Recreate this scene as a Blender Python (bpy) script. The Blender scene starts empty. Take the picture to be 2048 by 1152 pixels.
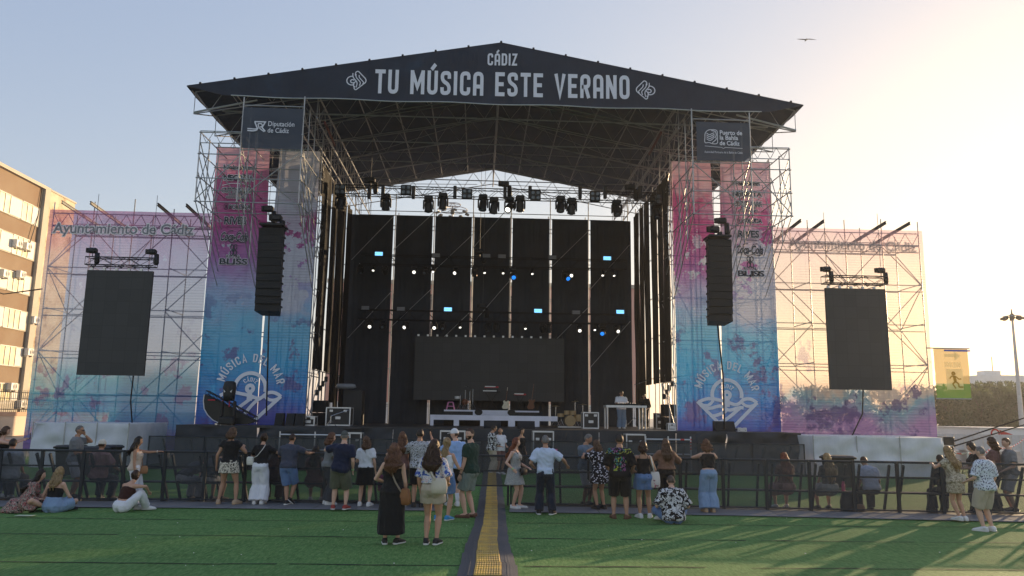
EXPO=2.12; HAZE=.0004; SKYC=((.575,.835),(.515,.805),(.305,1.03))
import bpy, math, random
from mathutils import Vector, Matrix, noise as mnoise
R=math.radians; PI=math.pi
S=bpy.context.scene; COL=S.collection
random.seed(7)
# ------------------------------------------------------------------ camera
FOC,PITCH,ROLL,YAW=1531.27,.1634,-.0142,.0418
CAMP=Vector((-.656,0,2.163))
fw=Vector((math.sin(YAW)*math.cos(PITCH),math.cos(YAW)*math.cos(PITCH),math.sin(PITCH)))
rt=Vector((math.cos(YAW),-math.sin(YAW),0)); up=rt.cross(fw)
rt,up=math.cos(ROLL)*rt-math.sin(ROLL)*up, math.sin(ROLL)*rt+math.cos(ROLL)*up
cd=bpy.data.cameras.new('camera'); cam=bpy.data.objects.new('camera',cd); COL.objects.link(cam)
cam.matrix_world=Matrix(((rt.x,up.x,-fw.x,CAMP.x),(rt.y,up.y,-fw.y,CAMP.y),(rt.z,up.z,-fw.z,CAMP.z),(0,0,0,1)))
cd.sensor_width=36; cd.lens=36*FOC/2048; cd.clip_end=6000; cd.clip_start=.05; S.camera=cam
def ray(x,y): return fw*FOC+rt*(x-1024)+up*(576-y)
def at(x,y,Y):
    q=ray(x,y); return CAMP+q*(Y/q.y)
def gz(x,y,z=0):
    q=ray(x,y); return CAMP+q*((z-CAMP.z)/q.z)
# ------------------------------------------------------------------ materials
class N:
    def __init__(s,name):
        s.m=bpy.data.materials.new(name); s.m.use_nodes=True; s.t=s.m.node_tree; s.t.nodes.clear()
        s.o=s.n('ShaderNodeOutputMaterial'); s.tc=s.n('ShaderNodeTexCoord')
    def n(s,k,**p):
        x=s.t.nodes.new(k)
        for a,b in p.items(): setattr(x,a,b)
        return x
    def l(s,a,b): s.t.links.new(a,b)
    def val(s,sock,v):
        if hasattr(v,'is_linked') or isinstance(v,bpy.types.NodeSocket): s.l(v,sock)
        else: sock.default_value=v
    def mapping(s,sc=(1,1,1),loc=(0,0,0),src='Object',rot=(0,0,0)):
        m=s.n('ShaderNodeMapping'); m.inputs['Scale'].default_value=sc; m.inputs['Location'].default_value=loc; m.inputs['Rotation'].default_value=rot
        s.l(s.tc.outputs[src],m.inputs[0]); return m.outputs[0]
    def noise(s,scale=5,detail=4,sc=(1,1,1),loc=(0,0,0),rough=.5,dist=0,src='Object'):
        x=s.n('ShaderNodeTexNoise'); x.inputs['Scale'].default_value=scale; x.inputs['Detail'].default_value=detail
        x.inputs['Roughness'].default_value=rough; x.inputs['Distortion'].default_value=dist
        s.l(s.mapping(sc,loc,src),x.inputs['Vector']); return x.outputs['Fac']
    def voro(s,scale=5,feature='F1',sc=(1,1,1),out='Distance',src='Object',loc=(0,0,0),rnd=1):
        x=s.n('ShaderNodeTexVoronoi',feature=feature); x.inputs['Scale'].default_value=scale; x.inputs['Randomness'].default_value=rnd
        s.l(s.mapping(sc,loc,src),x.inputs['Vector']); return x.outputs[out]
    def ramp(s,fac,stops,mode='LINEAR'):
        r=s.n('ShaderNodeValToRGB'); r.color_ramp.interpolation=mode; e=r.color_ramp.elements
        while len(e)<len(stops): e.new(.5)
        for a,(p,c) in zip(e,stops):
            a.position=p; a.color=(c[0],c[1],c[2],1) if not isinstance(c,(int,float)) else (c,c,c,1)
        s.l(fac,r.inputs[0]); return r.outputs[0]
    def mix(s,f,a,b,mode='MIX'):
        m=s.n('ShaderNodeMix',data_type='RGBA',blend_type=mode)
        for k,v in ((0,f),(6,a),(7,b)):
            if isinstance(v,bpy.types.NodeSocket): s.l(v,m.inputs[k])
            else: m.inputs[k].default_value=v if k==0 else (v[0],v[1],v[2],1)
        return m.outputs[2]
    def math(s,op,a,b=0,c=0,clamp=False):
        m=s.n('ShaderNodeMath',operation=op,use_clamp=clamp)
        for k,v in enumerate((a,b,c)):
            if isinstance(v,bpy.types.NodeSocket): s.l(v,m.inputs[k])
            else: m.inputs[k].default_value=v
        return m.outputs[0]
    def xyz(s,src='Object'):
        x=s.n('ShaderNodeSeparateXYZ'); s.l(s.tc.outputs[src],x.inputs[0]); return x.outputs
    def bump(s,h,st=.3,dist=.02):
        b=s.n('ShaderNodeBump'); b.inputs['Strength'].default_value=st; b.inputs['Distance'].default_value=dist
        s.l(h,b.inputs['Height']); return b.outputs[0]
    def bsdf(s,col,rough=.6,metal=0,normal=None,spec=.4,sheen=0,emit=None,es=0,sss=0):
        p=s.n('ShaderNodeBsdfPrincipled'); i=p.inputs
        if isinstance(col,bpy.types.NodeSocket): s.l(col,i['Base Color'])
        else: i['Base Color'].default_value=(col[0],col[1],col[2],1)
        s.val(i['Roughness'],rough); i['Metallic'].default_value=metal; i['Specular IOR Level'].default_value=spec
        if normal is not None: s.l(normal,i['Normal'])
        if sheen: i['Sheen Weight'].default_value=sheen
        if sss: i['Subsurface Weight'].default_value=sss; i['Subsurface Radius'].default_value=(.02,.008,.004)
        if emit: i['Emission Color'].default_value=(emit[0],emit[1],emit[2],1); i['Emission Strength'].default_value=es
        return p.outputs[0]
    def out(s,sh): s.l(sh,s.o.inputs[0]); return s.m
    def mixsh(s,f,a,b):
        m=s.n('ShaderNodeMixShader')
        if isinstance(f,bpy.types.NodeSocket): s.l(f,m.inputs[0])
        else: m.inputs[0].default_value=f
        s.l(a,m.inputs[1]); s.l(b,m.inputs[2]); return m.outputs[0]
    def transp(s): return s.n('ShaderNodeBsdfTransparent').outputs[0]
    def transl(s,col):
        x=s.n('ShaderNodeBsdfTranslucent')
        if isinstance(col,bpy.types.NodeSocket): s.l(col,x.inputs[0])
        else: x.inputs[0].default_value=(col[0],col[1],col[2],1)
        return x.outputs[0]
MC={}
def mat(name,col,rough=.6,metal=0,var=.2,scale=6,bump=.15,bs=60,tl=0,tp=0,spec=.4,sheen=0,emit=None,es=0,sss=0,sc=(1,1,1)):
    if name in MC: return MC[name]
    s=N(name); f=s.noise(scale,5,sc)
    c=s.mix(f,[v*(1-var) for v in col],[min(1,v*(1+var)) for v in col])
    nb=s.bump(s.noise(bs,3,sc),bump,.01) if bump else None
    rr=s.math('ADD',s.math('MULTIPLY',f,.2),rough-.1,clamp=True)
    sh=s.bsdf(c,rr,metal,nb,spec,sheen,emit,es,sss)
    if tl: sh=s.mixsh(tl,sh,s.transl(c))
    if tp: sh=s.mixsh(tp,sh,s.transp())
    MC[name]=s.out(sh); return MC[name]
# ------------------------------------------------------------------ meshes
def perp(d):
    d=d.normalized(); a=Vector((0,0,1)) if abs(d.z)<.9 else Vector((1,0,0))
    u=d.cross(a).normalized(); return u,d.cross(u).normalized()
class MB:
    def __init__(s): s.v=[]; s.f=[]
    def add(s,vs,fs):
        o=len(s.v); s.v+=[Vector(v) for v in vs]; s.f+=[tuple(i+o for i in f) for f in fs]; return s
    def box(s,c,size,rot=None,bev=0):
        c=Vector(c); hx,hy,hz=size[0]/2,size[1]/2,size[2]/2
        if bev:
            b=min(bev,hx*.9,hy*.9,hz*.9); vs=[]
            for sx in(-1,1):
                for sy in(-1,1):
                    for sz in(-1,1):
                        vs+=[(sx*hx,sy*(hy-b),sz*(hz-b)),(sx*(hx-b),sy*hy,sz*(hz-b)),(sx*(hx-b),sy*(hy-b),sz*hz)]
            vi=lambda x,y,z,k:((x>0)*4+(y>0)*2+(z>0))*3+k
            fs=[]
            for q in(-1,1):
                for k in range(3):
                    o=[(0,0),(0,1),(1,1),(1,0)]; idx=[]
                    for a,b2 in o:
                        t=[0,0,0]; t[k]=q; o2=[i for i in range(3) if i!=k]; t[o2[0]]=1 if a else -1; t[o2[1]]=1 if b2 else -1
                        idx.append(vi(*t,k))
                    fs.append(tuple(idx))
            for k in range(3):
                o2=[i for i in range(3) if i!=k]
                for a in(-1,1):
                    for b2 in(-1,1):
                        t=[0,0,0]; t[o2[0]]=a; t[o2[1]]=b2; t0=list(t); t1=list(t); t0[k]=-1; t1[k]=1
                        fs.append((vi(*t0,o2[0]),vi(*t1,o2[0]),vi(*t1,o2[1]),vi(*t0,o2[1])))
            for i in range(8): fs.append((i*3,i*3+1,i*3+2))
        else:
            vs=[(x*hx,y*hy,z*hz) for x in(-1,1) for y in(-1,1) for z in(-1,1)]
            fs=[(0,1,3,2),(4,6,7,5),(0,4,5,1),(2,3,7,6),(0,2,6,4),(1,5,7,3)]
        if rot is not None: vs=[rot@Vector(v) for v in vs]
        return s.add([Vector(v)+c for v in vs],fs)
    def b2(s,a,b,bev=0):
        a=Vector(a); b=Vector(b); return s.box((a+b)/2,[abs(x) for x in (b-a)],None,bev)
    def bar(s,p,q,w,h):   # square bar between two points
        p=Vector(p); q=Vector(q); d=(q-p); u,v=perp(d); u=u*w/2; v=v*h/2
        return s.add([p-u-v,p+u-v,p+u+v,p-u+v,q-u-v,q+u-v,q+u+v,q-u+v],[(0,3,2,1),(4,5,6,7),(0,1,5,4),(1,2,6,5),(2,3,7,6),(3,0,4,7)])
    def tube(s,p,q,r,n=6,r2=None):
        p=Vector(p); q=Vector(q); u,v=perp(q-p); r2=r if r2 is None else r2; vs=[]
        for c,rr in((p,r),(q,r2)):
            for k in range(n):
                a=2*PI*k/n; vs.append(c+u*math.cos(a)*rr+v*math.sin(a)*rr)
        return s.add(vs,[(k,(k+1)%n,n+(k+1)%n,n+k) for k in range(n)]+[tuple(range(n-1,-1,-1)),tuple(range(n,2*n))])
    def path(s,pts,r,n=6):
        pts=[Vector(p) for p in pts]; rings=[]; u0=None
        for i,p in enumerate(pts):
            d=(pts[min(i+1,len(pts)-1)]-pts[max(i-1,0)]).normalized()
            if u0 is None: u,v=perp(d)
            else:
                u=(u0-d*u0.dot(d)).normalized(); v=d.cross(u)
            u0=u; rr=r[i] if isinstance(r,(list,tuple)) else r
            rings.append((p,u*rr,v*rr))
        return s.loft(rings,n)
    def loft(s,rings,n=14,e=2,cap=True,fn=None):
        o=len(s.v); m=len(rings)
        for j,rg in enumerate(rings):
            c,ax,ay=Vector(rg[0]),Vector(rg[1]),Vector(rg[2])
            for k in range(n):
                a=2*PI*k/n; ca,sa=math.cos(a),math.sin(a)
                if e!=2: ca=math.copysign(abs(ca)**(2/e),ca); sa=math.copysign(abs(sa)**(2/e),sa)
                g=fn(j/(m-1),a) if fn else 1
                s.v.append(c+ax*ca*g+ay*sa*g)
        for j in range(m-1):
            for k in range(n):
                a,b=o+j*n+k,o+j*n+(k+1)%n; s.f.append((a,b,b+n,a+n))
        if cap:
            s.v.append(Vector(rings[0][0])); c0=len(s.v)-1; s.v.append(Vector(rings[-1][0])); c1=len(s.v)-1
            for k in range(n):
                s.f.append((c0,o+(k+1)%n,o+k)); q=o+(m-1)*n; s.f.append((c1,q+k,q+(k+1)%n))
        return s
    def ball(s,c,r,n=12,m=8,rot=None):
        r=(r,r,r) if isinstance(r,(int,float)) else r; c=Vector(c); rg=[]
        for j in range(m+1):
            z=-math.cos(PI*j/m)*.999; q=math.sqrt(1-z*z)
            cc=Vector((0,0,z*r[2])); ax=Vector((q*r[0],0,0)); ay=Vector((0,q*r[1],0))
            if rot is not None: cc=rot@cc; ax=rot@ax; ay=rot@ay
            rg.append((c+cc,ax,ay))
        return s.loft(rg,n)
    def lathe(s,c,prof,n=16):   # prof [(r,z)] about z through c
        c=Vector(c); return s.loft([(c+Vector((0,0,z)),Vector((r,0,0)),Vector((0,r,0))) for r,z in prof],n)
    def quad(s,*p): return s.add(p,[tuple(range(len(p)))])
    def prism(s,poly,d):   # polygon (3D pts) extruded by vector d
        n=len(poly); d=Vector(d); vs=[Vector(p) for p in poly]+[Vector(p)+d for p in poly]
        return s.add(vs,[tuple(range(n-1,-1,-1)),tuple(range(n,2*n))]+[(k,(k+1)%n,n+(k+1)%n,n+k) for k in range(n)])
    def ribbon(s,pts,w,closed=False,M=None):   # 2-D polyline to flat strip; M maps (x,y)->3-D
        P=[Vector((p[0],p[1])) for p in pts]; n=len(P); L=[];Rr=[]
        for i in range(n):
            a=P[i-1] if (i>0 or closed) else None; b=P[(i+1)%n] if (i<n-1 or closed) else None
            d1=(P[i]-a).normalized() if a is not None else None; d2=(b-P[i]).normalized() if b is not None else None
            if d1 is None: d1=d2
            if d2 is None: d2=d1
            n1=Vector((-d1.y,d1.x)); n2=Vector((-d2.y,d2.x)); nn=n1+n2
            nn=n1 if nn.length<1e-6 else nn.normalized()
            k=w/2/max(.45,nn.dot(n1)); L.append(P[i]+nn*k); Rr.append(P[i]-nn*k)
        o=len(s.v); s.rc=getattr(s,'rc',0)+1; dy=Vector((0,-.0022*(s.rc%9),0))   # strokes lie one above the other
        for a,b in zip(L,Rr): s.v+=[M(a.x,a.y)+dy,M(b.x,b.y)+dy]
        for i in range(n if closed else n-1):
            j=(i+1)%n; s.f.append((o+2*i,o+2*i+1,o+2*j+1,o+2*j))
        return s
    def mesh(s,name,off=None):
        m=bpy.data.meshes.new(name); vs=s.v if off is None else [v-off for v in s.v]
        m.from_pydata([tuple(v) for v in vs],[],s.f); m.update(); return m
    def build(s,name,m,parent=None,smooth=False,local=False,nrm=False):
        off=None
        if parent is not None and not local: off=wloc(parent)
        me=s.mesh(name,off)
        if nrm or smooth:
            import bmesh
            bm=bmesh.new(); bm.from_mesh(me); bmesh.ops.recalc_face_normals(bm,faces=bm.faces); bm.to_mesh(me); bm.free()
        if smooth: me.shade_smooth()
        o=bpy.data.objects.new(name,me); COL.objects.link(o)
        if m: me.materials.append(m)
        if parent is not None: o.parent=parent
        return o
def wloc(o):
    v=Vector((0,0,0))
    while o is not None: v=v+o.location; o=o.parent
    return v
def tag(o,label=None,cat=None,group=None,kind=None):
    if label: o['label']=label
    if cat: o['category']=cat
    if group: o['group']=group
    if kind: o['kind']=kind
    return o
def thing(name,label,cat,loc=(0,0,0),group=None,rz=0):
    o=bpy.data.objects.new(name,None); COL.objects.link(o); o.empty_display_size=.2
    o.location=loc; o.rotation_euler=(0,0,rz); return tag(o,label,cat,group)
def solo(name,mb,m,label,cat,loc=None,group=None,smooth=False):   # a thing that is one mesh
    loc=Vector(loc) if loc is not None else Vector((0,0,0))
    me=mb.mesh(name,loc); o=bpy.data.objects.new(name,me); COL.objects.link(o); o.location=loc; me.materials.append(m)
    if smooth: me.shade_smooth()
    return tag(o,label,cat,group)
def copy_tree(o,parent=None):
    c=o.copy(); COL.objects.link(c)
    if parent is not None: c.parent=parent
    for ch in list(o.children): copy_tree(ch,c)
    return c
# ------------------------------------------------------------------ lettering
def rnd(pts,r,closed=False,k=4):   # round the corners of a polyline
    out=[]; n=len(pts)
    for i,p in enumerate(pts):
        p=Vector(p)
        if not closed and i in(0,n-1): out.append(p); continue
        a=Vector(pts[i-1]); b=Vector(pts[(i+1)%n]); q=min(r,(a-p).length*.49,(b-p).length*.49)
        s0=p+(a-p).normalized()*q; s1=p+(b-p).normalized()*q
        for j in range(k+1):
            t=j/k; out.append(s0*(1-t)**2+p*2*t*(1-t)+s1*t*t)
    return out
A_,B_,T_,O_=.08,.42,.92,.08
GL={'T':(.5,[[(0,T_),(.5,T_)],[(.25,0),(.25,T_)]]),'U':(.5,['r',[(A_,1),(A_,O_),(B_,O_),(B_,1)]]),
'M':(.68,[[(A_,0),(A_,1)],[(A_,.95),(.34,.3),(.6,.95)],[(.6,0),(.6,1)]]),
'S':(.5,['r',[(B_,.68),(B_,T_),(A_,T_),(A_,.6),(B_,.42),(B_,O_),(A_,O_),(A_,.32)]]),'I':(.17,[[(.085,0),(.085,1)]]),
'C':(.5,['r',[(B_,.66),(B_,T_),(A_,T_),(A_,O_),(B_,O_),(B_,.34)]]),
'A':(.5,['r',[(A_,0),(A_,T_),(B_,T_),(B_,0)],'s',[(A_,.38),(B_,.38)]]),
'E':(.46,[[(.46,T_),(A_,T_),(A_,O_),(.46,O_)],[(A_,.5),(.41,.5)]]),'V':(.52,[[(.06,1),(.26,.06),(.46,1)]]),
'R':(.5,['r',[(A_,0),(A_,T_),(B_,T_),(B_,.47),(A_,.47)],'s',[(.26,.47),(B_,0)]]),
'N':(.52,[[(A_,0),(A_,1)],[(A_,.95),(.44,.05)],[(.44,0),(.44,1)]]),'O':(.5,['c',[(A_,O_),(B_,O_),(B_,T_),(A_,T_)]]),
'D':(.5,['k',[(A_,O_),(.30,O_),(.38,.13),(B_,.24),(B_,.76),(.38,.87),(.30,T_),(A_,T_)]]),'L':(.42,[[(A_,1),(A_,O_),(.42,O_)]]),'Z':(.46,[[(.02,T_),(B_-.03,T_),(.07,O_),(.46,O_)]]),' ':(.3,[])}
GL['Ú']=(.5,GL['U'][1]+['s',[(.19,1.04),(.38,1.27)]]); GL['Á']=(.5,GL['A'][1]+['s',[(.19,1.04),(.38,1.27)]])
GL['a']=(.56,[[(.06,0),(.28,.98),(.50,0)],[(.13,.30),(.43,.30)]])
GL['á']=(.56,GL['a'][1]+[[(.22,1.06),(.38,1.27)]])
def word_w(t,sp=.12): return sum(GL[c][0]+sp for c in t)-sp
def stroke_text(mb,t,M,w=.16,sp=.12):   # M maps word coordinates (cap height 1) to 3-D
    x=0
    for c in t:
        wd,ps=GL[c]; md='s'
        for p in ps:
            if isinstance(p,str): md=p; continue
            q=[Vector(a) for a in p]
            if md in 'rc': q=rnd(q,.17,md=='c')
            # subdivide so that arcs bend smoothly
            mb.ribbon(q,w,md in 'ck',lambda a,b,x=x:M(a+x,b))
        x+=wd+sp
    return mb
def font_mb(body,size=1,bold=0,xs=1,shear=0,align='CENTER'):
    cu=bpy.data.curves.new('lettering','FONT'); cu.body=body; cu.size=size; cu.align_x=align; cu.offset=bold; cu.shear=shear; cu.resolution_u=3
    o=bpy.data.objects.new('lettering',cu); me=bpy.data.meshes.new_from_object(o)
    mb=MB(); mb.add([(v.co.x*xs,v.co.y,0) for v in me.vertices],[tuple(p.vertices) for p in me.polygons])
    bpy.data.objects.remove(o); bpy.data.curves.remove(cu); bpy.data.meshes.remove(me); return mb
def put_text(mb,body,M,**k):
    f=font_mb(body,**k); return mb.add([M(v.x,v.y) for v in f.v],f.f)
# ------------------------------------------------------------------ light
SUN_AZ,SUN_EL=R(45),R(8)
w=bpy.data.worlds.new('World'); S.world=w; w.use_nodes=True; nt=w.node_tree; nt.nodes.clear()
sky=nt.nodes.new('ShaderNodeTexSky'); sky.sky_type='NISHITA'; sky.sun_disc=False; sky.sun_elevation=SUN_EL; sky.sun_rotation=SUN_AZ
sky.air_density=1.0; sky.dust_density=1.0; sky.ozone_density=1.5; sky.altitude=5
bg=nt.nodes.new('ShaderNodeBackground'); bg.inputs[1].default_value=.12; wo=nt.nodes.new('ShaderNodeOutputWorld')
# the camera's own tone compression of the very bright sky round the sun, applied to the whole sky
cv=nt.nodes.new('ShaderNodeRGBCurve'); 
for k,g_ in((0,.0),(1,.0),(2,.0)): pass
sep=nt.nodes.new('ShaderNodeSeparateColor'); cmb=nt.nodes.new('ShaderNodeCombineColor'); nt.links.new(sky.outputs[0],sep.inputs[0]); nt.nodes.remove(cv)
for k,(kk,gain) in enumerate(SKYC):
    m2=nt.nodes.new('ShaderNodeMath'); m2.operation='POWER'; m2.inputs[1].default_value=kk; nt.links.new(sep.outputs[k],m2.inputs[0])
    m3=nt.nodes.new('ShaderNodeMath'); m3.operation='MULTIPLY'; m3.inputs[1].default_value=gain; nt.links.new(m2.outputs[0],m3.inputs[0]); nt.links.new(m3.outputs[0],cmb.inputs[k])
nt.links.new(cmb.outputs[0],bg.inputs[0]); nt.links.new(bg.outputs[0],wo.inputs[0])
sl=bpy.data.lights.new('sun','SUN'); sl.energy=2.0; sl.angle=R(.6); sl.color=(1,.72,.42)
so=bpy.data.objects.new('sun',sl); COL.objects.link(so)
sd=Vector((math.sin(SUN_AZ)*math.cos(SUN_EL),math.cos(SUN_AZ)*math.cos(SUN_EL),math.sin(SUN_EL)))
so.rotation_euler=sd.to_track_quat('Z','Y').to_euler(); so.location=sd*80
S.view_settings.view_transform='Standard'; S.view_settings.look='None'; S.view_settings.gamma=1; S.view_settings.exposure=EXPO
hz=N('air_haze'); pv=hz.n('ShaderNodeVolumePrincipled'); pv.inputs['Color'].default_value=(.86,.89,.95,1); pv.inputs['Density'].default_value=HAZE; pv.inputs['Anisotropy'].default_value=.45
hz.l(pv.outputs[0],hz.o.inputs[1])
# ------------------------------------------------------------------ ground
def sheet(name,x0,x1,y0,y1,z,m,nx=1,ny=1,fn=None):
    mb=MB(); vs=[]
    for j in range(ny+1):
        for i in range(nx+1):
            x=x0+(x1-x0)*i/nx; y=y0+(y1-y0)*j/ny; vs.append((x,y,z+(fn(x,y) if fn else 0)))
    mb.add(vs,[(j*(nx+1)+i,j*(nx+1)+i+1,(j+1)*(nx+1)+i+1,(j+1)*(nx+1)+i) for j in range(ny) for i in range(nx)])
    return tag(mb.build(name,m),kind='structure')
g=N('pale_ground'); a=g.noise(.05,6,src='Object'); b=g.noise(3,6)
g.out(g.bsdf(g.mix(b,g.ramp(a,[(.35,(.30,.27,.23)),(.65,(.42,.38,.33))]),(.36,.33,.29)),.9,0,g.bump(g.noise(25,4),.2,.02),.2))
sheet('ground',-480,480,-68,680,-.06,g.m)
t=N('artificial_turf'); f1=t.noise(.35,5,loc=(3,1,0)); f2=t.noise(9,4,(1,3,1)); f3=t.noise(140,2,(1,.45,1))
c=t.ramp(f1,[(.3,(.092,.205,.058)),(.5,(.120,.258,.074)),(.72,(.160,.310,.095))])
c=t.mix(t.math('MULTIPLY',t.ramp(f2,[(.35,0),(.7,1)]),.45),c,(.072,.165,.050))
c=t.mix(t.math('MULTIPLY',t.ramp(f3,[(.45,0),(.75,1)]),.5),c,(.15,.28,.11))
f4=t.noise(3.2,6,(.55,1.0,1),loc=(1,7,2),rough=.7); f5=t.noise(26,4,(1,.20,1),rough=.7)
c=t.mix(t.math('MULTIPLY',t.ramp(f4,[(.48,0),(.66,1)]),.55),c,(.070,.165,.045)); c=t.mix(t.math('MULTIPLY',t.ramp(f5,[(.46,0),(.60,1)]),.60),c,(.215,.36,.135)); c=t.mix(t.math('MULTIPLY',t.ramp(t.noise(19,4,(1,.22,1),loc=(6,2,0),rough=.7),[(.50,0),(.62,1)]),.55),c,(.055,.125,.035))
h=t.math('ADD',t.math('MULTIPLY',f3,.7),t.math('MULTIPLY',t.noise(35,3),.6))
xs=t.xyz(); # roll direction changes from one strip to the next
st=t.math('MODULO',t.math('FLOOR',t.math('MULTIPLY',t.math('ADD',xs[1],20),.5)),2)
c=t.mix(t.math('MULTIPLY',st,.16),c,(.105,.235,.09))
t.out(t.bsdf(c,.75,0,t.bump(h,.9,.03),.1))
sheet('turf',-34,21.5,-8,36,0,t.m,110,88,lambda x,y:.006*mnoise.noise((x*.5,y*.5,0))+.003*mnoise.noise((x*2,y*2,3))-.004)
seam_m=mat('seam_tape',(.012,.022,.014),.8)
sm=MB()
for y0 in(11.55,14.05,16.0,21.0,24.5,27.5):
    for (xa,xb) in((-16,-.78),(.05,12)):
        if y0>18 and xa<0: xb=-.6
        pts=[]; n=90
        for i in range(n+1):
            x=xa+(xb-xa)*i/n; pts.append((x,y0+.035*mnoise.noise((x*.9,y0,1))+.02*mnoise.noise((x*4,y0,1))+x*-.012,.004))
        for i in range(n):
            wd=.014+.030*abs(mnoise.noise((i*.35,y0,5)))
            if mnoise.noise((i*.21,y0*3,9))<-.36: continue
            p,q=pts[i],pts[i+1]
            zz=lambda p:.006*mnoise.noise((p[0]*.5,p[1]*.5,0))+.003*mnoise.noise((p[0]*2,p[1]*2,3))+.003
            sm.add([(p[0],p[1]-wd,zz(p)),(q[0],q[1]-wd,zz(q)),(q[0],q[1]+wd,zz(q)),(p[0],p[1]+wd,zz(p))],[(0,1,2,3)])
tag(sm.build('turf_seams',seam_m),kind='structure')
lit=MB()
for i in range(26):
    x=random.uniform(-7,9); y=random.uniform(10.5,18); r=random.uniform(.004,.011)
    lit.box((x,y,.015),(r*2,r*1.4,.008),Matrix.Rotation(random.random()*6,3,'Z'))
tag(lit.build('litter_specks',mat('paper',(.75,.74,.7),.8)),kind='stuff')
# ------------------------------------------------------------------ block of flats on the left
brick=N('brown_brick'); bb=brick.n('ShaderNodeTexBrick'); bb.inputs['Scale'].default_value=1; bb.inputs['Brick Width'].default_value=.25; bb.inputs['Row Height'].default_value=.075
bb.inputs['Mortar Size'].default_value=.008; bb.inputs['Color1'].default_value=(.21,.125,.065,1); bb.inputs['Color2'].default_value=(.27,.165,.09,1); bb.inputs['Mortar'].default_value=(.30,.24,.17,1)
brick.l(brick.mapping(rot=(R(90),0,R(90))),bb.inputs['Vector'])
brick.out(brick.bsdf(brick.mix(brick.noise(.4,5),bb.outputs[0],(.19,.11,.06)),.9))
cream=mat('cream_render',(.46,.42,.34),.85,scale=.8); glass=mat('curtained_glass',(.62,.55,.32),.22,var=.25,scale=.9,spec=.6,bump=0)
shut=mat('pale_shutter',(.62,.60,.55),.6); frm=mat('window_frame',(.62,.6,.56),.5); acm=mat('ac_white',(.68,.67,.63),.5); dark=mat('dark_grille',(.03,.03,.03),.6)
X0,Y0,Y1,HB,Y0R=-38.5,40,66.2,20.75,59.6
bl=thing('apartment_block','brown brick block of flats with bands of curtained windows, left of the stage','building',(X0-6,55,0))
MB().b2((X0-12,Y0,0),(X0,Y1,HB)).build('wall',brick.m,bl)
mb=MB(); mb.b2((X0-12.2,Y0,HB+.002),(X0+.25,Y1+.1,HB+.28)); mb.build('roof',cream,bl)
MB().b2((X0-5,56.5,HB+.28),(X0-1.2,Y0R,HB+1.35)).build('stair_head',cream,bl)
MB().b2((X0+.003,Y1-.75,0),(X0+.28,Y1,HB)).build('corner_pier',cream,bl)
MB().b2((X0+.003,Y0,0),(X0+.12,Y1-.76,2.7)).build('ground_floor_render',cream,bl)
nw=0; random.seed(3)
for fl in range(7):
    z0=HB-3.35-fl*2.98
    if z0<.4: continue
    wb=MB().b2((X0+.002,Y0+.5,z0-.08),(X0+.07,Y1-.8,z0+1.58)); wb.build('window_band',cream,bl)
    y=Y1-1.1; k=0
    while y>55:
        sh=random.choice((1.2,.7,1.6)) if k else .9
        b0=MB().b2((X0+.072,y-sh,z0+.02),(X0+.10,y-.05,z0+1.48)); b0.build('shutter_panel',shut,bl); y-=sh
        wn=random.choice((2,3,3)); ww=wn*.72
        wf=MB()
        for q in range(wn+1): wf.b2((X0+.072,y-ww+q*.72-.03,z0),(X0+.13,y-ww+q*.72+.03,z0+1.5))
        wf.b2((X0+.072,y-ww,z0-.04),(X0+.14,y,z0-.001)); wf.b2((X0+.072,y-ww,z0+1.501),(X0+.14,y,z0+1.55))
        f=wf.build('window',frm,bl)
        MB().b2((X0+.074,y-ww+.03,z0+.001),(X0+.085,y-.03,z0+1.5)).build('pane',glass,f)
        y-=ww; k+=1
cable=MB(); cable.path([(X0+.1,65.2,HB),(X0+.12,65,HB-2.5),(X0+.2,64.6,HB-3.6),(X0+.15,64.2,HB-5.2)],.035); cable.build('downpipe_cable',dark,bl)
def ac(y,z):
    t=thing('air_conditioner','%s'%LB.pop(0),'air conditioner',(X0+.12,y,z),'air conditioners on the brown facade')
    MB().b2((X0+.13,y-.42,z),(X0+.5,y+.42,z+.6),.03).build('casing',acm,t)
    g=MB(); 
    for q in range(20):
        a=2*PI*q/20; a2=2*PI*(q+1)/20
        for rr in(.08,.16,.24): g.tube((X0+.51,y+.08+rr*math.cos(a),z+.3+rr*math.sin(a)),(X0+.51,y+.08+rr*math.cos(a2),z+.3+rr*math.sin(a2)),.012,4)
    g.build('fan_grille',dark,t); MB().b2((X0+.12,y-.35,z-.1),(X0+.45,y-.3,z-.01)).b2((X0+.12,y+.3,z-.1),(X0+.45,y+.35,z-.01)).build('bracket',frm,t)
LB=['white air conditioner under the second window band, nearest the roof on the brown facade','white air conditioner beside the highest one, closer to the pale corner pier',
'white air conditioner hanging across a window pane of the third band','white air conditioner below the fourth window band by the corner pier','white air conditioner low on the brown facade under the fifth window band',
'white air conditioner under the lowest brown window band near the pier','white air conditioner with clear round fan just above the railings','white air conditioner at far left edge of the facade, third band']
for px,py in((27,487),(47,493),(34,549),(62,640),(50,704),(16,773),(36,808),(1,547)):
    p=ray(px,py); k=(X0-CAMP.x)/p.x; P=CAMP+p*k; ac(P.y,P.z-.3)
st=N('stained_render'); n1=st.noise(.6,6,rough=.7); st.out(st.bsdf(st.ramp(n1,[(.42,(.60,.52,.38)),(.55,(.50,.40,.27)),(.66,(.22,.15,.10))]),.9))
b2=thing('party_wall_building','stained cream building end rising behind the left screen scaffold','building',(X0-3,68.4,0))
MB().b2((X0-8,Y1+.35,0),(X0+.05,70.7,20.9)).build('wall',st.m,b2); MB().b2((X0-8.1,Y1+.36,20.902),(X0+.12,70.8,21.05)).build('parapet',cream,b2)
ow=mat('orange_wall',(.52,.33,.22),.85,scale=1)
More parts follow.
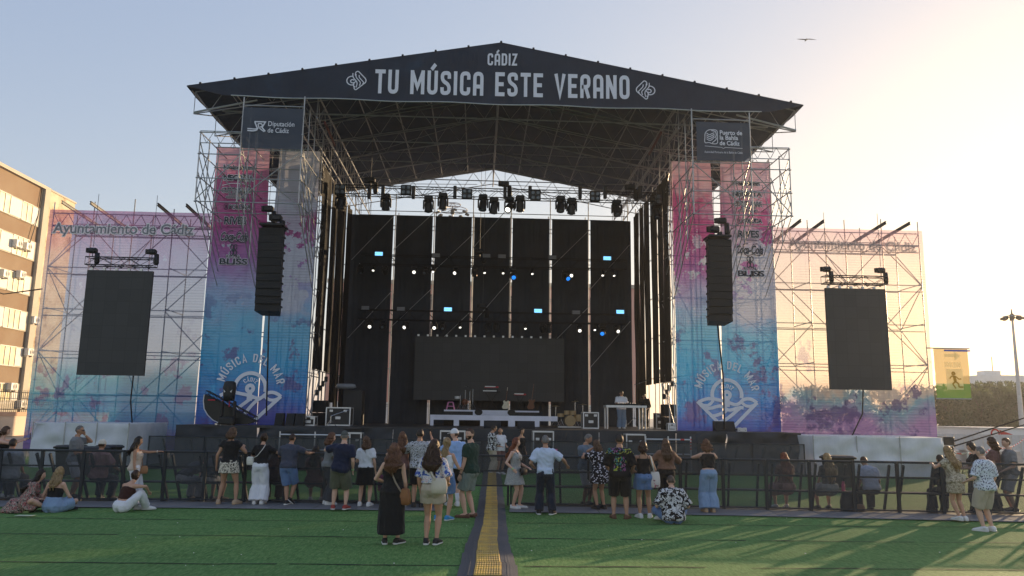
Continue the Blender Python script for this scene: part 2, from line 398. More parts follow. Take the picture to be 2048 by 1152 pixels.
gw=thing('boundary_wall','low orange and cream yard wall topped with iron railings, far left','wall',(-34,52,0))
MB().b2((-36.4,42,0),(-36,76,1.5)).build('wall_face',mat('cream_low',(.62,.50,.38),.85,scale=.6),gw); MB().b2((-36.45,42,1.502),(-35.95,76,1.8)).build('coping',ow,gw)
rb=MB()
for i in range(110): rb.tube((-36.2,46+i*.26,1.8),(-36.2,46+i*.26,3.5),.02,4)
rb.tube((-36.2,45,3.3),(-36.2,75,3.3),.03,4); rb.tube((-36.2,45,2.0),(-36.2,75,2.0),.03,4); rb.build('railing',mat('iron',(.05,.045,.04),.6),gw)
# ------------------------------------------------------------------ far right: trees, sheds, mast
leaf=N('tree_leaf'); lc=leaf.ramp(leaf.noise(.35,5),[(.35,(.035,.055,.02)),(.65,(.085,.11,.045))])
leaf.out(leaf.mixsh(.45,leaf.bsdf(lc,.7),leaf.transl(leaf.mix(.5,lc,(.11,.12,.03)))))
bark=mat('bark',(.10,.075,.05),.9)
def leaf_tree(i,x,y,h,r,label,seed):
    rn=random.Random(seed); t=thing('bushy_tree',label,'tree',(x,y,0),'trees behind the harbour shed')
    tr=MB(); tr.path([(x,y,-.05),(x+.1,y,h*.3),(x-.1,y+.1,h*.6)],[.22,.16,.08],8)
    for k in range(5):
        a=rn.random()*6.28; tr.path([(x,y,h*(.25+.07*k)),(x+math.cos(a)*r*.4,y+math.sin(a)*r*.4,h*(.5+.06*k)),(x+math.cos(a)*r*.7,y+math.sin(a)*r*.6,h*(.62+.06*k))],[.09,.06,.03],5)
    tr.build('trunk',bark,t,smooth=True)
    c=MB(); cl=[]
    for k in range(34):
        a=rn.random()*6.28; q=r*math.sqrt(rn.random())*.85; z=h*(.03+.85*rn.random()); q*=1-.55*max(0,(z/h-.5)/.5)
        cl.append((x+math.cos(a)*q,y+math.sin(a)*q,z,r*rn.uniform(.2,.42)))
    for (cx,cy,cz,cr) in cl:
        for k in range(64):
            d=Vector((rn.gauss(0,1),rn.gauss(0,1),rn.gauss(0,1))).normalized()*cr*rn.uniform(.55,1.08); p=Vector((cx,cy,cz))+Vector((d.x,d.y,d.z*.8))
            if p.z<.3: continue
            u=Vector((rn.gauss(0,1),rn.gauss(0,1),rn.gauss(0,1))).normalized(); v=perp(u)[0]; s=rn.uniform(.2,.46)
            c.add([p-u*s,p+v*s*.5,p+u*s,p-v*s*.5],[(0,1,2,3)])
    c.build('crown',leaf.m,t)
TP=[(1590,120,7.4,3.8),(1635,114,7.0,3.6),(1680,122,7.8,3.8),(1725,115,7.2,3.8),(1770,121,7.7,3.8),(1812,114,7.1,3.6),(1850,118,7.6,3.6),(1880,126,8.4,4),(1905,112,6.4,3.4),(1935,124,8.6,4.2),(1962,116,7.2,3.6),(1985,128,9,4.2),(2008,114,7.0,3.6),(2030,124,8.4,4),(2055,116,7.6,3.8),(2085,124,8.4,4.2),(2120,118,8,4),(1920,136,9.6,4.4),(1975,140,10,4.6),(2025,140,10,4.6),(2070,138,9.8,4.4)]
TL=['tree behind the innermost strip of the right screen banner','tree seen through the right banner left of the hanging screen','tree seen through the right banner below the screen left edge','tree seen through the right banner directly below the screen','tree seen through the right banner below the screen right edge','tree seen through the right banner near its outer edge','dark tree glimpsed through the foot of the right screen banner','broad tree directly below the yellow exit banner','low round tree under the right corner of the exit banner','tall tree left of the pale rooftop block','dense tree just below the pale rooftop block',
'tree right under the rooftop aerial','small tree between rooftop block and tall floodlight mast','tree directly behind the tall floodlight mast','tree at the right edge behind the white shed','tree past the right edge beyond the shed','tree outside the right edge, farthest right of the row',
'taller back tree seen between exit banner and rooftop block','tall back tree whose top meets the pale rooftop block','tall back tree behind the mast base','tall back tree at far right edge']
for i,((px,Y,h,r),l) in enumerate(zip(TP,TL)): leaf_tree(i,at(px,840,Y).x,Y,h,r,l,i+11)
white=mat('white_paint',(.72,.71,.68),.6,scale=.5)
X=at(1985,840,165).x
hb=thing('rooftop_building','pale flat roofed building showing above the treetops, far right','building',(X+3,168,0))
MB().b2((X-1.5,165,0),(X+8.5,172,12.2)).build('wall',white,hb); MB().b2((X,166,12.202),(X+3.5,169,13.2)).build('roof_block',white,hb); MB().tube((X+2.4,167,13.2),(X+2.4,167,16.4),.09).build('aerial',mat('iron',(.05,.045,.04)),hb)
for k in range(4): MB().b2((X-.5+k*2.3,164.96,9.3),(X+.7+k*2.3,164.99,10.8)).build('window',dark,hb)
xa=at(1958,850,54).x; HS=at(1990,857,54).z
sh=thing('harbour_shed','long white harbour shed with a small red emblem, behind the rope barrier','shed',(xa+5,57,0))
MB().b2((xa,54,0),(xa+12,60,HS)).build('wall',white,sh); MB().b2((xa-.1,53.9,HS+.002),(xa+12.1,60.1,HS+.07)).build('roof',mat('shed_roof',(.6,.58,.55),.7),sh)
em=MB(); cx=at(1992,867,53.9)
for k in range(20):
    a=2*PI*k/20; a2=2*PI*(k+1)/20; P=lambda a,r:(cx.x+r*.62*math.cos(a),53.97,cx.z+r*.62*math.sin(a))
    em.add([P(a,.55),P(a2,.55),P(a2,.36),P(a,.36)],[(0,1,2,3)])
em.add([(cx.x+.31,53.97,cx.z+.25),(cx.x+1.3,53.97,cx.z-.06),(cx.x+.37,53.97,cx.z-.12)],[(0,1,2)]); em.build('emblem',mat('red_paint',(.5,.03,.03),.5),sh)
sg=MB().b2((xa+2.4,53.95,.55),(xa+8,53.98,.85)); sg.build('dark_strip',mat('grey_paint',(.3,.3,.3)),sh)
xf=at(1866,870,47).x; HF=at(1910,868,47).z
fn=thing('metal_hoarding','pale grey corrugated hoarding right of the white ballast sheet','fence',(xf+2,47,0))
mb=MB()
for k in range(28): mb.b2((xf-1+k*.3,47+(.06 if k%2 else 0),0),(xf-1+k*.3+.299,47.05+(.06 if k%2 else 0),HF))
mb.build('sheet',mat('galv_sheet',(.55,.55,.54),.5,.2),fn)
gm=mat('galvanised',(.42,.43,.44),.45,.55,.25,3,bump=0)
def mast(px,py,Y,label,rings,top_r,h_to=0):
    p=at(px,py,Y); t=thing('floodlight_mast',label,'light mast',(p.x,Y,0),'tall floodlight masts')
    MB().tube((p.x,Y,0),(p.x,Y,p.z),.34,12,.12).build('mast_pole',gm,t)
    hd=MB()
    for r,z in rings:
        for k in range(24):
            a=2*PI*k/24; a2=2*PI*(k+1)/24; hd.tube((p.x+r*math.cos(a),Y+r*math.sin(a),p.z+z),(p.x+r*math.cos(a2),Y+r*math.sin(a2),p.z+z),.06,5)
        for k in range(6):
            a=2*PI*k/6; hd.tube((p.x,Y,p.z+z+.2),(p.x+r*math.cos(a),Y+r*math.sin(a),p.z+z),.05,5)
    hd.build('head_ring',gm,t)
    for k in range(8):
        a=2*PI*k/8+.2; r=top_r
        MB().box((p.x+r*math.cos(a),Y+r*math.sin(a),p.z-.22),(.62,.5,.28),Matrix.Rotation(a,3,'Z')@Matrix.Rotation(.35,3,'Y'),.05).build('floodlight',dark,t)
    MB().lathe((p.x,Y,p.z-.1),[(.12,-.3),(.3,-.2),(.3,.3),(.1,.5),(.05,1.1)],10).build('mast_cap',dark,t)
mast(2024,633,96,'tall tapered floodlight mast with ring head, right edge by the shed',[(1.0,0)],1.05)
mast(905,424,110,'floodlight mast whose lamp ring pokes above the black backdrop',[(2.2,.3),(1.2,1.1)],2.2)
# salmon building seen through the slits of the backdrop
sal=N('salmon_wall'); sal.out(sal.bsdf(sal.mix(sal.noise(.4,4),(.62,.34,.26),(.70,.44,.36)),.85))
sb=thing('salmon_building','salmon pink building glimpsed through the slits of the black backdrop','building',(0,80,0))
MB().b2((-16,78,3.2),(16,81,15.2)).build('wall',sal.m,sb); MB().b2((-16.1,78.05,0),(16.1,81.1,3.198)).build('base_wall',white,sb); MB().b2((-16.3,77.8,15.202),(16.3,81.2,15.6)).build('cornice',cream,sb)
for fl in range(4):
    for k in range(11): MB().b2((-15.4+k*2.9,77.96,4.2+fl*2.8),(-14.2+k*2.9,77.99,5.8+fl*2.8)).build('window',mat('dim_glass',(.16,.12,.11),.3),sb)
if HAZE>0:
    tag(MB().b2((-500,-90,-1.06),(500,700,36)).build('haze',hz.m),kind='stuff')
# bird
bd=MB(); p=at(1612,80,60); s=.62
bd.loft([(p+Vector((-.05,-.5,0))*s,(.01,0,0),(0,0,.01)),(p+Vector((-.03,-.3,0))*s,(.07*s,0,0),(0,0,.06*s)),(p,(.1*s,0,0),(0,0,.09*s)),(p+Vector((0,.3,0))*s,(.06*s,0,0),(0,0,.06*s)),(p+Vector((0,.42,0))*s,(.01,0,0),(0,0,.01))],8)
for q in(-1,1):
    W=[(0,.12,.03),(.45,.16,.16),(.95,.05,.10),(q*.0+1.35,-.18,-.02)]
    T=[(0,-.14,.03),(.45,-.08,.15),(.95,-.1,.09),(1.35,-.2,-.03)]
    if q<0: T=[(a,b,c*.6) for a,b,c in T]; W=[(a,b,c*.6) for a,b,c in W]
    for i in range(3):
        A=[p+Vector((q*a,b,c))*s for a,b,c in(W[i],W[i+1],T[i+1],T[i])]; bd.prism(A,(0,0,.02))
solo('seagull',bd,mat('feather',(.25,.24,.23),.8),'seagull gliding alone in the pale sky, upper right','bird',p)
# ================================================================== STAGE
tubem=mat('scaffold_tube',(.40,.41,.42),.42,.6,.3,5,bump=0)
blackm=mat('black_paint',(.014,.015,.017),.5,.1,.3,8,.1)
blkcab=mat('speaker_black',(.011,.012,.013),.62,0,.3,14,.2,120)
alum=mat('aluminium',(.62,.63,.64),.4,.55,.15,9,bump=0)
redm=mat('red_steel',(.10,.012,.014),.5,.2)
def cloth(name,col,fold=6,tp=0,tl=0,rough=.85):
    s=N(name); f=s.noise(1.3,5); c=s.mix(f,[v*.75 for v in col],[v*1.3 for v in col])
    hh=s.math('ADD',s.noise(2.2,4,(1,1,.25)),s.math('MULTIPLY',s.noise(60,2),.05))
    sh=s.bsdf(c,rough,0,s.bump(hh,.6,.12),.15)
    if tl: sh=s.mixsh(tl,sh,s.transl(c))
    if tp: sh=s.mixsh(tp,sh,s.transp())
    return s.out(sh)
drape=cloth('black_drape',(.044,.050,.060)); skirtm=cloth('black_skirt',(.050,.055,.062))
membr=cloth('roof_membrane',(.036,.050,.080),tl=0)
# ---- deck ------------------------------------------------------------
SZ=1.575
dk=thing('stage_deck','black draped stage deck with platforms under both banner towers','stage',(0,36,0))
d=MB(); d.b2((-9.2,31.05,SZ-.08),(9.2,44,SZ)); d.build('deck_floor',mat('deck_ply',(.035,.035,.037),.55,bs=30),dk)
for q in(-1,1): MB().b2((min(q*12.45,q*9.21),31.05,SZ-.08),(max(q*12.45,q*9.21),35.6,SZ)).build('wing_platform',mat('deck_ply',(.035,.035,.037)),dk)
def hang(mb,p0,p1,z0,z1,nx,nz,amp=.03,seed=0,freq=3.,sw=.0):
    p0=Vector(p0);p1=Vector(p1); dr=(p1-p0); nr=Vector((-dr.y,dr.x,0)).normalized(); L=dr.length; o=len(mb.v)
    for j in range(nz+1):
        for i in range(nx+1):
            u=i/nx; v=j/nz; z=z0+(z1-z0)*v; q=p0+dr*u
            a=amp*(math.sin(u*L*freq*2+seed+1.5*mnoise.noise((u*L,seed,v)))*.6+mnoise.noise((u*L*freq,z*.25,seed))+.5*mnoise.noise((u*L*freq*3,z*.4,seed+5)))
            if sw: a+=sw*mnoise.noise(((u*L+z*.9)*1.1,(z-u*L*.4)*1.7,seed+8))
            mb.v.append(Vector((q.x,q.y,z))+nr*a)
    for j in range(nz):
        for i in range(nx):
            a=o+j*(nx+1)+i; mb.f.append((a,a+1,a+nx+2,a+nx+1))
    return mb
for k,(xa,xb,sw) in enumerate(((-12.42,-9.3,.18),(-9.28,-4.0,.28),(-3.98,4.2,.03),(4.22,7.3,.05),(7.32,9.35,.24),(9.37,12.42,.28))):
    m=MB(); hang(m,(xa,31.0,0),(xb,31.0,0),.02,SZ-.02,int((xb-xa)*14),22,.012,k*3,2,sw); m.build('skirt_cloth',skirtm,dk,smooth=True)
m=MB(); hang(m,(-12.45,35.5,0),(-12.45,31.0,0),.02,SZ,40,8,.02,3,2,.1); m.build('skirt_side',skirtm,dk,smooth=True)
m=MB(); hang(m,(12.45,31.0,0),(12.45,35.5,0),.02,SZ,40,8,.02,5,2,.1); m.build('skirt_side',skirtm,dk,smooth=True)
# ---- roof --------------------------------------------------------------
YF,YB,ZR,ZE,WX=30.1,47.0,17.575,15.22,12.83
rf=thing('stage_roof','wide dark gabled stage roof on steel trusses with printed front gable','stage roof',(0,38,14.8))
zr=lambda x: ZR-(ZR-ZE)*abs(x)/WX
for q in(-1,1):
    m=MB(); nx,ny=26,34
    for j in range(ny+1):
        for i in range(nx+1):
            x=q*WX*i/nx; y=YF+.02+(YB-YF)*j/ny; s=.05*math.sin(j/ny*7*PI)**2
            m.v.append(Vector((x,y,zr(x)-s-.01)))
    m.f=[(j*(nx+1)+i,j*(nx+1)+i+1,(j+1)*(nx+1)+i+1,(j+1)*(nx+1)+i) for j in range(ny) for i in range(nx)]
    n=len(m.v); m.v+=[v+Vector((0,0,.04)) for v in list(m.v)]; m.f+=[tuple(reversed([i+n for i in f])) for f in list(m.f)]
    m.build('canopy',membr,rf,smooth=True)
ban=N('gable_print'); nb=ban.noise(.9,5); vv=ban.voro(1.1)
bc=ban.ramp(nb,[(.3,(.011,.017,.030)),(.6,(.016,.025,.043)),(.8,(.018,.042,.075))])
xs=ban.xyz(); edge=ban.ramp(ban.math('MULTIPLY',ban.math('ABSOLUTE',xs[0]),.1),[(.55,0),(.95,1)])
bc=ban.mix(ban.math('MULTIPLY',edge,ban.ramp(vv,[(.0,1),(.22,0)])),bc,(.022,.045,.085))
ban.out(ban.bsdf(bc,.55,0,ban.bump(ban.math('ADD',ban.noise(1.5,3),ban.math('MULTIPLY',ban.noise(2.2,3,(1.6,1,.25)),.8)),.6,.06),.3))
ZB=14.86
poly=[(-WX,ZE),(-11.4,ZB+.02)]+[(-11+i*22/40,ZB-.05*math.sin(i*PI/8)**2) for i in range(41)]+[(11.4,ZB+.02),(WX,ZE)]
top=[(WX*(1-i/32),zr(WX*(1-i/32))-.02*math.sin(i*PI/2.0)**2) for i in range(1,32)]+[(0,ZR)]+[(-WX*i/32,zr(WX*i/32)) for i in range(1,32)]
PT=[(x,YF,z) for x,z in poly+top]
gb=MB().prism(PT,(0,.03,0)).build('gable_banner',ban.m,rf)
wtx=mat('banner_white',(.66,.69,.76),.6,bump=0,var=.05)
# lettering follows a straight line, copied from the picture's own proportions
def gpt(px,py): p=at(px,py,YF); return Vector((p.x,YF-.02,p.z))
def span_text(t,x0,x1,yb,yt,name,parent,Y,w=.165,sp=.14,m=None):   # cap height & width between two points of the banner plane
    a=at(x0,yb[0],Y); b=at(x1,yb[1],Y); hz=at(x0,yt,Y).z-a.z; W=word_w(t,sp); k=(b.x-a.x)/W; dz=(b.z-a.z)/W
    mb=MB(); stroke_text(mb,t,lambda x,y:Vector((a.x+x*k,Y-.02,a.z+x*dz+y*hz)),w,sp); return mb.build(name,m or wtx,parent)
span_text('TU MÚSICA ESTE VERANO',749,1259,(187,199),139,'lettering',gb,YF)
span_text('CÁDIZ',975,1034,(131,132),107,'lettering',gb,YF)
def emblem(cx,cy,q):   # looped note emblem
    mb=MB(); c=at(cx,cy,YF); u=.0131; M=lambda x,y: Vector((c.x+q*x*u,YF-.021,c.z-y*u)); W=3.3
    el=lambda x,y,r,a,b,n=18:[(x+r*math.cos(R(a+(b-a)*i/n)),y+r*.92*math.sin(R(a+(b-a)*i/n))) for i in range(n+1)]
    mb.ribbon(el(-14,0,16,-75,-300),W,False,M); mb.ribbon(el(-12,2,6,40,330,12),W,False,M)
    mb.ribbon(rnd([(-4,-17),(-4,-28),(4,-33),(30,-6),(30,4),(-1,31),(-7,26),(-4,18)],6),W,False,M)
    for d0 in(-4,6,16): mb.ribbon(rnd([(d0-8,-24+d0*.3),(d0-8,-12),(d0+8,6),(d0+4,20-d0*.6)],9),W*.9,False,M)
    mb.ribbon([(-7,22),(-9,12),(-2,2)],W*.9,False,M); return mb.build('emblem',wtx,gb)
emblem(713,162,1); emblem(1291,181,-1)
ro=MB(); ro.path([(x,YF-.03,z) for x,z in poly[2:43]],.022,5); ro.build('hem_rope',alum,gb)
el=MB()
for i in range(-9,10):
    x=i*WX/9.4; el.box((x,YF,zr(x)+.035),(.09,.09,.09),bev=.02)
el.build('edge_fastener',blackm,rf)
ch=.95
def lattice(mb,p,q,h,step,r=.028,rw=.016,dn=Vector((0,0,-1)),wide=None):
    p=Vector(p);q=Vector(q);L=(q-p).length; n=max(2,int(L/step)); dn=dn*h
    mb.tube(p,q,r,5); mb.tube(p+dn,q+dn,r,5)
    for i in range(n):
        a=p.lerp(q,i/n); b=p.lerp(q,(i+1)/n); m_=p.lerp(q,(i+.5)/n)
        mb.tube(a,m_+dn,rw,4); mb.tube(m_+dn,b,rw,4)
    mb.tube(p,p+dn,rw,4); mb.tube(q,q+dn,rw,4)
trm=mat('roof_truss_steel',(.30,.31,.33),.5,.35,.3,4,bump=0)
for y in(30.45,33,35.6,38.2,40.8,43.6,46.7):
    for q in(-1,1):
        m=MB(); lattice(m,(0,y,ZR-.12),(q*(WX-.25),y,ZE-.1),ch,1.25); m.build('rafter_truss',trm,rf)
for q in(-1,1):
    for x in(1.6,3.2,4.8,6.4,8,9.6,11.2,12.7):
        MB().tube((q*x,YF+.3,zr(x)-.10),(q*x,YB-.1,zr(x)-.10),.03,5).build('purlin',trm,rf)
    for x,h,mm in((7.9,1.0,trm),):
        m=MB()
        lattice(m,(q*x-.3,YF+.5,zr(x)-.9),(q*x-.3,YB-.2,zr(x)-.9),h,1.3,.035); lattice(m,(q*x+.3,YF+.5,zr(x)-.9),(q*x+.3,YB-.2,zr(x)-.9),h,1.3,.035)
        m.build('main_truss',mm,rf)
    m=MB()
    for ya,yb in((31.2,33.6),):
        for dx in(-.2,): m.bar((q*7.2+dx,ya,14.25),(q*7.2+dx,yb,14.1),.07,.10)
    m.build('red_sleeve',redm,rf)
    for y0,y1 in((31,35.5),(35.7,40.6),(40.9,46.5)):   # wind bracing under the canopy
        MB().tube((q*1,y0,zr(1)-1.0),(q*11.5,y1,zr(11.5)-1.0),.018,4).build('brace_rod',trm,rf)
        MB().tube((q*11.5,y0,zr(11.5)-1.0),(q*1,y1,zr(1)-1.0),.018,4).build('brace_rod',trm,rf)
    for y in(30.45,33,35.6,38.2): MB().tube((q*(WX-.25),y,ZE-1.05),(q*(WX-.25),min(y+2.6,YB),ZE-.12),.025,5).build('outrigger',tubem,rf)
    MB().tube((q*(WX-.3),YF+.2,ZE-1.05),(q*10.0,YF+.2,14.78),.04,6).build('outrigger',tubem,rf)
m=MB(); lattice(m,(0,YF+.4,ZR-.2),(0,YB,ZR-.2),.95,1.2,.04,.022); m.build('ridge_truss',trm,rf)
for z,y in((14.75,31.5),(14.5,34),(14.4,36.5),(14.3,39)): MB().tube((-11.8,y,z),(11.8,y,z),.028,5).build('tie_rod',trm,rf)
# ---- scaffolds ---------------------------------------------------------
TR=.026
class Scaf:
    def __init__(s,t): s.t=t
    def std(s,x,y,z0,z1,m=None): MB().tube((x,y,z0),(x,y,z1),TR,7).build('standard',m or tubem,s.t)
    def led(s,p,q): MB().tube(p,q,TR*.85,6).build('ledger',tubem,s.t)
    def brc(s,p,q): MB().tube(p,q,TR*.8,6).build('brace',tubem,s.t)
    def ros(s,pts):
        m=MB()
        for p in pts: m.lathe(Vector(p)-Vector((0,0,.02)),[(.05,0),(.065,.01),(.065,.03),(.05,.04)],8)
        m.build('rosettes',tubem,s.t)
def bprint(name,stops,seed,see,split=.485,lil=(.52,.54,.66),tl=.15):
    s=N(name); x=s.xyz(); v=s.math('DIVIDE',x[2],12.2)
    nz=s.noise(.55,6,loc=(seed,seed*2,0),rough=.62); nb=s.noise(1.15,6,loc=(seed*3,1,seed),rough=.7)
    vv=s.math('ADD',v,s.math('MULTIPLY',s.math('SUBTRACT',nz,.5),.30))
    base=s.ramp(vv,stops)
    # paint splashes: hard edged patches of pale lilac / white, scattered drips
    sp=s.math('ADD',s.math('MULTIPLY',nb,.55),s.math('MULTIPLY',nz,.55))
    mask=s.ramp(sp,[(split+.035,0),(split+.05,1)])
    win=s.ramp(vv,[(.38,0),(.45,1),(.66,1),(.80,.25)])
    c=s.mix(s.math('MULTIPLY',mask,win),base,lil)
    lo=s.ramp(s.noise(.9,5,loc=(seed*5,2,1),rough=.65),[(.55,0),(.6,1)])
    c=s.mix(s.math('MULTIPLY',s.math('MULTIPLY',lo,s.ramp(vv,[(.3,1),(.5,0)])),.75),c,(.10,.07,.26))
    dr=s.ramp(s.voro(7,loc=(seed,0,0)),[(.05,1),(.09,0)]); c=s.mix(s.math('MULTIPLY',dr,.35),c,(.3,.05,.16))
    # dry-brush streaks, horizontal
    wv=s.n('ShaderNodeTexWave',bands_direction='Z'); wv.inputs['Scale'].default_value=2.6; wv.inputs['Distortion'].default_value=1.6; wv.inputs['Detail'].default_value=3; wv.inputs['Detail Scale'].default_value=2
    s.l(s.mapping((.25,1,1)),wv.inputs['Vector']); stx=s.math('MULTIPLY',s.ramp(wv.outputs[1],[(.72,0),(.9,1)]),s.ramp(s.noise(.7,4,loc=(9,seed,2)),[(.42,0),(.6,1)]))
    c=s.mix(s.math('MULTIPLY',stx,.5),c,s.mix(.5,c,(.02,.03,.10),'MULTIPLY'))
    sh=s.bsdf(c,.6,0,s.bump(s.math('ADD',s.noise(1.2,3,(1,1,2)),s.math('MULTIPLY',wv.outputs[1],.2)),.35,.05),.25)
    sh=s.mixsh(tl,sh,s.transl(c)); tr_=s.n('ShaderNodeBsdfTransparent'); s.l(s.mix(.36,c,(1,1,1)),tr_.inputs[0]); sh=s.mixsh(s.math('MULTIPLY',s.ramp(v,[(.0,.36),(.24,.5),(.30,1)]),see) if see>.2 else see,sh,tr_.outputs[0]); return s.out(sh)
TS=[(.0,(.08,.10,.42)),(.10,(.03,.20,.58)),(.22,(.05,.36,.66)),(.34,(.16,.46,.70)),(.46,(.38,.42,.66)),(.58,(.36,.14,.40)),(.72,(.42,.06,.24)),(.86,(.46,.10,.24)),(.93,(.70,.40,.50))]
tb=[bprint('tower_print_one',TS,3.1,.05,.57),bprint('tower_print_two',[(p,c) for p,c in TS[:6]]+[(.70,(.30,.03,.16)),(.78,(.42,.42,.50)),(.95,(.48,.48,.54))],7.7,.06),
    bprint('tower_print_three',TS,12.3,.06,.56),bprint('tower_print_four',TS,5.9,.06,.50)]
logo_w=mat('logo_white',(.74,.76,.84),.6,bump=0,var=.06)
spn_d=mat('sponsor_dark',(.035,.04,.06),.6,bump=0); spn_w=mat('sponsor_halo',(.72,.70,.76),.6,bump=0)
def panel(x0t,x1t,x0b,x1b,z0,z1,Y,nx=14,nz=40,seed=0,amp=.02):
    m=MB()
    for j in range(nz+1):
        v=j/nz; a=x0b+(x0t-x0b)*v**1.9; b=x1b+(x1t-x1b)*v**1.9
        for i in range(nx+1):
            u=i/nx; m.v.append(Vector((a+(b-a)*u,Y+amp*mnoise.noise((u*5+seed,v*9,seed))+.008*math.sin(v*140),z0+(z1-z0)*v)))
    m.f=[(j*(nx+1)+i,j*(nx+1)+i+1,(j+1)*(nx+1)+i+1,(j+1)*(nx+1)+i) for j in range(nz) for i in range(nx)]
    return m
YT=33.18
def tower(q,lab,blab):
    xin,xout=7.95,12.5; t=thing('scaffold_tower',lab,'scaffold tower',(q*10.2,34,0),'scaffold towers either side of the stage'); s=Scaf(t)
    xs_=[q*7.9,q*9.35,q*10.9,q*12.5]
    for x in xs_:
        for y in(33.4,35.4):
            s.std(x,y,0,14.6 if abs(x)<12 else 13.9)
    for k,z in enumerate([1.7,3.6,5.5,7.4,9.3,10.4,11.4,12.4,13.4]):
        s.led((xs_[0],33.4,z),(xs_[-1],33.4,z)); 
        if k%2==0: s.led((xs_[0],35.4,z),(xs_[-1],35.4,z))
        for x in(xs_[0],xs_[-1]): s.led((x,33.4,z+.08),(x,35.4,z+.08))
    for k in range(6):
        z=1.7+k*1.95; a=k%2
        s.brc((xs_[a*3],35.45,z),(xs_[1+a],35.45,z+1.9)); s.brc((xs_[0],33.4+2*a,z),(xs_[0],35.4-2*a,z+1.9)); s.brc((xs_[3],33.4+2*a,z),(xs_[3],35.4-2*a,z+1.9))
    # cantilever bays carrying the loudspeakers out in front
    for x,zt in((q*12.04,13.27),(q*10.42,14.75),(q*7.98,14.85)):
        for y in(29.95,31.0,32.1):
            zz=10.3-(y-29.95)*.85; s.std(x,y,zz,zt)
        for z in(10.4,11.4,12.4,13.2): s.led((x,29.95,z),(x,33.4,z))
        for k in range(5): s.brc((x,29.95,10.35+k*.62),(x,33.4,7.3+k*.62))
        for k in range(3): s.brc((x,29.95+k*1.05,10.6),(x,29.95+k*1.05+1.0,12.6))
    for z in(10.33,11.3,12.3,13.2):
        s.led((q*12.04,29.95,z),(q*10.42,29.95,z))
        if z<12: s.led((q*10.42,29.95,z),(q*7.98,29.95,z))
        s.led((q*12.04,31.7,z),(q*7.98,31.7,z))
    s.brc((q*12.04,29.95,10.4),(q*10.42,29.95,12.3)); s.brc((q*10.42,29.95,10.4),(q*7.98,29.95,12.5)); s.brc((q*10.42,31.7,12.3),(q*7.98,31.7,10.4)); s.brc((q*12.04,31.7,12.4),(q*10.42,31.7,10.4))
    tz=MB(); lattice(tz,(q*12.04,29.93,13.25),(q*10.42,29.93,13.25),.5,.5,.02,.013); tz.build('lattice_girder',tubem,t)
    tz=MB(); lattice(tz,(q*12.5,33.3,13.95),(q*7.9,33.3,13.95),.5,.6,.02,.013); tz.build('lattice_girder',tubem,t)
    s.led((q*10.42,29.95,14.4),(q*7.98,29.95,14.4)); s.led((q*10.42,29.95,12.52),(q*7.98,29.95,12.52))
    s.ros([(x,29.95,z) for x in(q*12.04,q*10.42,q*7.98) for z in(10.33,11.3,12.3,13.2)]+[(x,33.4,z) for x in xs_ for z in(10.4,11.4,12.4,13.4)])
    # printed banners, split by a tapering slit
    for kind,(xa,xb,ya,yb,zt) in (('outer',(12.5,10.18,12.5,9.965,13.72)),('inner',(9.72,7.95,9.94,7.95,13.65))):
        a,b,c,d=(q*xa,q*xb,q*ya,q*yb)
        if q>0: a,b,c,d=b,a,d,c
        i=(0 if kind=='outer' else 1) if q<0 else (3 if kind=='outer' else 2)
        bt=thing('tower_banner',blab[kind],'banner',((a+b)/2,YT,SZ),'painted banners on the scaffold towers')
        me=panel(a,b,c,d,SZ,zt,YT,seed=i*3.3); me.build('banner_cloth',tb[i],bt,smooth=True)
        if kind=='outer': sponsors(bt,q)
        else: festival(bt,q)
    return t
SP=[('Heineken',335,30,1.0,.012),('NEGRITA',357,32,1.06,.02),('CUTTY SARK',381,30,.8,.012),('BLENDED',392,14,1.0,0),('SCOTCH WHISKY',397,26,.9,0),('BOLUDA',414,24,1.1,.02),('RIVES',440,25,1.0,.022),('Coca-Cola',473,30,.95,.015),('ROYAL',511,16,1.1,0),('BLISS',521,32,1.0,.03)]
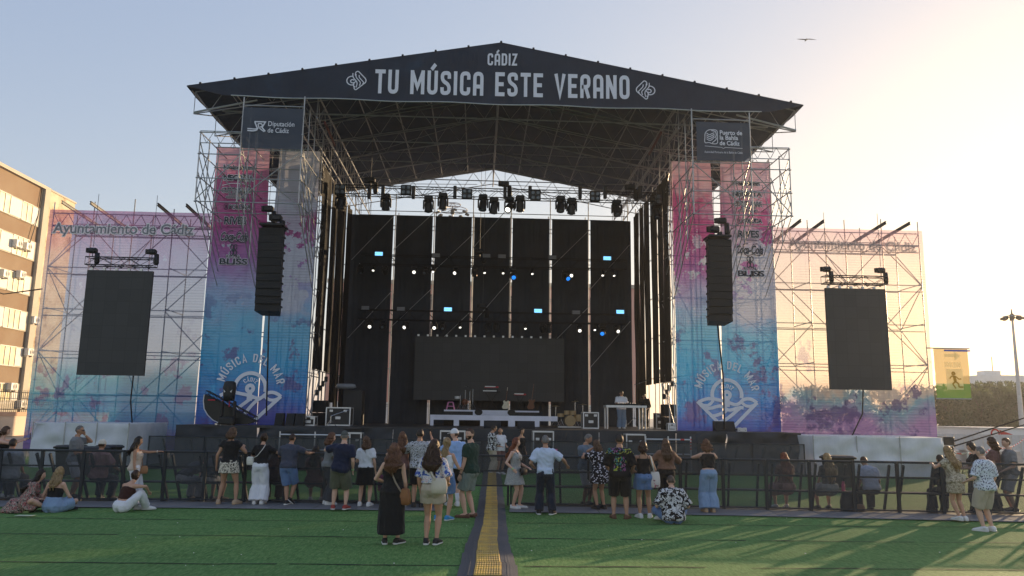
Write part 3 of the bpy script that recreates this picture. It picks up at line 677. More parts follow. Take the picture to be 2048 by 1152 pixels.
def sponsors(bt,q):
    if q<0: rows=[('Heineken',477,335,58,9,.006),('NEGRITA',478,356,60,11,.012),('CUTTY SARK',473,381,58,10,.006),('BLENDED',473,389,30,4,0),('SCOTCH WHISKY',473,395,42,5,0),('BOLUDA',480,414,43,9,.008),('RIVES',471,441,44,15,.012),('Coca-Cola',468,473,54,17,.014),('ROYAL',467,513,28,6,0),('BLISS',467,523,56,12,.014)]
    else: rows=[('Heineken',1491,367,54,9,.006),('NEGRITA',1493,388,58,11,.012),('CUTTY SARK',1495,408,56,10,.006),('BLENDED',1497,416,28,4,0),('SCOTCH WHISKY',1495,422,40,5,0),('BOLUDA',1503,442,40,9,.008),('RIVES',1496,468,42,14,.012),('Coca-Cola',1497,499,54,17,.014),('ROYAL',1500,537,27,6,0),('BLISS',1501,547,53,11,.014)]
    for txt,px,py,wp,hp,bo in rows:
        tm=MB(); hm=MB()
        c=at(px,py,YT); Wm=at(px+wp,py,YT).x-c.x; Hm=c.z-at(px,py+hp,YT).z
        cc='Coca' in txt
        f=font_mb(txt,1,bold=bo+.012,shear=.35 if cc else 0); w0=max(v.x for v in f.v)-min(v.x for v in f.v); h0=.73
        M=lambda x,y,d:Vector((c.x+x*Wm/w0+(y-.35)*0,YT-d,c.z-Hm/2+y*Hm/h0))
        tm.add([M(v.x,v.y,.055) for v in f.v],f.f)
        f2=font_mb(txt,1,bold=bo+(.055 if hp>11 else .10),shear=.35 if cc else 0); hm.add([M(v.x,v.y,.045) for v in f2.v],f2.f)
        if False:   # slab serifs along the base and cap lines
            n=len(txt)
            for i in range(n):
                x=(i+.5-n/2)*w0/n
                for y in(0,.73):
                    tm.add([M(x-.26*w0/n*1.2,y-.03,.056),M(x+.26*w0/n*1.2,y-.03,.056),M(x+.26*w0/n*1.2,y+.04,.056),M(x-.26*w0/n*1.2,y+.04,.056)],[(0,1,2,3)])
        if cc:
            for dx,sx in((-.9,1),(.6,1)):
                tm.ribbon([(dx+ .1,.0),(dx+.5,-.16),(dx+1.2,-.12),(dx+1.6,-.02)],.07,False,lambda x,y:M(x,y,.056))
                tm.ribbon([(dx-.2,.45),(dx+.1,.8),(dx+.8,.86)],.06,False,lambda x,y:M(x,y,.056))
        if txt=='BOLUDA':
            o=-w0/2-.5
            tm.ribbon([(o+.42*math.cos(a*.3142),.36+.5*math.sin(a*.3142)) for a in range(20)],.09,True,lambda x,y:M(x,y,.056)); g=font_mb('B',.75,bold=.02); tm.add([M(v.x+o,v.y+.08,.056) for v in g.v],g.f)
        if txt=='ROYAL':   # four-leaf device above
            for k in range(4):
                a=PI/4+k*PI/2; cx,cy=.55*math.cos(a),1.9+1.05*math.sin(a)
                tm.ribbon([(cx+.33*math.cos(b*.524),cy+.62*math.sin(b*.524)) for b in range(12)],.2,True,lambda x,y:M(x,y,.056))
            tm.ribbon([(-.25,1.9),(.25,1.9)],.8,False,lambda x,y:M(x,y,.057))
        if txt=='RIVES': tm.ribbon([(-w0*.36,-.3),(w0*.4,-.3)],.06,False,lambda x,y:M(x,y,.056))
        if txt=='CUTTY SARK': hm.ribbon([(-w0*.5,1.0),(-w0*.2,1.35),(w0*.2,1.35),(w0*.5,1.0)],.12,False,lambda x,y:M(x,y,.05))
        ho_=hm.build('sponsor_halo',spn_w,bt); tm.build('sponsor_lettering',spn_d,ho_)
def arc(cx,cy,r,a,b,n=24): return [(cx+r*math.cos(R(a+(b-a)*i/n)),cy+r*math.sin(R(a+(b-a)*i/n))) for i in range(n+1)]
def bez(p,n=10):
    out=[]
    for i in range(0,len(p)-3,3):
        for k in range(n+1):
            if i and k==0: continue
            t=k/n; a,b,c,d=[Vector(v) for v in p[i:i+4]]; out.append(a*(1-t)**3+b*3*t*(1-t)**2+c*3*t*t*(1-t)+d*t**3)
    return out
def festival(bt,q):
    c=at(501,777,YT) if q<0 else at(1453,790,YT); u=(at(540,777,YT)-at(509,777,YT)).x   # radius of the arch
    M=lambda x,y:Vector((c.x+x*u,YT-.06,c.z+y*u)); mb=MB(); W=.24
    mb.ribbon(arc(0,0,1,-12,192,30),W,False,M)
    mb.ribbon([(.33*math.cos(i*PI/12)*.62,.33*math.sin(i*PI/12)*.62) for i in range(24)],.24,True,M)
    mb.ribbon([(0,-.3),(0,-.8)],.34,False,M)
    # wave lobes, the long V and the breaking waves
    mb.ribbon(bez([(2.02,-.5),(1.75,-.22),(1.25,-.1),(.95,-.42),(.6,-.85),(.3,-.5),(-.25,-.4),(-.9,-.3),(-1.2,-.1),(-1.9,-.48)]),W*.9,False,M)
    mb.ribbon(bez([(2.02,-.5),(1.7,-.8),(1.2,-.85),(.95,-.42)]),W*.8,False,M)
    mb.ribbon([(2.02,-.48),(.35,-2.12)],W*.95,False,M)
    if q>0:
        mb.ribbon(bez([(-1.98,-.46),(-1.65,-.8),(-1.2,-.85),(-.95,-.36)]),W*.8,False,M); mb.ribbon([(-2.02,-.46),(-.35,-2.12),(.35,-2.12)],W*.9,False,M)
        mb.ribbon(bez([(-1.55,-.9),(-.9,-1.0),(-.6,-.5),(-.1,-.9),(.2,-1.2),(.7,-.7),(1.1,-.85)]),W*.9,False,M)
        mb.ribbon(bez([(-1.05,-1.4),(-.6,-1.35),(-.3,-1.2),(-.05,-1.0)]),W*.9,False,M)
        mb.ribbon(bez([(-.6,-1.8),(-.1,-1.7),(.3,-1.3),(.85,-.85)]),W*.9,False,M)
    else:
        mb.ribbon(bez([(.3,-.5),(.1,-.62),(-.2,-.9),(-.75,-1.32)]),W*.9,False,M)
        mb.ribbon(bez([(.75,-.62),(.5,-.7),(.1,-1.1),(-.25,-1.7)]),W*.9,False,M)
    def ring(txt,r,ht,a0,a1,sw,sp):
        W0=word_w(txt,sp); k=(R(a0-a1))*(r)/W0
        def MM(x,y):
            a=R(a0)-x/W0*R(a0-a1); rr=r+y*ht; return M(rr*math.cos(a),rr*math.sin(a))
        stroke_text(mb,txt,MM,sw,sp)
    ring('MÚSICa DEL MaR',1.72,.55,166,10,.15,.2); ring('CáDIZ',.45,.27,135,45,.17,.2)
    mb.build('festival_emblem',logo_w,bt)
tower(-1,'left scaffold tower with cantilevered speaker bay beside the stage opening',dict(outer='sponsor banner of the left tower, pink fading to blue',inner='inner left tower banner with the white round wave emblem behind the tilted half disc'))
tower(1,'right scaffold tower with cantilevered speaker bay beside the stage opening',dict(outer='sponsor banner of the right tower, deep pink fading to blue',inner='inner right tower banner with a complete white wave emblem'))
# dark mesh signs on the cantilevers
sg=N('grey_mesh_print'); sg.out(sg.mixsh(.16,sg.bsdf(sg.mix(sg.noise(1,4),(.036,.050,.075),(.052,.070,.10)),.6),sg.transp()))
def sign(px0,py0,px1,py1,lab):
    a=at(px0,py0,29.9); b=at(px1,py1,29.9); t=thing('mesh_sign',lab,'sign',((a.x+b.x)/2,29.9,b.z))
    panel(a.x,b.x,a.x,b.x,b.z,a.z,29.9,10,10,amp=.03).build('sign_cloth',sg.m,t,smooth=True); return t
def sline(mb,body,px,py,hp,wp,bo=0):
    c=at(px,py,29.9); Hm=c.z-at(px,py+hp,29.9).z; Wm=at(px+wp,py,29.9).x-c.x; f=font_mb(body,1,bold=bo,align='LEFT'); w0=max(v.x for v in f.v)
    mb.add([Vector((c.x+v.x*Wm/w0,29.84,c.z-Hm+v.y*Hm/.73)) for v in f.v],f.f)
t=sign(488,214,602,299,'grey mesh sign reading Diputación de Cádiz high on the left tower'); mb=MB()
sline(mb,'Diputación',537,243,10,53,.008); sline(mb,'de Cádiz',536,256,10,43,.008)
o=at(520,255,29.9); u=at(521,255,29.9).x-o.x; M=lambda x,y:Vector((o.x+x*u,29.84,o.z-y*u))
mb.ribbon([(-11,-11),(11,-11),(5,1),(12,9)],2.6,False,M); mb.ribbon(rnd([(-10,-10),(-3,6),(-12,9),(-24,8)],4),2.6,False,M); mb.ribbon(rnd([(-24,4),(-8,5),(6,-2),(4,-7),(-4,-7),(-1,2),(10,10)],3),2.2,False,M)
mb.build('sign_lettering',wtx,t)
t=sign(1392,243,1501,323,'grey mesh sign reading Puerto de la Bahía de Cádiz on the right tower'); mb=MB()
sline(mb,'Puerto de',1438,261,9,45,.02); sline(mb,'la Bahía',1438,271,9,37,.02); sline(mb,'de Cádiz',1438,282,9,40,.02); sline(mb,'Autoridad Portuaria de la Bahía de Cádiz',1408,302,4.5,76,.0)
o=at(1421,275,29.9); u=at(1422,275,29.9).x-o.x
mb.ribbon(rnd([(-12,2),(-12,-8),(-5,-15),(13,-15),(13,14),(2,14),(-4,11),(-12,13),(-13,8)],5,True),1.4,True,M)
for k in range(4): mb.ribbon(rnd([(-9,-8+k*4),(-3,-4+k*4),(2,-7+k*4.2),(7,-9+k*3)],3),1.4,False,M)
mb.ribbon(rnd([(1,-13),(9,-12),(11,-5),(9,0),(11,4),(7,8),(2,12)],3),1.5,False,M)
mb.ribbon([(-13,19),(20,21),(24,23),(28,21),(62,22)],.9,False,M)
mb.build('sign_lettering',wtx,t)
# ---- side walls of the stage -------------------------------------------
sdm=cloth('side_drape',(.022,.021,.021),tl=.1)
for q,nm in((-1,'left'),(1,'right')):
    t=thing('side_scaffold','%s side scaffold wall of the stage carrying the black drapes'%nm,'scaffold wall',(q*7.9,38,0),'scaffold walls along the stage sides'); s=Scaf(t)
    ys=[33.46,34.7,36.0,37.4,38.8,40.2,41.62]
    for y in ys: s.std(q*8.0,y,SZ,13.7); s.std(q*9.2,y,0,13.7)
    for z in(4,6,8,10,12,13.4): s.led((q*8.0,34.2,z),(q*8.0,41.6,z)); s.led((q*9.2,34.2,z+.1),(q*9.2,41.6,z+.1))
    for k in range(6):
        for z in(2,6,9.6): s.brc((q*9.2,ys[k],z),(q*9.2,ys[k+1],z+2.8))
    words=['nearest the audience','second from the front','third from the front','fourth from the front','fifth from the front','at the back corner']
    for k in range(6):
        zb=3.7 if k<4 and q>0 else (4.0 if k<3 else (2.6 if k==3 else 1.6)); ya,yb=ys[k]+.07,ys[k+1]-.07
        m=MB(); hang(m,(q*7.86,ya,0),(q*7.86,yb,0),zb,13.2,26,14,.05,k*2+q,3)
        solo('side_drape',m,sdm,'black drape strip on the %s stage side, %s'%(nm,words[k]),'drape',(q*7.86,ya,zb),'black drape strips along the stage sides',True)
# ---- backdrop ------------------------------------------------------------
YBD=41.72; gx=[708,790,868.5,946.5,1023,1101.5,1178,1257]
bx=[at(x,440,YBD).x for x in gx]; ordn=['far left','second from left','third from left','middle','third from right','second from right','far right']
for k in range(7):
    xa,xb=bx[k]+(.07 if k else -.12),bx[k+1]-(.07 if k<6 else -.12); m=MB(); hang(m,(xa,YBD,0),(xb,YBD,0),SZ,13.02,60,20,.05,k*1.7,2.2)
    solo('backdrop_drape',m,drape,'tall black backdrop drape, %s of the seven'%ordn[k],'backdrop',(xa,YBD,SZ),'black backdrop drapes at the back of the stage',True)
t=thing('backdrop_scaffold','scaffold frame standing behind the black backdrop drapes','scaffold wall',(0,42.4,0)); s=Scaf(t)
for x in bx: s.std(x,42.0,SZ,13.9+random.random()*.5); s.std(x+.02,43.4,0,13.6)
for z in(2.5,4.5,6.5,8.5,10.5,12.5,13.35): s.led((bx[0],42.05,z),(bx[-1],42.05,z)); s.led((bx[0],43.4,z+.1),(bx[-1],43.4,z+.1))
for k,z in((0,10.4),(1,11.0),(2,9.8),(3,11.2),(5,10.2),(6,9.0)):
    for dz in(0,-4.3): s.brc((bx[k],41.55,z+dz),(bx[k+1],41.55,z+dz+(2.2 if k%3 else 2.6)))
# ---- screen wings ----------------------------------------------------------
WS=[(.0,(.10,.08,.36)),(.10,(.05,.24,.50)),(.22,(.12,.38,.54)),(.34,(.40,.46,.60)),(.52,(.46,.48,.60)),(.68,(.46,.38,.54)),(.82,(.46,.20,.38)),(.93,(.44,.16,.32))]
WS2=[(.0,(.36,.22,.50)),(.10,(.42,.26,.54)),(.19,(.26,.46,.60)),(.23,(.74,.62,.56)),(.45,(.84,.74,.60)),(.7,(.84,.66,.58)),(.85,(.80,.50,.54)),(.95,(.80,.56,.58))]  # cream upper stops put the sky glow behind the banner into its colour
wl=bprint('wing_print_one',WS,21.7,.56,.62,(.56,.56,.68),.18); wr=bprint('wing_print_two',WS2,33.3,.66,.70,(.66,.56,.54),.12)
halo2=mat('halo_white',(.84,.84,.86),.6,bump=0,tp=.15); gtx=mat('grey_print',(.20,.21,.24),.6,bump=0,tp=.2)
def wing(q,lab,blab):
    xi,xo,YW=12.75,19.77,33.78; t=thing('screen_scaffold',lab,'scaffold',(q*16.2,34.5,0),'scaffolds holding the side screens'); s=Scaf(t)
    xs_=[q*(xi+ (xo-xi)*k/4) for k in range(5)]; ys=(34.1,36.1)
    for x in xs_:
        for y in ys: s.std(x,y,0,11.0+.5*random.random())
    zl=[.9+1.85*k for k in range(6)]
    for k,z in enumerate(zl):
        for y in ys: s.led((xs_[0],y,z),(xs_[-1],y,z)); 
        for x in xs_: s.led((x,ys[0],z+.07),(x,ys[1],z+.07))
        if k: s.led((xs_[0],ys[0],z-.3),(xs_[-1],ys[0],z-.3))
        if k<5:
            for i in range(4):
                a,b=(xs_[i],xs_[i+1]); 
                if (i+k)%2: a,b=b,a
                if i!=1 or k in(0,4): s.brc((a,ys[0]+.04,z),(b,ys[0]+.04,z+1.8))
                if (i+k)%2==0: s.brc((b,ys[1]+.04,z),(a,ys[1]+.04,z+1.8))
            for x in(xs_[0],xs_[2],xs_[4]): s.brc((x,ys[k%2],z),(x,ys[1-k%2],z+1.8))
    for z in(10.75,):
        for y in ys:
            g=MB(); lattice(g,(xs_[0],y,z),(xs_[-1],y,z),.55,.62,.024,.016); g.build('lattice_girder',tubem,t)
    for px in ((268,412),(385,417),(640,0),(0,0)) if False else ():pass
    for px in ((124,181,316,373) if q<0 else (1602,1648,1772,1820)):
        p=at(px,405 if q<0 else 452,33.3); x=p.x
        g=MB()
        for dz in(0,.19): g.bar((x,33.3,11.0+dz*.6),(x,37,10.72+dz*.6),.07,.025)
        g.bar((x,33.3,11.06),(x,37,10.785),.025,.11)
        g.build('outrigger_beam',blackm,t)
    bt=thing('wing_banner',blab,'banner',(q*16.26,YW,.5))
    m=panel(q*xi if q>0 else q*xo,q*xo if q>0 else q*xi,q*xi if q>0 else q*xo,q*xo if q>0 else q*xi,.35,10.83,YW,40,60,seed=q*4,amp=.05); m.build('banner_cloth',wl if q<0 else wr,bt,smooth=True)
    hm=MB(); tm=MB()
    p0,p1=((108,466),(388,470)) if q<0 else ((1576,495),(1830,505))
    a=at(*p0,YW); b=at(*p1,YW); bo=.012; f=font_mb('Ayuntamiento de Cádiz',1,bold=bo,align='LEFT'); w0=max(v.x for v in f.v); k=(b.x-a.x)/w0; dz=(b.z-a.z)/w0
    for mm,B,dd in((tm,.012,.09),(hm,.075,.08)):
        f=font_mb('Ayuntamiento de Cádiz',1,bold=B,align='LEFT'); mm.add([Vector((a.x+v.x*k,YW-dd,a.z+v.y*k*1.02+v.x*dz)) for v in f.v],f.f)
    hm.build('lettering_halo',halo2 if q<0 else mat('halo_dim',(.62,.55,.5),.6,bump=0,tp=.5),bt); tm.build('lettering',gtx if q<0 else mat('grey_dim',(.34,.28,.26),.6,bump=0,tp=.5),bt)
    # white sheeted ballast
    cv=cloth('ballast_sheet_cloth',(.74,.76,.82),tl=.25)
    xa,xb=(-17.1,at(256,880,29.6).x) if q<0 else (12.3,at(1886,900,29.6).x); z=1.62 if q<0 else 1.5
    bl=thing('ballast_cover','white sheeting round the ballast at the foot of the %s screen scaffold'%('left' if q<0 else 'right'),'sheeting',((xa+xb)/2,30.5,0))
    m=MB(); hang(m,(xa,29.6,0),(xb,29.6,0),0,z,80,24,.02,q,1.2,.16); m.build('front_sheet',cv,bl,smooth=True)
    m=MB(); hang(m,(xa,33.2,0),(xa,29.6,0),0,z,40,10,.02,q+4,1.2,.06); m.build('side_sheet',cv,bl,smooth=True)
    m=MB(); hang(m,(xb,29.6,0),(xb,33.2,0),0,z,40,10,.02,q+7,1.2,.06); m.build('side_sheet',cv,bl,smooth=True)
    MB().b2((xa+.05,29.66,z-.06),(xb-.05,33.1,z-.01)).build('top_sheet',cv,bl)
    for k in range(4): MB().tube((xa+(xb-xa)*k/3,29.57,0),(xa+(xb-xa)*k/3,29.57,z+.03),.02,5).build('edge_pole',tubem,bl)
wing(-1,'screen scaffold left of the stage, seen through its lilac banner','lilac pink and blue mesh banner reading Ayuntamiento de Cádiz, left wing')
wing(1,'screen scaffold right of the stage, seen through its glowing banner','sunlit cream and purple mesh banner reading Ayuntamiento de Cádiz, right wing')
# exit banner on the right corner
t=thing('exit_banner','yellow and green exit banner reading SALIDA beside the right screen scaffold','banner',(21.2,33.8,3))
ex=N('exit_print'); x=ex.xyz(); cc=ex.ramp(ex.math('MULTIPLY',x[2],.25),[(.155,(.035,.14,.04)),(.165,(.40,.30,.13))],'CONSTANT'); cc=ex.mix(ex.math('MULTIPLY',ex.noise(1.4,4),.3),cc,(.35,.28,.06)); ex.out(ex.mixsh(.12,ex.mixsh(.6,ex.bsdf(cc,.6),ex.transl(cc)),ex.transp()))
a=at(1865,697,33.8); b=at(1943,798,33.8); b0=at(1868,796,33.8)
t.location=((a.x+b.x)/2,33.8,b.z)
panel(a.x+.03,b.x,a.x+.03,b.x,b.z,a.z,33.8,8,8,seed=2,amp=.04).build('banner_cloth',ex.m,t,smooth=True)
e=MB(); P=lambda px,py:Vector((at(px,py,33.8).x,33.74,at(px,py,33.8).z))
o=P(1905,740); u=P(1906,740).x-o.x; M=lambda x,y:Vector((o.x+x*u,33.74,o.z-y*u))
e.ribbon([(-16,-28),(8,-28)],6,False,M); e.add([M(4,-37),M(16,-27),M(4,-18)],[(0,1,2)])
stroke_text(e,'SALIDA',lambda x,y:M(-17+x*9.6,-5-y*10),.2,.14)
e2=MB(); e.add([M(-15,-2),M(18,-2),M(18,38),M(-15,38)],[(0,1,2,3)])
e.build('pale_marks',mat('exit_pale',(.9,.84,.62),.6,bump=0,tl=.75,tp=.15),t)
M2=lambda x,y:M(x,y)-Vector((0,.012,0))
e2.ribbon(arc(-1,7,2.5,0,360,12),3,True,M2); e2.ribbon([(0,12),(2,22)],6,False,M2); e2.ribbon(rnd([(-9,17),(-5,12),(4,13),(9,18),(14,17)],2),2.4,False,M2); e2.ribbon(rnd([(3,22),(-4,27),(2,36)],2),3,False,M2); e2.ribbon(rnd([(2,22),(8,27),(8,33),(17,33)],2),3,False,M2)
e2.build('running_figure',mat('exit_dark',(.42,.32,.08),.6,bump=0,tl=.7),t)
MB().tube((19.6,33.8,a.z+.02),(b.x+.1,33.8,a.z+.02),.03,6).build('top_rail',tubem,t); MB().tube((a.x,33.8,b.z),(b.x,33.8,b.z),.025,6).build('bottom_rail',tubem,t)
MB().b2((a.x+.5,33.72,a.z-.12),(a.x+1.7,33.76,a.z-.05)).build('blue_tape',mat('blue_tape',(.02,.08,.5),.5),t)
# ================================================================== RIGGING
def truss_mesh(mb,p,q,h=.42,w=.42,step=.5,r=.025,rw=.011):
    p=Vector(p);q=Vector(q); d=(q-p).normalized(); sd_=d.cross(Vector((0,0,1))).normalized()*w/2; n=max(2,round((q-p).length/step))
    C=[Vector((0,0,z))+sd_*s for z in(-h/2,h/2) for s in(-1,1)]
    for c in C: mb.tube(p+c,q+c,r,5)
    for i in range(n):
        a=p.lerp(q,i/n); b=p.lerp(q,(i+1)/n)
        for (u,v) in((0,2),(1,3),(0,1),(2,3)):
            if i%2: u,v=v,u
            mb.tube(a+C[u],b+C[v],rw,4)
    for e in(p,q):
        for (u,v) in((0,1),(1,3),(3,2),(2,0)): mb.tube(e+C[u],e+C[v],rw,4)
    return mb
lensm=mat('lens_glass',(.10,.12,.14),.12,0,.1,bump=0,spec=.8)
def emis(name,c,s):
    x=N(name); x.out(x.bsdf(c,.4,emit=c,es=s)); return x.m
e_wht=emis('lamp_white',(1,.96,.85),.5); e_blu=emis('lamp_blue',(.02,.26,1),.26); e_cyn=emis('strobe_cyan',(.22,.60,1),.34)
strm=mat('strobe_grey',(.20,.20,.21),.4,bump=0)
def truss(name,lab,p,q,**k):
    t=thing(name,lab,'lighting truss',((p[0]+q[0])/2,p[1],p[2]),k.get('group')); m=MB(); truss_mesh(m,p,q,k.get('h',.42),k.get('w',.42),.5); m.build('truss_frame',blackm,t); return t
YA=35.2; a=at(676,380,YA); b=at(1334,398,YA)
zA=(a.z+b.z)/2
truss('lighting_truss','front black lighting truss hung across the stage opening',(a.x,YA,zA),(b.x,YA,zA),group='black lighting trusses')
YM=40.0; zM=at(980,525,YM).z; zM2=at(980,634,YM).z; xl,xr=at(722,525,YM).x,at(1252,530,YM).x
truss('lighting_truss','upper lighting truss in front of the black backdrop',(xl,YM,zM),(xr,YM,zM),group='black lighting trusses',h=.5)
truss('lighting_truss','lower lighting truss just above the central screen',(xl,YM,zM2),(xr,YM,zM2),group='black lighting trusses',h=.5)
def hoist(x,y,z,ztop,lab,grp='chain hoists',bag=True,s=.85):
    t=thing('chain_hoist',lab,'chain hoist',(x,y,z),grp)
    MB().box((x,y,z+.32*s),(.46*s,.34*s,.30*s),bev=.06).build('motor_body',blackm,t)
    m=MB(); m.lathe((x-.23*s,y,z+.32*s),[(.03,-.13*s),(.14*s,-.12*s),(.15*s,.12*s),(.03,.13*s)],10); m.build('gear_cover',blkcab,t)
    MB().tube((x,y,z),(x,y,z+.2),.016,5).build('hook_chain',blackm,t); MB().tube((x,y,z+.4),(x,y,ztop),.010,5).build('lift_chain',mat('chain_dark',(.10,.10,.10),.6,.3,bump=0),t)
    if bag:
        m=MB(); m.loft([((x+.26*s,y,z-.42*s),(.10*s,0,0),(0,.1*s,0)),((x+.27*s,y,z-.3*s),(.14*s,0,0),(0,.14*s,0)),((x+.25*s,y,z+.2*s),(.12*s,0,0),(0,.13*s,0))],10); m.build('chain_bag',blackm,t,smooth=True)
    return t
for px,nm in((742,'left third'),(1010,'middle'),(1262,'right third')): P=at(px,364,YA); hoist(P.x,YA,zA+.25,zr(P.x)-.9,'chain hoist lifting the %s of the front lighting truss'%nm)
for px,z,nm in((960,zM,'upper backdrop truss'),(968,zM2,'lower backdrop truss')): P=at(px,500,YM); hoist(P.x,YM,z+.3,zr(P.x)-1,'chain hoist lifting the middle of the %s'%nm)
def head_tree(big=1.0):   # moving head in local coordinates, origin at the clamp
    t=thing('moving_head','x','moving head light',(0,0,0)); s=big
    MB().box((0,0,-.16*s),(.40*s,.34*s,.20*s),bev=.05).build('base_box',blackm,t,local=True)
    m=MB(); m.tube((-.1*s,0,0),(-.1*s,0,-.06*s),.02,5); m.tube((.1*s,0,0),(.1*s,0,-.06*s),.02,5); m.build('clamps',alum,t,local=True)
    m=MB()
    for q in(-1,1): m.box((q*.21*s,0,-.46*s),(.07*s,.2*s,.42*s),bev=.03)
    m.box((0,0,-.285*s),(.46*s,.2*s,.05*s),bev=.02); m.build('yoke',blackm,t,local=True)
    return t
HD={}
def head(x,y,z,lab,grp,lens,tilt=0,pan=0,big=1.0):
    key=big
    if key not in HD: HD[key]=head_tree(big); t=HD[key]
    else: t=copy_tree(HD[key])
    for ch in list(t.children):
        if ch.name.startswith('lamp_head'):
            for g in list(ch.children): bpy.data.objects.remove(g)
            bpy.data.objects.remove(ch)
    t.location=(x,y,z); t.rotation_euler=(0,0,0); tag(t,lab,'moving head light',grp); s=big
    hd=MB(); rr=Matrix.Rotation(pan,3,'Z')@Matrix.Rotation(tilt,3,'X')
    prof=[(.06,.24),(.15,.2),(.17,.05),(.165,-.12),(.185,-.22),(.18,-.27)]
    c=Vector((0,0,-.52*s)); rg=[(c+rr@Vector((0,0,z_*s)),rr@Vector((r_*s,0,0)),rr@Vector((0,r_*s,0))) for r_,z_ in prof]
    h=hd.loft(rg,14).build('lamp_head',blackm,t,local=True,smooth=True)
    ln=MB(); ln.loft([(c+rr@Vector((0,0,-.272*s)),rr@Vector((.12*s,0,0)),rr@Vector((0,.12*s,0))),(c+rr@Vector((0,0,-.30*s)),rr@Vector((.09*s,0,0)),rr@Vector((0,.09*s,0)))],14)
    ln.build('lens',lens,h,local=True,smooth=True); return t
ordw=['first','second','third','fourth','fifth','sixth','seventh','eighth','ninth','tenth','eleventh','twelfth','thirteenth','fourteenth','fifteenth','sixteenth','seventeenth','eighteenth','nineteenth','twentieth']
fx=[(682,405),(772,407),(857,411),(886,405),(966,408),(988,414),(1019,413),(1040,410),(1121,411),(1143,415),(1233,419),(1312,424)]
for i,(px,py) in enumerate(fx):
    P=at(px,py,YA); lit_=(i==6)
    head(P.x,YA-.05,P.z+.5,'%s moving head from the left under the front truss%s'%(ordw[i],', lens lit white' if lit_ else ''),'moving heads under the front truss',e_wht if lit_ else lensm,tilt=R(random.uniform(-25,20)) if not lit_ else R(-50),pan=R(random.uniform(-30,30)),big=1.05)
bx4=[(680,379),(812,380),(934,388),(1071,391),(1190,393),(1322,399)]
for i,(px,py) in enumerate(bx4):
    P=at(px,py,YA-.35); t=thing('blinder_lamp','%s four-lamp blinder from the left along the front truss'%ordw[i],'blinder light',(P.x,YA-.35,P.z),'four-lamp blinders on the front truss')
    MB().box((P.x,YA-.33,P.z),(.5,.16,.5),bev=.04).build('housing',blackm,t)
    for dx in(-.12,.12):
        for dz in(-.12,.12): m=MB(); m.loft([((P.x+dx,YA-.415,P.z+dz),(.1,0,0),(0,0,.1)),((P.x+dx,YA-.44,P.z+dz),(.07,0,0),(0,0,.07))],10); m.build('lens',lensm,t)
for j,px in enumerate((739,766,827,910,1010,1060,1160,1210,1280)):
    P=at(px,385,YA-.3); solo('batten_light',MB().box((P.x,YA-.32,P.z+.0),(.16,.2,.62),bev=.03),blackm,'%s slim black batten lamp from the left on the front truss'%ordw[j],'batten light',P,'slim batten lamps on the front truss')
def strobe(px,py,lit_,lab):
    P=at(px,py,YM-.35); t=thing('strobe_light',lab,'strobe light',(P.x,YM-.35,P.z),'strobe panels on the backdrop trusses')
    MB().box((P.x,YM-.33,P.z),(.46,.14,.24),bev=.03).build('housing',blackm,t); m=MB()
    for k in range(2): m.b2((P.x-.2,YM-.43,P.z-.095+k*.1),(P.x+.2,YM-.405,P.z-.005+k*.1))
    m.build('tube_window',e_cyn if lit_ else strm,t); MB().b2((P.x-.03,YM-.3,P.z-.3),(P.x+.03,YM-.26,P.z-.1)).build('mount',blackm,t)
SL=[(758,508,1,'lit cyan strobe panel at the left end of the upper truss'),(872,511,0,'unlit grey strobe panel left of the middle on the upper truss'),(973,512,0,'unlit strobe, left one of the close pair mid upper truss'),(1004,513,0,'unlit strobe, right one of the close pair mid upper truss'),(1105,515,0,'unlit strobe panel right of the middle on the upper truss'),(1214,517,1,'lit cyan strobe panel at the right end of the upper truss'),
(731,616,0,'unlit strobe panel at the left end of the lower truss'),(802,618,0,'second unlit strobe from the left on the lower truss'),(896,619,1,'lit cyan strobe left of the middle on the lower truss'),(1076,622,1,'lit cyan strobe right of the middle on the lower truss'),(1152,625,0,'unlit strobe between two lit ones on the lower truss'),(1240,624,1,'lit cyan strobe panel at the right end of the lower truss')]
for s_ in SL: strobe(*s_)
ML=[(722,541,0),(747,546,1),(770,549,0),(828,552,2),(851,543,0),(866,546,1),(912,553,2),(949,547,0),(968,548,1),(1006,552,1),(1026,550,3),(1064,557,1),(1132,553,3),(1142,560,2),(1205,563,1),(1226,557,1)]
for i,(px,py,k) in enumerate(ML):
    P=at(px,py,YM); head(P.x,YM-.1,zM-.22,'%s lamp from the left hanging under the upper backdrop truss, %s'%(ordw[i],['unlit','lens lit small white','lens lit round white','lens glowing blue'][k]),'moving heads under the upper backdrop truss',[lensm,e_wht,e_wht,e_blu][k],tilt=R([random.uniform(-60,50),-35,-68,-60][k]),pan=R(random.uniform(-25,25)),big=(.72,.52,.72,.95)[k])
LL=[(740,660,2),(766,655,0),(812,660,2),(868,662,2),(885,655,0),(920,656,1),(976,655,0),(993,655,0),(1050,660,1),(1085,656,0),(1097,660,0),(1159,666,2),(1189,662,1),(1204,660,3),(1233,667,2)]
for i,(px,py,k) in enumerate(LL):
    P=at(px,py,YM); head(P.x,YM-.1,zM2-.22,'%s lamp from the left hanging under the lower backdrop truss, %s'%(ordw[i],['unlit','lens lit small white','lens lit round white','lens glowing blue'][k]),'moving heads under the lower backdrop truss',[lensm,e_wht,e_wht,e_blu][k],tilt=R([random.uniform(-60,50),-35,-68,-60][k]),pan=R(random.uniform(-25,25)),big=(.72,.52,.72,.9)[k])
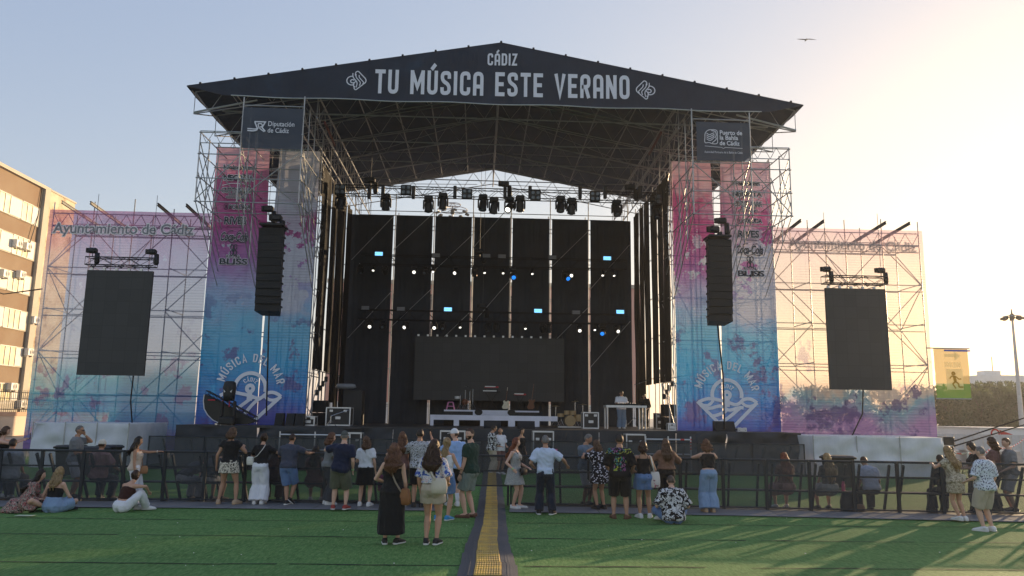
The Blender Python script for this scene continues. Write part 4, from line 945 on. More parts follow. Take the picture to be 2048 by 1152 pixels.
# ---- LED screens --------------------------------------------------------
led=N('led_screen_face'); bt_=led.n('ShaderNodeTexBrick'); bt_.offset=0; bt_.inputs['Scale'].default_value=2; bt_.inputs['Brick Width'].default_value=1; bt_.inputs['Row Height'].default_value=1; bt_.inputs['Mortar Size'].default_value=.012
bt_.inputs['Color1'].default_value=(.040,.041,.042,1); bt_.inputs['Color2'].default_value=(.048,.049,.050,1); bt_.inputs['Mortar'].default_value=(.026,.026,.027,1); led.l(led.mapping(rot=(R(90),0,0)),bt_.inputs['Vector'])
led.out(led.bsdf(bt_.outputs[0],.55,spec=.35))
def screen(x0,x1,z0,z1,Y,lab,cut=0):
    t=thing('led_screen',lab,'screen',((x0+x1)/2,Y,z0)); MB().b2((x0,Y,z0),(x1,Y+.12,z1)).build('screen_face',led.m,t)
    for k in range(int((x1-x0)/.5)): MB().b2((x0+.1+k*.5,Y+.02,z1+.001),(x0+.2+k*.5,Y+.1,z1+.10)).build('hanging_clamp',alum,t)
    return t
for q in(-1,1):
    c=[(174,541),(305,541),(288,751),(153,750)] if q<0 else [(1653,576),(1772,578),(1783,780),(1659,779)]
    P=[at(*k,31.6) for k in c]; x0=(P[0].x+P[3].x)/2; x1=(P[1].x+P[2].x)/2; z1=(P[0].z+P[1].z)/2; z0=(P[2].z+P[3].z)/2; nm='left' if q<0 else 'right'
    screen(x0,x1,z0,z1,31.6,'tall switched-off screen hanging in front of the %s wing banner'%nm)
    zt=z1+.36; tr=truss('screen_truss','short black truss carrying the %s side screen'%nm,(x0-.05,31.65,zt),(x1+.05,31.65,zt),group='short trusses above the side screens',h=.32)
    m=MB()
    for k in range(5):
        x=x0+.2+(x1-x0-.4)*k/4; m.tube((x,31.65,z1+.1),(x-.1,31.65,zt-.16),.018,5); m.tube((x,31.65,z1+.1),(x+.1,31.65,zt-.16),.018,5)
    m.build('drop_links',blackm,tr)
    for s_,x in((-1,x0+.12),(1,x1-.12)):
        m=MB(); hoist(x,31.65,zt+.22,11.0,'chain hoist at the %s end of the %s screen truss'%('outer' if s_*q>0 else 'inner',nm),bag=True,s=.75)
    cb=MB(); xx=x0+(x1-x0)*(.83 if q<0 else .55); cb.path([(xx,31.72,z0),(xx-.05,31.8,z0-1),(xx-(.02 if q<0 else .5),32.2,1.2),(xx-(.02 if q<0 else .7),32.4,.05)],.028); solo('power_cable',cb,blackm,'black power cable dropping from the %s side screen'%nm,'cable',(xx,32,0))
cs=[at(831,672,40.6),at(1128,804,40.6)]
t=screen(cs[0].x,cs[1].x,cs[1].z,cs[0].z,40.6,'wide dark video screen at the centre back of the stage')
# ---- hanging line arrays --------------------------------------------------
grille=mat('speaker_grille',(.010,.011,.012),.7,0,.2,40,.4,200)
for q in(-1,1):
    px0,px1,pt,pb=(516,560,455,628) if q<0 else (1419,1463,478,648); Y=30.6; nm='left' if q<0 else 'right'
    a=at(px0,pt,Y); b=at(px1,pb,Y); cx=(at((px0+px1)/2+(0 if q<0 else 0),(pt+pb)/2,Y)).x; z1,z0=a.z,b.z; n=11; hh=(z1-z0)/n
    t=thing('line_array','black loudspeaker line array hanging before the %s tower'%nm,'loudspeaker',(cx,Y,z0),'hanging loudspeaker line arrays')
    MB().box((cx,Y+.25,z1+.12),(.95,.9,.10),bev=.02).build('bumper_frame',blackm,t)
    y=Y; z=z1; tl=0
    for k in range(n):
        tl+=R(.3+.12*k*k*.12); hk=hh*.985; rot=Matrix.Rotation(-tl,3,'X')
        c=Vector((cx,y+.32,z-hk/2)); m=MB(); w_=.50
        pts=[(-w_,-.36),(w_,-.36),(w_*.72,.36),(-w_*.72,.36)]
        vs=[c+rot@Vector((x_,y_,s_*hk/2*.97)) for s_ in(-1,1) for x_,y_ in pts]; m.add(vs,[(3,2,1,0),(4,5,6,7),(0,1,5,4),(1,2,6,5),(2,3,7,6),(3,0,4,7)])
        cab=m.build('speaker_cabinet',blkcab,t); g=MB(); 
        g.add([c+rot@Vector((x_,-.366,z_*hk*.44)) for x_,z_ in((-.47,-1),(.47,-1),(.47,1),(-.47,1))],[(0,1,2,3)]); g.build('grille',grille,cab)
        # rigging lug standing proud at the side
        m=MB(); m.box(c+Vector((-q*(w_+.012),-.2,hk*.30)),(.05,.2,.07)); m.build('rigging_lug',blackm,cab)
        z-=hk*math.cos(tl); y+=hk*math.sin(tl)*.9
    hoist(cx+(.1 if q<0 else -.1),Y+.3,z1+.2,14.2,'chain hoist above the %s hanging loudspeaker array'%nm,s=.9)
    hoist(cx-q*-.42,Y+.9,z1+.75,14.2,'taller rear chain hoist above the %s loudspeaker array'%nm,s=.85)
    cb=MB(); e=(at(538,832,32.4) if q<0 else at(1443,858,32.4)); cb.path([(cx-.02,Y+.5,z0+.05),((cx+e.x)/2+.03,31.4,(z0+e.z)/2),(e.x,32.0,e.z+.02)],.032,6)
    solo('array_cable',cb,blackm,'black cable running down from the %s loudspeaker array'%nm,'cable',(cx,Y,1.6))
# ================================================================== ON THE STAGE
casem=mat('case_laminate',(.022,.023,.025),.5,bs=90)
def case(x,y,z,w_,d_,h_,lab,grp='aluminium edged flight cases',cat='flight case'):
    t=thing('flight_case',lab,cat,(x,y,z),grp); MB().b2((x-w_/2+.012,y-d_/2+.012,z+.012),(x+w_/2-.012,y+d_/2-.012,z+h_-.012)).build('case_body',casem,t)
    m=MB(); e=.05
    for sx in(-1,1):
        for sy in(-1,1): m.box((x+sx*(w_/2-e/2),y+sy*(d_/2-e/2),z+h_/2),(e,e,h_-2*e-.004))
        for sz in(0,1): m.box((x+sx*(w_/2-e/2),y,z+(e/2 if not sz else h_-e/2)),(e,d_,e))
    for sy in(-1,1):
        for sz in(0,1): m.box((x,y+sy*(d_/2-e/2),z+(e/2 if not sz else h_-e/2)),(w_-2*e-.004,e,e))
    m.build('edge_profile',alum,t); 
    for px in(-.28,.28): MB().box((x+px*w_,y-d_/2-.004,z+h_*.80),(.14,.03,.10),bev=.01).build('latch',alum,t)
    MB().box((x,y-d_/2-.004,z+h_*.42),(.22,.03,.12),bev=.012).build('handle',alum,t); return t
def C(px0,px1,py0,py1,Y,d_,z,lab):
    a=at(px0,py0,Y); b=at(px1,py1,Y); case((a.x+b.x)/2,Y+d_/2,z if z is not None else b.z,b.x-a.x,d_,(a.z-(z if z is not None else b.z)),lab)
C(684,722,865,900,30.2,.6,0,'flight case standing in the pit behind the grey capped man')
C(880,930,861,900,30.2,.6,0,'flight case in the pit behind the man in the white cap')
C(1066,1108,862,900,30.2,.6,0,'flight case in the pit behind the man in the pale blue shirt')
C(1252,1292,868,900,30.2,.6,0,'flight case in the pit left of the silver handrail')
C(652,700,814,850,33.5,.8,SZ,'large flight case left on stage by the side scaffold')
C(604,629,832,851,32.5,.6,SZ,'small silver edged rack case at the left stage corner')
C(1166,1198,824,852,34.5,.7,SZ,'open fronted flight case left of the DJ table')
C(1493,1412+83,857,866,32.0,.3,SZ,'x') if False else None
C(1475,1494,856,864,32.2,.4,SZ,'small white fronted box on the right tower platform')
C(1312,1330,826,854,36.5,.6,SZ,'upright rack case behind the right leg of the DJ table')
C(1336,1352,846,860,32.5,.3,SZ,'small grey box at the foot of the right side drape')
# handrails in the pit
for px0,px1,lab in((560,700,'silver handrail in the pit left of the stage centre'),(1291,1381,'silver handrail with red tape in the pit, right')):
    a=at(px0,868,30.0); b=at(px1,869,30.0); t=thing('pit_handrail',lab,'handrail',((a.x+b.x)/2,30,0)); z=1.28
    MB().tube((a.x,30,z),(b.x,30,z),.03,7).tube((a.x,30,.72),(b.x,30,.72),.025,7).build('rail',alum,t)
    for k in range(3): x=a.x+(b.x-a.x)*k/2; MB().tube((x,30,0),(x,30,z+.12),.028,7).build('upright',alum,t)
    if px0>1000:
        m=MB()
        for k in range(4): m.tube((b.x,30,.9+k*.12),(b.x,30,.96+k*.12),.031,7)
        m.tube((b.x-.4,30,z),(b.x-.25,30,z),.032,7); m.build('red_tape',mat('red_tape',(.6,.04,.04),.5),t)
# risers
wcl=cloth('white_skirt_cloth',(.66,.67,.76)); Yr=36.4
rs=thing('stage_riser','stepped black riser with ragged white cloth strips along its front','stage riser',(0,37.5,SZ))
P=lambda px,py,Y:at(px,py,Y)
x0,x1=P(860,840,Yr).x,P(1115,840,Yr).x; z1=P(988,831,Yr).z; z0=P(988,841,Yr).z
MB().b2((x0,Yr+.02,z0+.005),(x1,Yr+2.2,z1-.03)).build('lower_deck',blackm,rs)
m=MB(); hang(m,(x0,Yr,0),(x1,Yr,0),z0,z1,90,3,.006,2,2)
for px,wd in((862,5),(909,9),(962,13),(1018,12),(1068,11)): xx=P(px,845,Yr).x; ww=P(px+wd,845,Yr).x-xx; hang(m,(xx-.04,Yr-.012,0),(xx+ww,Yr-.012,0),SZ+.02,z0,6,4,.004,px,2)
m.build('white_cloth',wcl,rs); 
xa,xb=P(888,825,Yr+2.3).x,P(1078,825,Yr+2.3).x; zt=P(988,821,Yr+2.3).z; zb=P(988,830,Yr+2.3).z
MB().b2((xa,Yr+2.22,SZ+.01),(xb,Yr+4.0,zt)).build('upper_deck',blackm,rs); m=MB(); hang(m,(xa,Yr+2.3-.1,0),(xb,Yr+2.3-.1,0),zt-.07,zt+.01,60,2,.004,2,2); xc,xd=P(945,825,36).x,P(1030,825,36).x; hang(m,(xc,Yr+2.19,0),(xd,Yr+2.19,0),z1,zt-.07,30,3,.004,6,2); m.build('white_strip',wcl,rs)
ZU=zt
wh=mat('drum_white',(.6,.6,.58),.4); chrome=mat('chrome',(.6,.6,.6),.25,.9,.1,bump=0); brass=mat('brass_cymbal',(.45,.32,.10),.3,.8,.2,20,.1,100); wood=mat('guitar_wood',(.14,.05,.02),.35); creamg=mat('guitar_cream',(.62,.58,.44),.35); redk=mat('keyboard_red',(.42,.015,.03),.35); whk=mat('keys_white',(.7,.7,.68),.4); pinkp=mat('stool_pink',(.62,.22,.42),.5)
YU=Yr+2.6
def stand3(mb,x,y,z,h,r=.28):
    mb.tube((x,y,z+.25),(x,y,z+h),.014,6)
    for k in range(3): a=.5+k*2.09; mb.tube((x,y,z+.36),(x+r*math.cos(a),y+r*math.sin(a),z),.011,5)
def drumkit(x,y,z,lab,shell,s=1.0):
    t=thing('drum_kit',lab,'drum kit',(x,y,z),'drum kits on the stage')
    m=MB(); m.loft([((x,y-.22*s,z+.28*s),(.28*s,0,0),(0,0,.28*s)),((x,y+.22*s,z+.28*s),(.28*s,0,0),(0,0,.28*s))],18); m.build('bass_drum',shell,t,smooth=False)
    for dx,dy,dz,r,h in((-.45,.1,.55,.18,.16),(.45,.15,.42,.22,.34),(-.15,-.05,.68,.15,.2),(.16,-.05,.68,.16,.2)):
        MB().lathe((x+dx*s,y+dy*s,z+dz*s),[(r*s,-h*s/2),(r*s,h*s/2),(r*.95*s,h*s/2+.01)],14).build('tom_drum',shell,t)
    for dx,dz,r in((-.7,1.0,.22),(.7,1.1,.24),(.3,1.25,.2)):
        c=MB().lathe((x+dx*s,y+.2*s,z+dz*s),[(r*s,0),(.05*s,.03),(.01,.05)],16).build('cymbal',brass,t); mm=MB(); stand3(mm,x+dx*s,y+.2*s,z,dz*s,.25); mm.build('cymbal_stand',chrome,t)
    mm=MB(); stand3(mm,x-.45*s,y+.1*s,z,.45*s,.2); mm.build('snare_stand',chrome,t)
drumkit(P(1140,840,37.5).x,37.6,SZ+.05,'dark drum kit with tan bass drum at stage right of the white riser',mat('drum_tan',(.34,.24,.12),.4),.95)
pk=P(1140,850,36.6); solo('drum_riser_edge',MB().b2((P(1116,845,36.6).x,36.5,SZ+.005),(P(1166,845,36.6).x,38.6,SZ+.05)),alum,'low aluminium platform edge under the dark drum kit','platform',(pk.x,37,SZ))
pc=P(925,820,YU); t=thing('percussion_stand','percussion stand with white snare and bells beside the pink stool','drum',(pc.x,YU,ZU)); m=MB()
for dx,h in((-.12,.75),(.12,1.0),(.35,.95)): stand3(m,pc.x+dx,YU,ZU,h,.2)
m.build('stands',chrome,t); MB().lathe((P(915,795,YU).x,YU-.1,P(915,795,YU).z),[(.14,-.06),(.14,.06),(.02,.065)],14).build('snare_drum',wh,t)
MB().ball((pc.x+.1,YU+.1,ZU+.4),(.16,.16,.18)).build('conga_body',wood,t); MB().lathe((P(932,772,YU).x,YU,P(932,772,YU).z),[(.10,-.03),(.12,0),(.03,.02)],12).build('bell',chrome,t)
ps=P(901,818,YU-.2); t=thing('pink_stool','small pink plastic step stool at the left of the white riser','stool',(ps.x,YU-.2,ZU))
MB().b2((ps.x-.13,YU-.33,ZU+.36),(ps.x+.13,YU-.07,ZU+.40),.015).build('seat',pinkp,t)
for sx in(-1,1):
    for sy in(-1,1): MB().bar((ps.x+sx*.12,YU-.2+sy*.12,ZU+.36),(ps.x+sx*.2,YU-.2+sy*.16,ZU),.06,.05).build('leg',pinkp,t)
MB().b2((ps.x-.16,YU-.34,ZU+.16),(ps.x+.16,YU-.32,ZU+.2)).build('cross_bar',pinkp,t)
def keyb(px,py,wpx,lab,tiers,m0):
    p=P(px,py,YU); w_=P(px+wpx,py,YU).x-p.x; t=thing('keyboard_stand',lab,'keyboard',(p.x,YU,ZU))
    for k,(dz,ww,mm) in enumerate(tiers):
        c=Vector((p.x,YU+.1*k,p.z+dz)); b_=MB().box(c,(w_*ww,.3,.08),bev=.02).build('keyboard_body',mm,t); MB().box(c+Vector((-w_*ww*.1,-.152,.025)),(w_*ww*.75,.02,.05)).build('keys',whk,b_)
    m=MB()
    for q in(-1,1): m.tube((p.x-q*w_*.3,YU,ZU),(p.x+q*w_*.3,YU,p.z-.04),.02,6); m.tube((p.x+q*w_*.3,YU+.1,p.z-.04),(p.x+q*w_*.3,YU+.12,p.z+tiers[-1][0]),.018,6)
    m.build('stand_legs',blackm,t)
keyb(983,783,40,'tiered red and white keyboards on a black stand, centre riser',[(0,.9,blackm),(.22,.7,redk)],0)
keyb(1040,789,24,'single red keyboard on a black stand beside the guitars',[(0,1,redk)],0)
def guitar(px,py,lab,bm_,s=1,tilt=.1):
    p=P(px,py,YU-.1); t=thing('electric_guitar',lab,'guitar',(p.x,YU-.1,ZU),'electric guitars on stands'); z=ZU+.08; m=MB()
    out=[(-.10,0),(-.17,.10),(-.13,.22),(-.10,.30),(-.15,.42),(-.08,.46),(-.03,.40),(.05,.40),(.12,.46),(.15,.38),(.10,.28),(.14,.18),(.17,.08),(.08,0)]
    m.prism([(p.x+x*s+y*tilt,YU-.12,z+y*s) for x,y in out],(0,.045,0)); m.build('guitar_body',bm_,t)
    MB().bar((p.x+.38*tilt,YU-.13,z+.38*s),(p.x+1.0*tilt,YU-.1,z+.98*s),.05,.03).build('neck',wood,t); MB().bar((p.x+.99*tilt,YU-.1,z+.97*s),(p.x+1.15*tilt,YU-.08,z+1.14*s),.085,.02).build('headstock',bm_,t)
    m=MB(); stand3(m,p.x,YU+.05,ZU,.5,.2); m.bar((p.x-.12,YU-.14,z),(p.x+.12,YU-.14,z),.02,.02); m.build('guitar_stand',blackm,t)
guitar(1010,815,'cream electric guitar on a stand in the middle of the riser',creamg,.95); guitar(1061,815,'brown electric bass on a stand at the right end of the riser',wood,1.12,.14)
pm_=P(945,818,YU); t=thing('microphone_stand','microphone stand between percussion and keyboards on the riser','microphone stand',(pm_.x,YU,ZU)); m=MB(); stand3(m,pm_.x,YU,ZU,1.05,.25); m.build('stand',chrome,t); m=MB(); m.tube((pm_.x,YU,ZU+1.05),(pm_.x-.25,YU-.1,ZU+1.18),.012,5); m.ball((pm_.x-.27,YU-.11,ZU+1.19),.04); m.build('boom_microphone',blackm,t)
for px,nm in((957,'left'),(1022,'right')):
    p=P(px,828,Yr+2); m=MB(); m.loft([((p.x,Yr+1.3,z1+.14),(.18,0,0),(0,0,.15)),((p.x,Yr+1.5,z1+.15),(.2,0,0),(0,0,.16)),((p.x+.02,Yr+1.75,z1+.12),(.12,0,0),(0,0,.1))],12)
    solo('floor_fan',m,blkcab,'round black floor fan on the lower riser step, %s one'%nm,'fan',(p.x,Yr+1.4,z1),'round black fans on the riser')
wedge=[]
def monitor(px,py,Y,w_,h_,z,lab):
    p=P(px,py,Y); t=thing('floor_monitor',lab,'loudspeaker',(p.x,Y,z),'black floor monitors and subs'); m=MB()
    m.prism([(p.x-w_/2,Y,z),(p.x-w_/2,Y+.45,z),(p.x-w_/2,Y+.45,z+h_),(p.x-w_/2,Y+.22,z+h_)],(w_,0,0)); m.build('cabinet',blkcab,t)
    g=MB(); n=Vector((0,-h_,.22)).normalized()*.006
    g.quad(*[Vector(v)+n for v in((p.x-w_/2+.03,Y+.012,z+.04),(p.x+w_/2-.03,Y+.012,z+.04),(p.x+w_/2-.03,Y+.21,z+h_-.04),(p.x-w_/2+.03,Y+.21,z+h_-.04))]); g.build('grille',grille,t)
for px,nm in((556,'nearest the tilted disc'),(578,'middle'),(597,'nearest the rack case')): monitor(px,848,32.0,.33,.5,SZ,'upright black speaker of the left trio, %s'%nm)
monitor(1452,862,32.0,.85,.42,SZ,'black wedge speaker on the right tower platform under the emblem')
for px,nm in((985,'left of centre'),(1053,'right of centre')): monitor(px,850,31.6,.7,.32,SZ,'low black wedge monitor at the stage edge, %s'%nm)
for q,px0,px1,pt in((-1,624,653,800),(1,1328,1352,808)):
    a=P(px0,pt,35.0); b=P(px1,pt,35.0); t=thing('side_fill','stacked black side-fill speakers on the %s of the stage'%('left' if q<0 else 'right'),'loudspeaker',((a.x+b.x)/2,35,SZ)); h_=(a.z-SZ)
    for k in range(2): c=MB().b2((a.x,35,SZ+k*h_/2),(b.x,35.7,SZ+(k+1)*h_/2-.01),.02).build('speaker_box',blkcab,t); MB().b2((a.x+.04,34.985,SZ+k*h_/2+.04),(b.x-.04,34.995,SZ+(k+1)*h_/2-.05)).build('grille',grille,c)
    m=MB()
    for k in range(4): m.lathe(((a.x+b.x)/2-.2+.13*k,35.3,SZ+h_+.35+.2*k),[(.05,-.12),(.08,-.1),(.08,.1),(.05,.12)],8)
    m.tube(((a.x+b.x)/2,35.4,SZ+h_),((a.x+b.x)/2,35.4,SZ+h_+1.3),.03,6); m.build('lamp_cluster',blackm,t)
    for k in range(4): MB().lathe(((a.x+b.x)/2-.2+.13*k,35.3,SZ+h_+.2+.2*k),[(.065,0),(.04,.03)],8).build('lamp_face',wh,t)
# DJ table
t=thing('equipment_table','high silver framed table behind which the DJ stands','table',(P(1270,850,35).x,35,SZ)); a=P(1211,812,35); b=P(1292,816,35)
MB().b2((a.x,34.8,a.z-.06),(b.x,35.6,a.z+.04)).build('tabletop',alum,t)
for x in(a.x+.06,b.x-.06,b.x-.35):
    for y in((34.86,) if x==b.x-.35 else(34.86,35.54)): MB().tube((x,y,SZ),(x,y,a.z-.06),.04,7).build('leg',alum,t)
tz=a.z+.04; t=thing('mixing_console','black DJ mixing console on the silver table','mixer',((a.x+b.x)/2-.1,35.2,tz)); MB().b2((a.x+.5,34.95,tz),(b.x-.35,35.4,tz+.09),.02).build('console',blackm,t)
m=MB()
for k in range(8): m.lathe((a.x+.6+k*.11,35.1,tz+.09),[(.02,0),(.02,.025)],6)
m.build('knobs',alum,t)
# backstage clutter left and right: dish light, stands, cables
t=thing('round_reflector','wide grey shallow reflector on a black stand, left side of the stage','reflector',(P(692,772,36).x,36,SZ)); p=P(692,772,36)
m=MB(); m.loft([(p+Vector((0,0,-.13)),(.3,0,0),(0,.2,0)),(p+Vector((0,0,-.06)),(.48,0,0),(0,.3,0)),(p+Vector((0,0,.08)),(.42,0,0),(0,.28,0)),(p+Vector((0,0,.1)),(.3,0,0),(0,.2,0))],20); m.build('dish',mat('dish_grey',(.25,.26,.28),.45),t,smooth=True); MB().b2((p.x-.1,36.1,SZ),(p.x+.75,37,p.z-.2)).build('black_box',casem,t)
def ustand(px,py0,py1,Y,lab):
    p=P(px,py0,Y); b_=P(px,py1,Y); m=MB(); stand3(m,p.x,Y,b_.z,p.z-b_.z,.35); m.tube((p.x,Y,p.z),(p.x+.7,Y,p.z+.25),.014,5); solo('boom_stand',m,chrome,lab,'stand',(p.x,Y,b_.z))
ustand(1268,770,850,37,'tall boom stand behind the DJ'); ustand(662,832,858,31.6,'black tripod at the left stage edge by the flight case')
# half disc prop on the left platform with moving spot on it
dm=mat('disc_black',(.016,.018,.018),.45); Yd=31.75; hx=lambda px,py:P(px,py,Yd)
t=thing('half_disc_prop','tilted black half disc prop with metal rim and red straps, left platform','stage prop',(hx(455,850).x,Yd,SZ))
L0=hx(409,789); L1=hx(512,842); ax_=(L1-L0); ax_.y=0; Ld=ax_.length; ax_.normalize(); dn=Vector((-ax_.z*-1,0,-ax_.x)); dn=Vector((ax_.z,0,-ax_.x))
prof=[(0,0),(.04,.16),(.12,.34),(.22,.44),(.34,.5),(.5,.5),(.7,.38),(.88,.2),(1,0)]
pts=[L0+ax_*u*Ld+dn*v*Ld*.62 for u,v in prof]
for p_ in pts: p_.z=max(p_.z,SZ+.03)
MB().prism(pts,(0,.28,0)).build('disc_panel',dm,t); m=MB(); m.path([p_+Vector((0,-.02,0)) for p_ in pts[:7]],.022,5); m.build('metal_rim',alum,t)
m=MB(); truss_mesh(m,L0+Vector((.05,.14,.08)),L1+Vector((-.02,.14,.08)),.16,.3,.25,.018,.009); m.build('top_truss',blackm,t); m=MB()
for px,py in((424,800),(446,806)): p_=hx(px,py); m.box(p_+Vector((0,-.06,0)),(.28 if px<430 else .06,.02,.04 if px<430 else .2))
p_=hx(461,805); m.box(p_+Vector((0,-.14,0)),(.045,.02,.36)); m.build('red_strap',mat('strap_red',(.55,.02,.05),.5),t)
m=MB()
for k in range(4): m.lathe((hx(436+k*9,848).x,Yd-.1,SZ),[(.10,0),(.10,.06),(.06,.08)],10)
m.build('chrome_feet',chrome,t)
t=thing('follow_spot','large black moving spotlight standing in front of the tilted half disc','spotlight',(hx(461,850).x,Yd-.4,SZ)); x=hx(461,850).x
MB().b2((x-.3,Yd-.65,SZ+.02),(x+.3,Yd-.2,SZ+.32),.05).build('base_box',blackm,t)
m=MB(); 
for q in(-1,1): m.b2((x+q*.24-.05,Yd-.52,SZ+.32),(x+q*.24+.05,Yd-.34,SZ+.95),.03)
m.build('yoke',blackm,t); zc=hx(461,780).z-.02
MB().loft([((x,Yd-.43,zc-.42),(.2,0,0),(0,.2,0)),((x,Yd-.43,zc-.2),(.22,0,0),(0,.22,0)),((x,Yd-.43,zc+.1),(.25,0,0),(0,.2,0)),((x,Yd-.43,zc+.3),(.22,0,0),(0,.18,0)),((x,Yd-.43,zc+.36),(.15,0,0),(0,.12,0))],12,3).build('spot_head',blackm,t,smooth=True)
for q in(-1,1): MB().prism([(x+q*.09,Yd-.66,zc-.06),(x+q*.17,Yd-.655,zc+.02),(x+q*.14,Yd-.66,zc-.1)],(0,.02,0)).build('small_lens',wh,t)  # white slivers modelled as glints on the spot head
# ================================================================== PIT BARRIERS, RAMP, BINS
barm=mat('barrier_black',(.028,.034,.042),.45,.25,.3,6,.1); platem=mat('foot_plate',(.20,.205,.22),.5,.3,.25,3,.3,60)
pf=N('perforated_sheet'); pf.out(pf.mixsh(.66,pf.bsdf((.060,.068,.078),.6),pf.transp()))
pf2=N('dark_mesh_cover'); pf2.out(pf2.mixsh(.32,pf2.bsdf(pf2.mix(pf2.noise(.6,4),(.052,.058,.066),(.068,.075,.086)),.7),pf2.transp()))
BH=1.2
def barrier_tree(gate=False,W=1.0):
    t=thing('crowd_barrier','x','crowd barrier',(0,0,0)); zb=.46 if gate else .06
    MB().b2((-W/2+.035,-.004,zb+.03),(W/2-.035,.004,BH-.05)).build('perforated_panel',pf.m,t,local=True)
    m=MB(); m.b2((-W/2+.005,-.03,BH-.05),(W/2-.005,.05,BH),.012)
    for x in(-1,1): m.b2((x*(W/2-.02)-.018,-.025,.02),(x*(W/2-.02)+.018,.025,BH-.051))
    m.b2((-W/2+.04,-.02,zb),(W/2-.04,.02,zb+.03)); 
    for z in((.82,.86),): m.b2((-W/2+.04,.006,z[0]-.02),(W/2-.04,.03,z[1]-.02))
    m.build('frame',barm,t,local=True)
    if not gate:
        MB().b2((-W/2+.006,-1.12,.012),(W/2-.006,-.03,.03),.008).build('foot_plate',platem,t,local=True)
        for x in(-.34,.34): MB().bar((x,.02,BH-.1),(x+.06,.62,.02),.05,.06).build('brace',barm,t,local=True)
        MB().b2((-W/2+.01,.10,.44),(W/2-.01,.42,.475),.01).build('step',barm,t,local=True); MB().b2((-W/2+.02,.02,.01),(W/2-.02,.66,.03)).build('base_frame',barm,t,local=True)
    return t
bar0=barrier_tree(); gate0=barrier_tree(True,1.06)
seg=[(-14.6,18.78,-7.1,18.95),(-7.1,18.95,-1.42,18.85),(.15,18.75,5.2,18.45),(5.2,18.45,15.2,17.35)]
n=0
def blab(x):
    return 'front crowd barrier unit '
BL=['past the left edge','beyond the left edge','at the left edge of the photo','behind the woman in the floral dress','between the sitting blonde and the floral dress','in front of the man with hand at his mouth','before the white capped person','behind the pointing woman','right of the pointing woman','before the bent over sitter','left of the leopard skirt woman','behind the leopard skirt woman','behind the wide white trousers','behind the man with crossed legs','right of the man with crossed legs','behind the navy polo man','behind the white T-shirt woman','behind the black maxi dress','behind the patterned shirt man','behind the blue trainers woman',
'beside the cable ramp at its right','behind the pale blue shirt man','under the pink cup','behind the lilac sleeve','behind the colourful shirt man','behind the tote bag woman','behind the brown blouse woman','behind the wide jeans woman','right of the wide jeans woman','in front of the red haired sitter','between red haired and blonde sitters','in front of the pink bottle','before the grey shirted sitter','right of the grey shirted sitter','left of the tan dress woman','behind the tan dress woman','behind the animal print shirt man','at the right edge of the photo','past the right edge','beyond the right edge']
for (xa,ya,xb,yb) in seg:
    L=math.hypot(xb-xa,yb-ya); k=max(1,round(L/1.0)); an=math.atan2(yb-ya,xb-xa)
    for i in range(k):
        u=(i+.5)/k; t=bar0 if n==0 else copy_tree(bar0); t.location=(xa+(xb-xa)*u,ya+(yb-ya)*u,0); t.rotation_euler=(0,0,an); t.scale=(L/k,1,1)
        tag(t,'black perforated crowd barrier, unit '+BL[min(n,len(BL)-1)],group='front row of black crowd barriers'); n+=1
gate0.location=((-1.42+.15)/2,18.8,0); gate0.scale=(1.45,1,1); tag(gate0,'barrier gate bridging the yellow cable ramp between two barrier runs',group='front row of black crowd barriers')
def rear_tree():
    t=thing('pit_barrier','x','crowd barrier',(0,0,0)); m=MB(); hang(m,(-1.02,0,0),(1.02,0,0),.05,1.18,16,8,.008,3,2); m.build('mesh_cover',pf2.m,t,local=True)
    m=MB(); m.b2((-1.02,-.03,1.17),(1.02,.04,1.2),.01)
    for x in(-1,1): m.b2((x*1.0-.02,-.01,.01),(x*1.0+.02,.03,1.169))
    m.build('frame',barm,t,local=True); MB().b2((-1.0,.04,.01),(1.0,.8,.03)).build('base_frame',barm,t,local=True)
    for x in(-.5,.5): MB().bar((x,.03,1.1),(x,.75,.03),.05,.05).build('brace',barm,t,local=True)
    return t
r0=rear_tree(); xa=at(292,930,29.2).x; xb=at(1612,940,29.2).x; k=12
RL=['far left end by the white ballast sheet','second from the left','third from the left, behind the leopard skirt','fourth from the left','fifth from the left','sixth from the left, left of centre','sixth from the right, behind the two men in the pit','fifth from the right','fourth from the right','third from the right','second from the right','far right end by the white ballast sheet']
for i in range(k):
    t=r0 if i==0 else copy_tree(r0); t.location=(xa+(xb-xa)*(i+.5)/k,29.2,0); t.scale=((xb-xa)/k/2.06,1,1); tag(t,'mesh covered pit barrier, '+RL[i],group='rear row of mesh covered pit barriers')
# yellow cable ramp
yel=N('ramp_yellow'); yv=yel.n('ShaderNodeTexWave',bands_direction='X'); yv.inputs['Scale'].default_value=9; yel.l(yel.mapping(),yv.inputs['Vector'])
yc=yel.mix(yel.ramp(yel.noise(3.5,6,rough=.7),[(.42,0),(.68,1)]),(.60,.40,.09),(.30,.22,.11)); yel.out(yel.bsdf(yc,.6,0,yel.bump(yel.math('ADD',yv.outputs[1],yel.math('MULTIPLY',yel.voro(26),.6)),.6,.012)))
rub=mat('ramp_rubber',(.085,.085,.092),.6,0,.4,5,.5,40)
ctr=[(976,1160),(976,1130),(975,1104),(976,1083),(979,1065),(981,1050),(982,1036),(982,1024),(983,1012),(983,1002),(983,992),(983,983),(984,974),(984,966),(984,958),(984,951),(984,945)]
cp=[gz(px,py) for px,py in ctr]
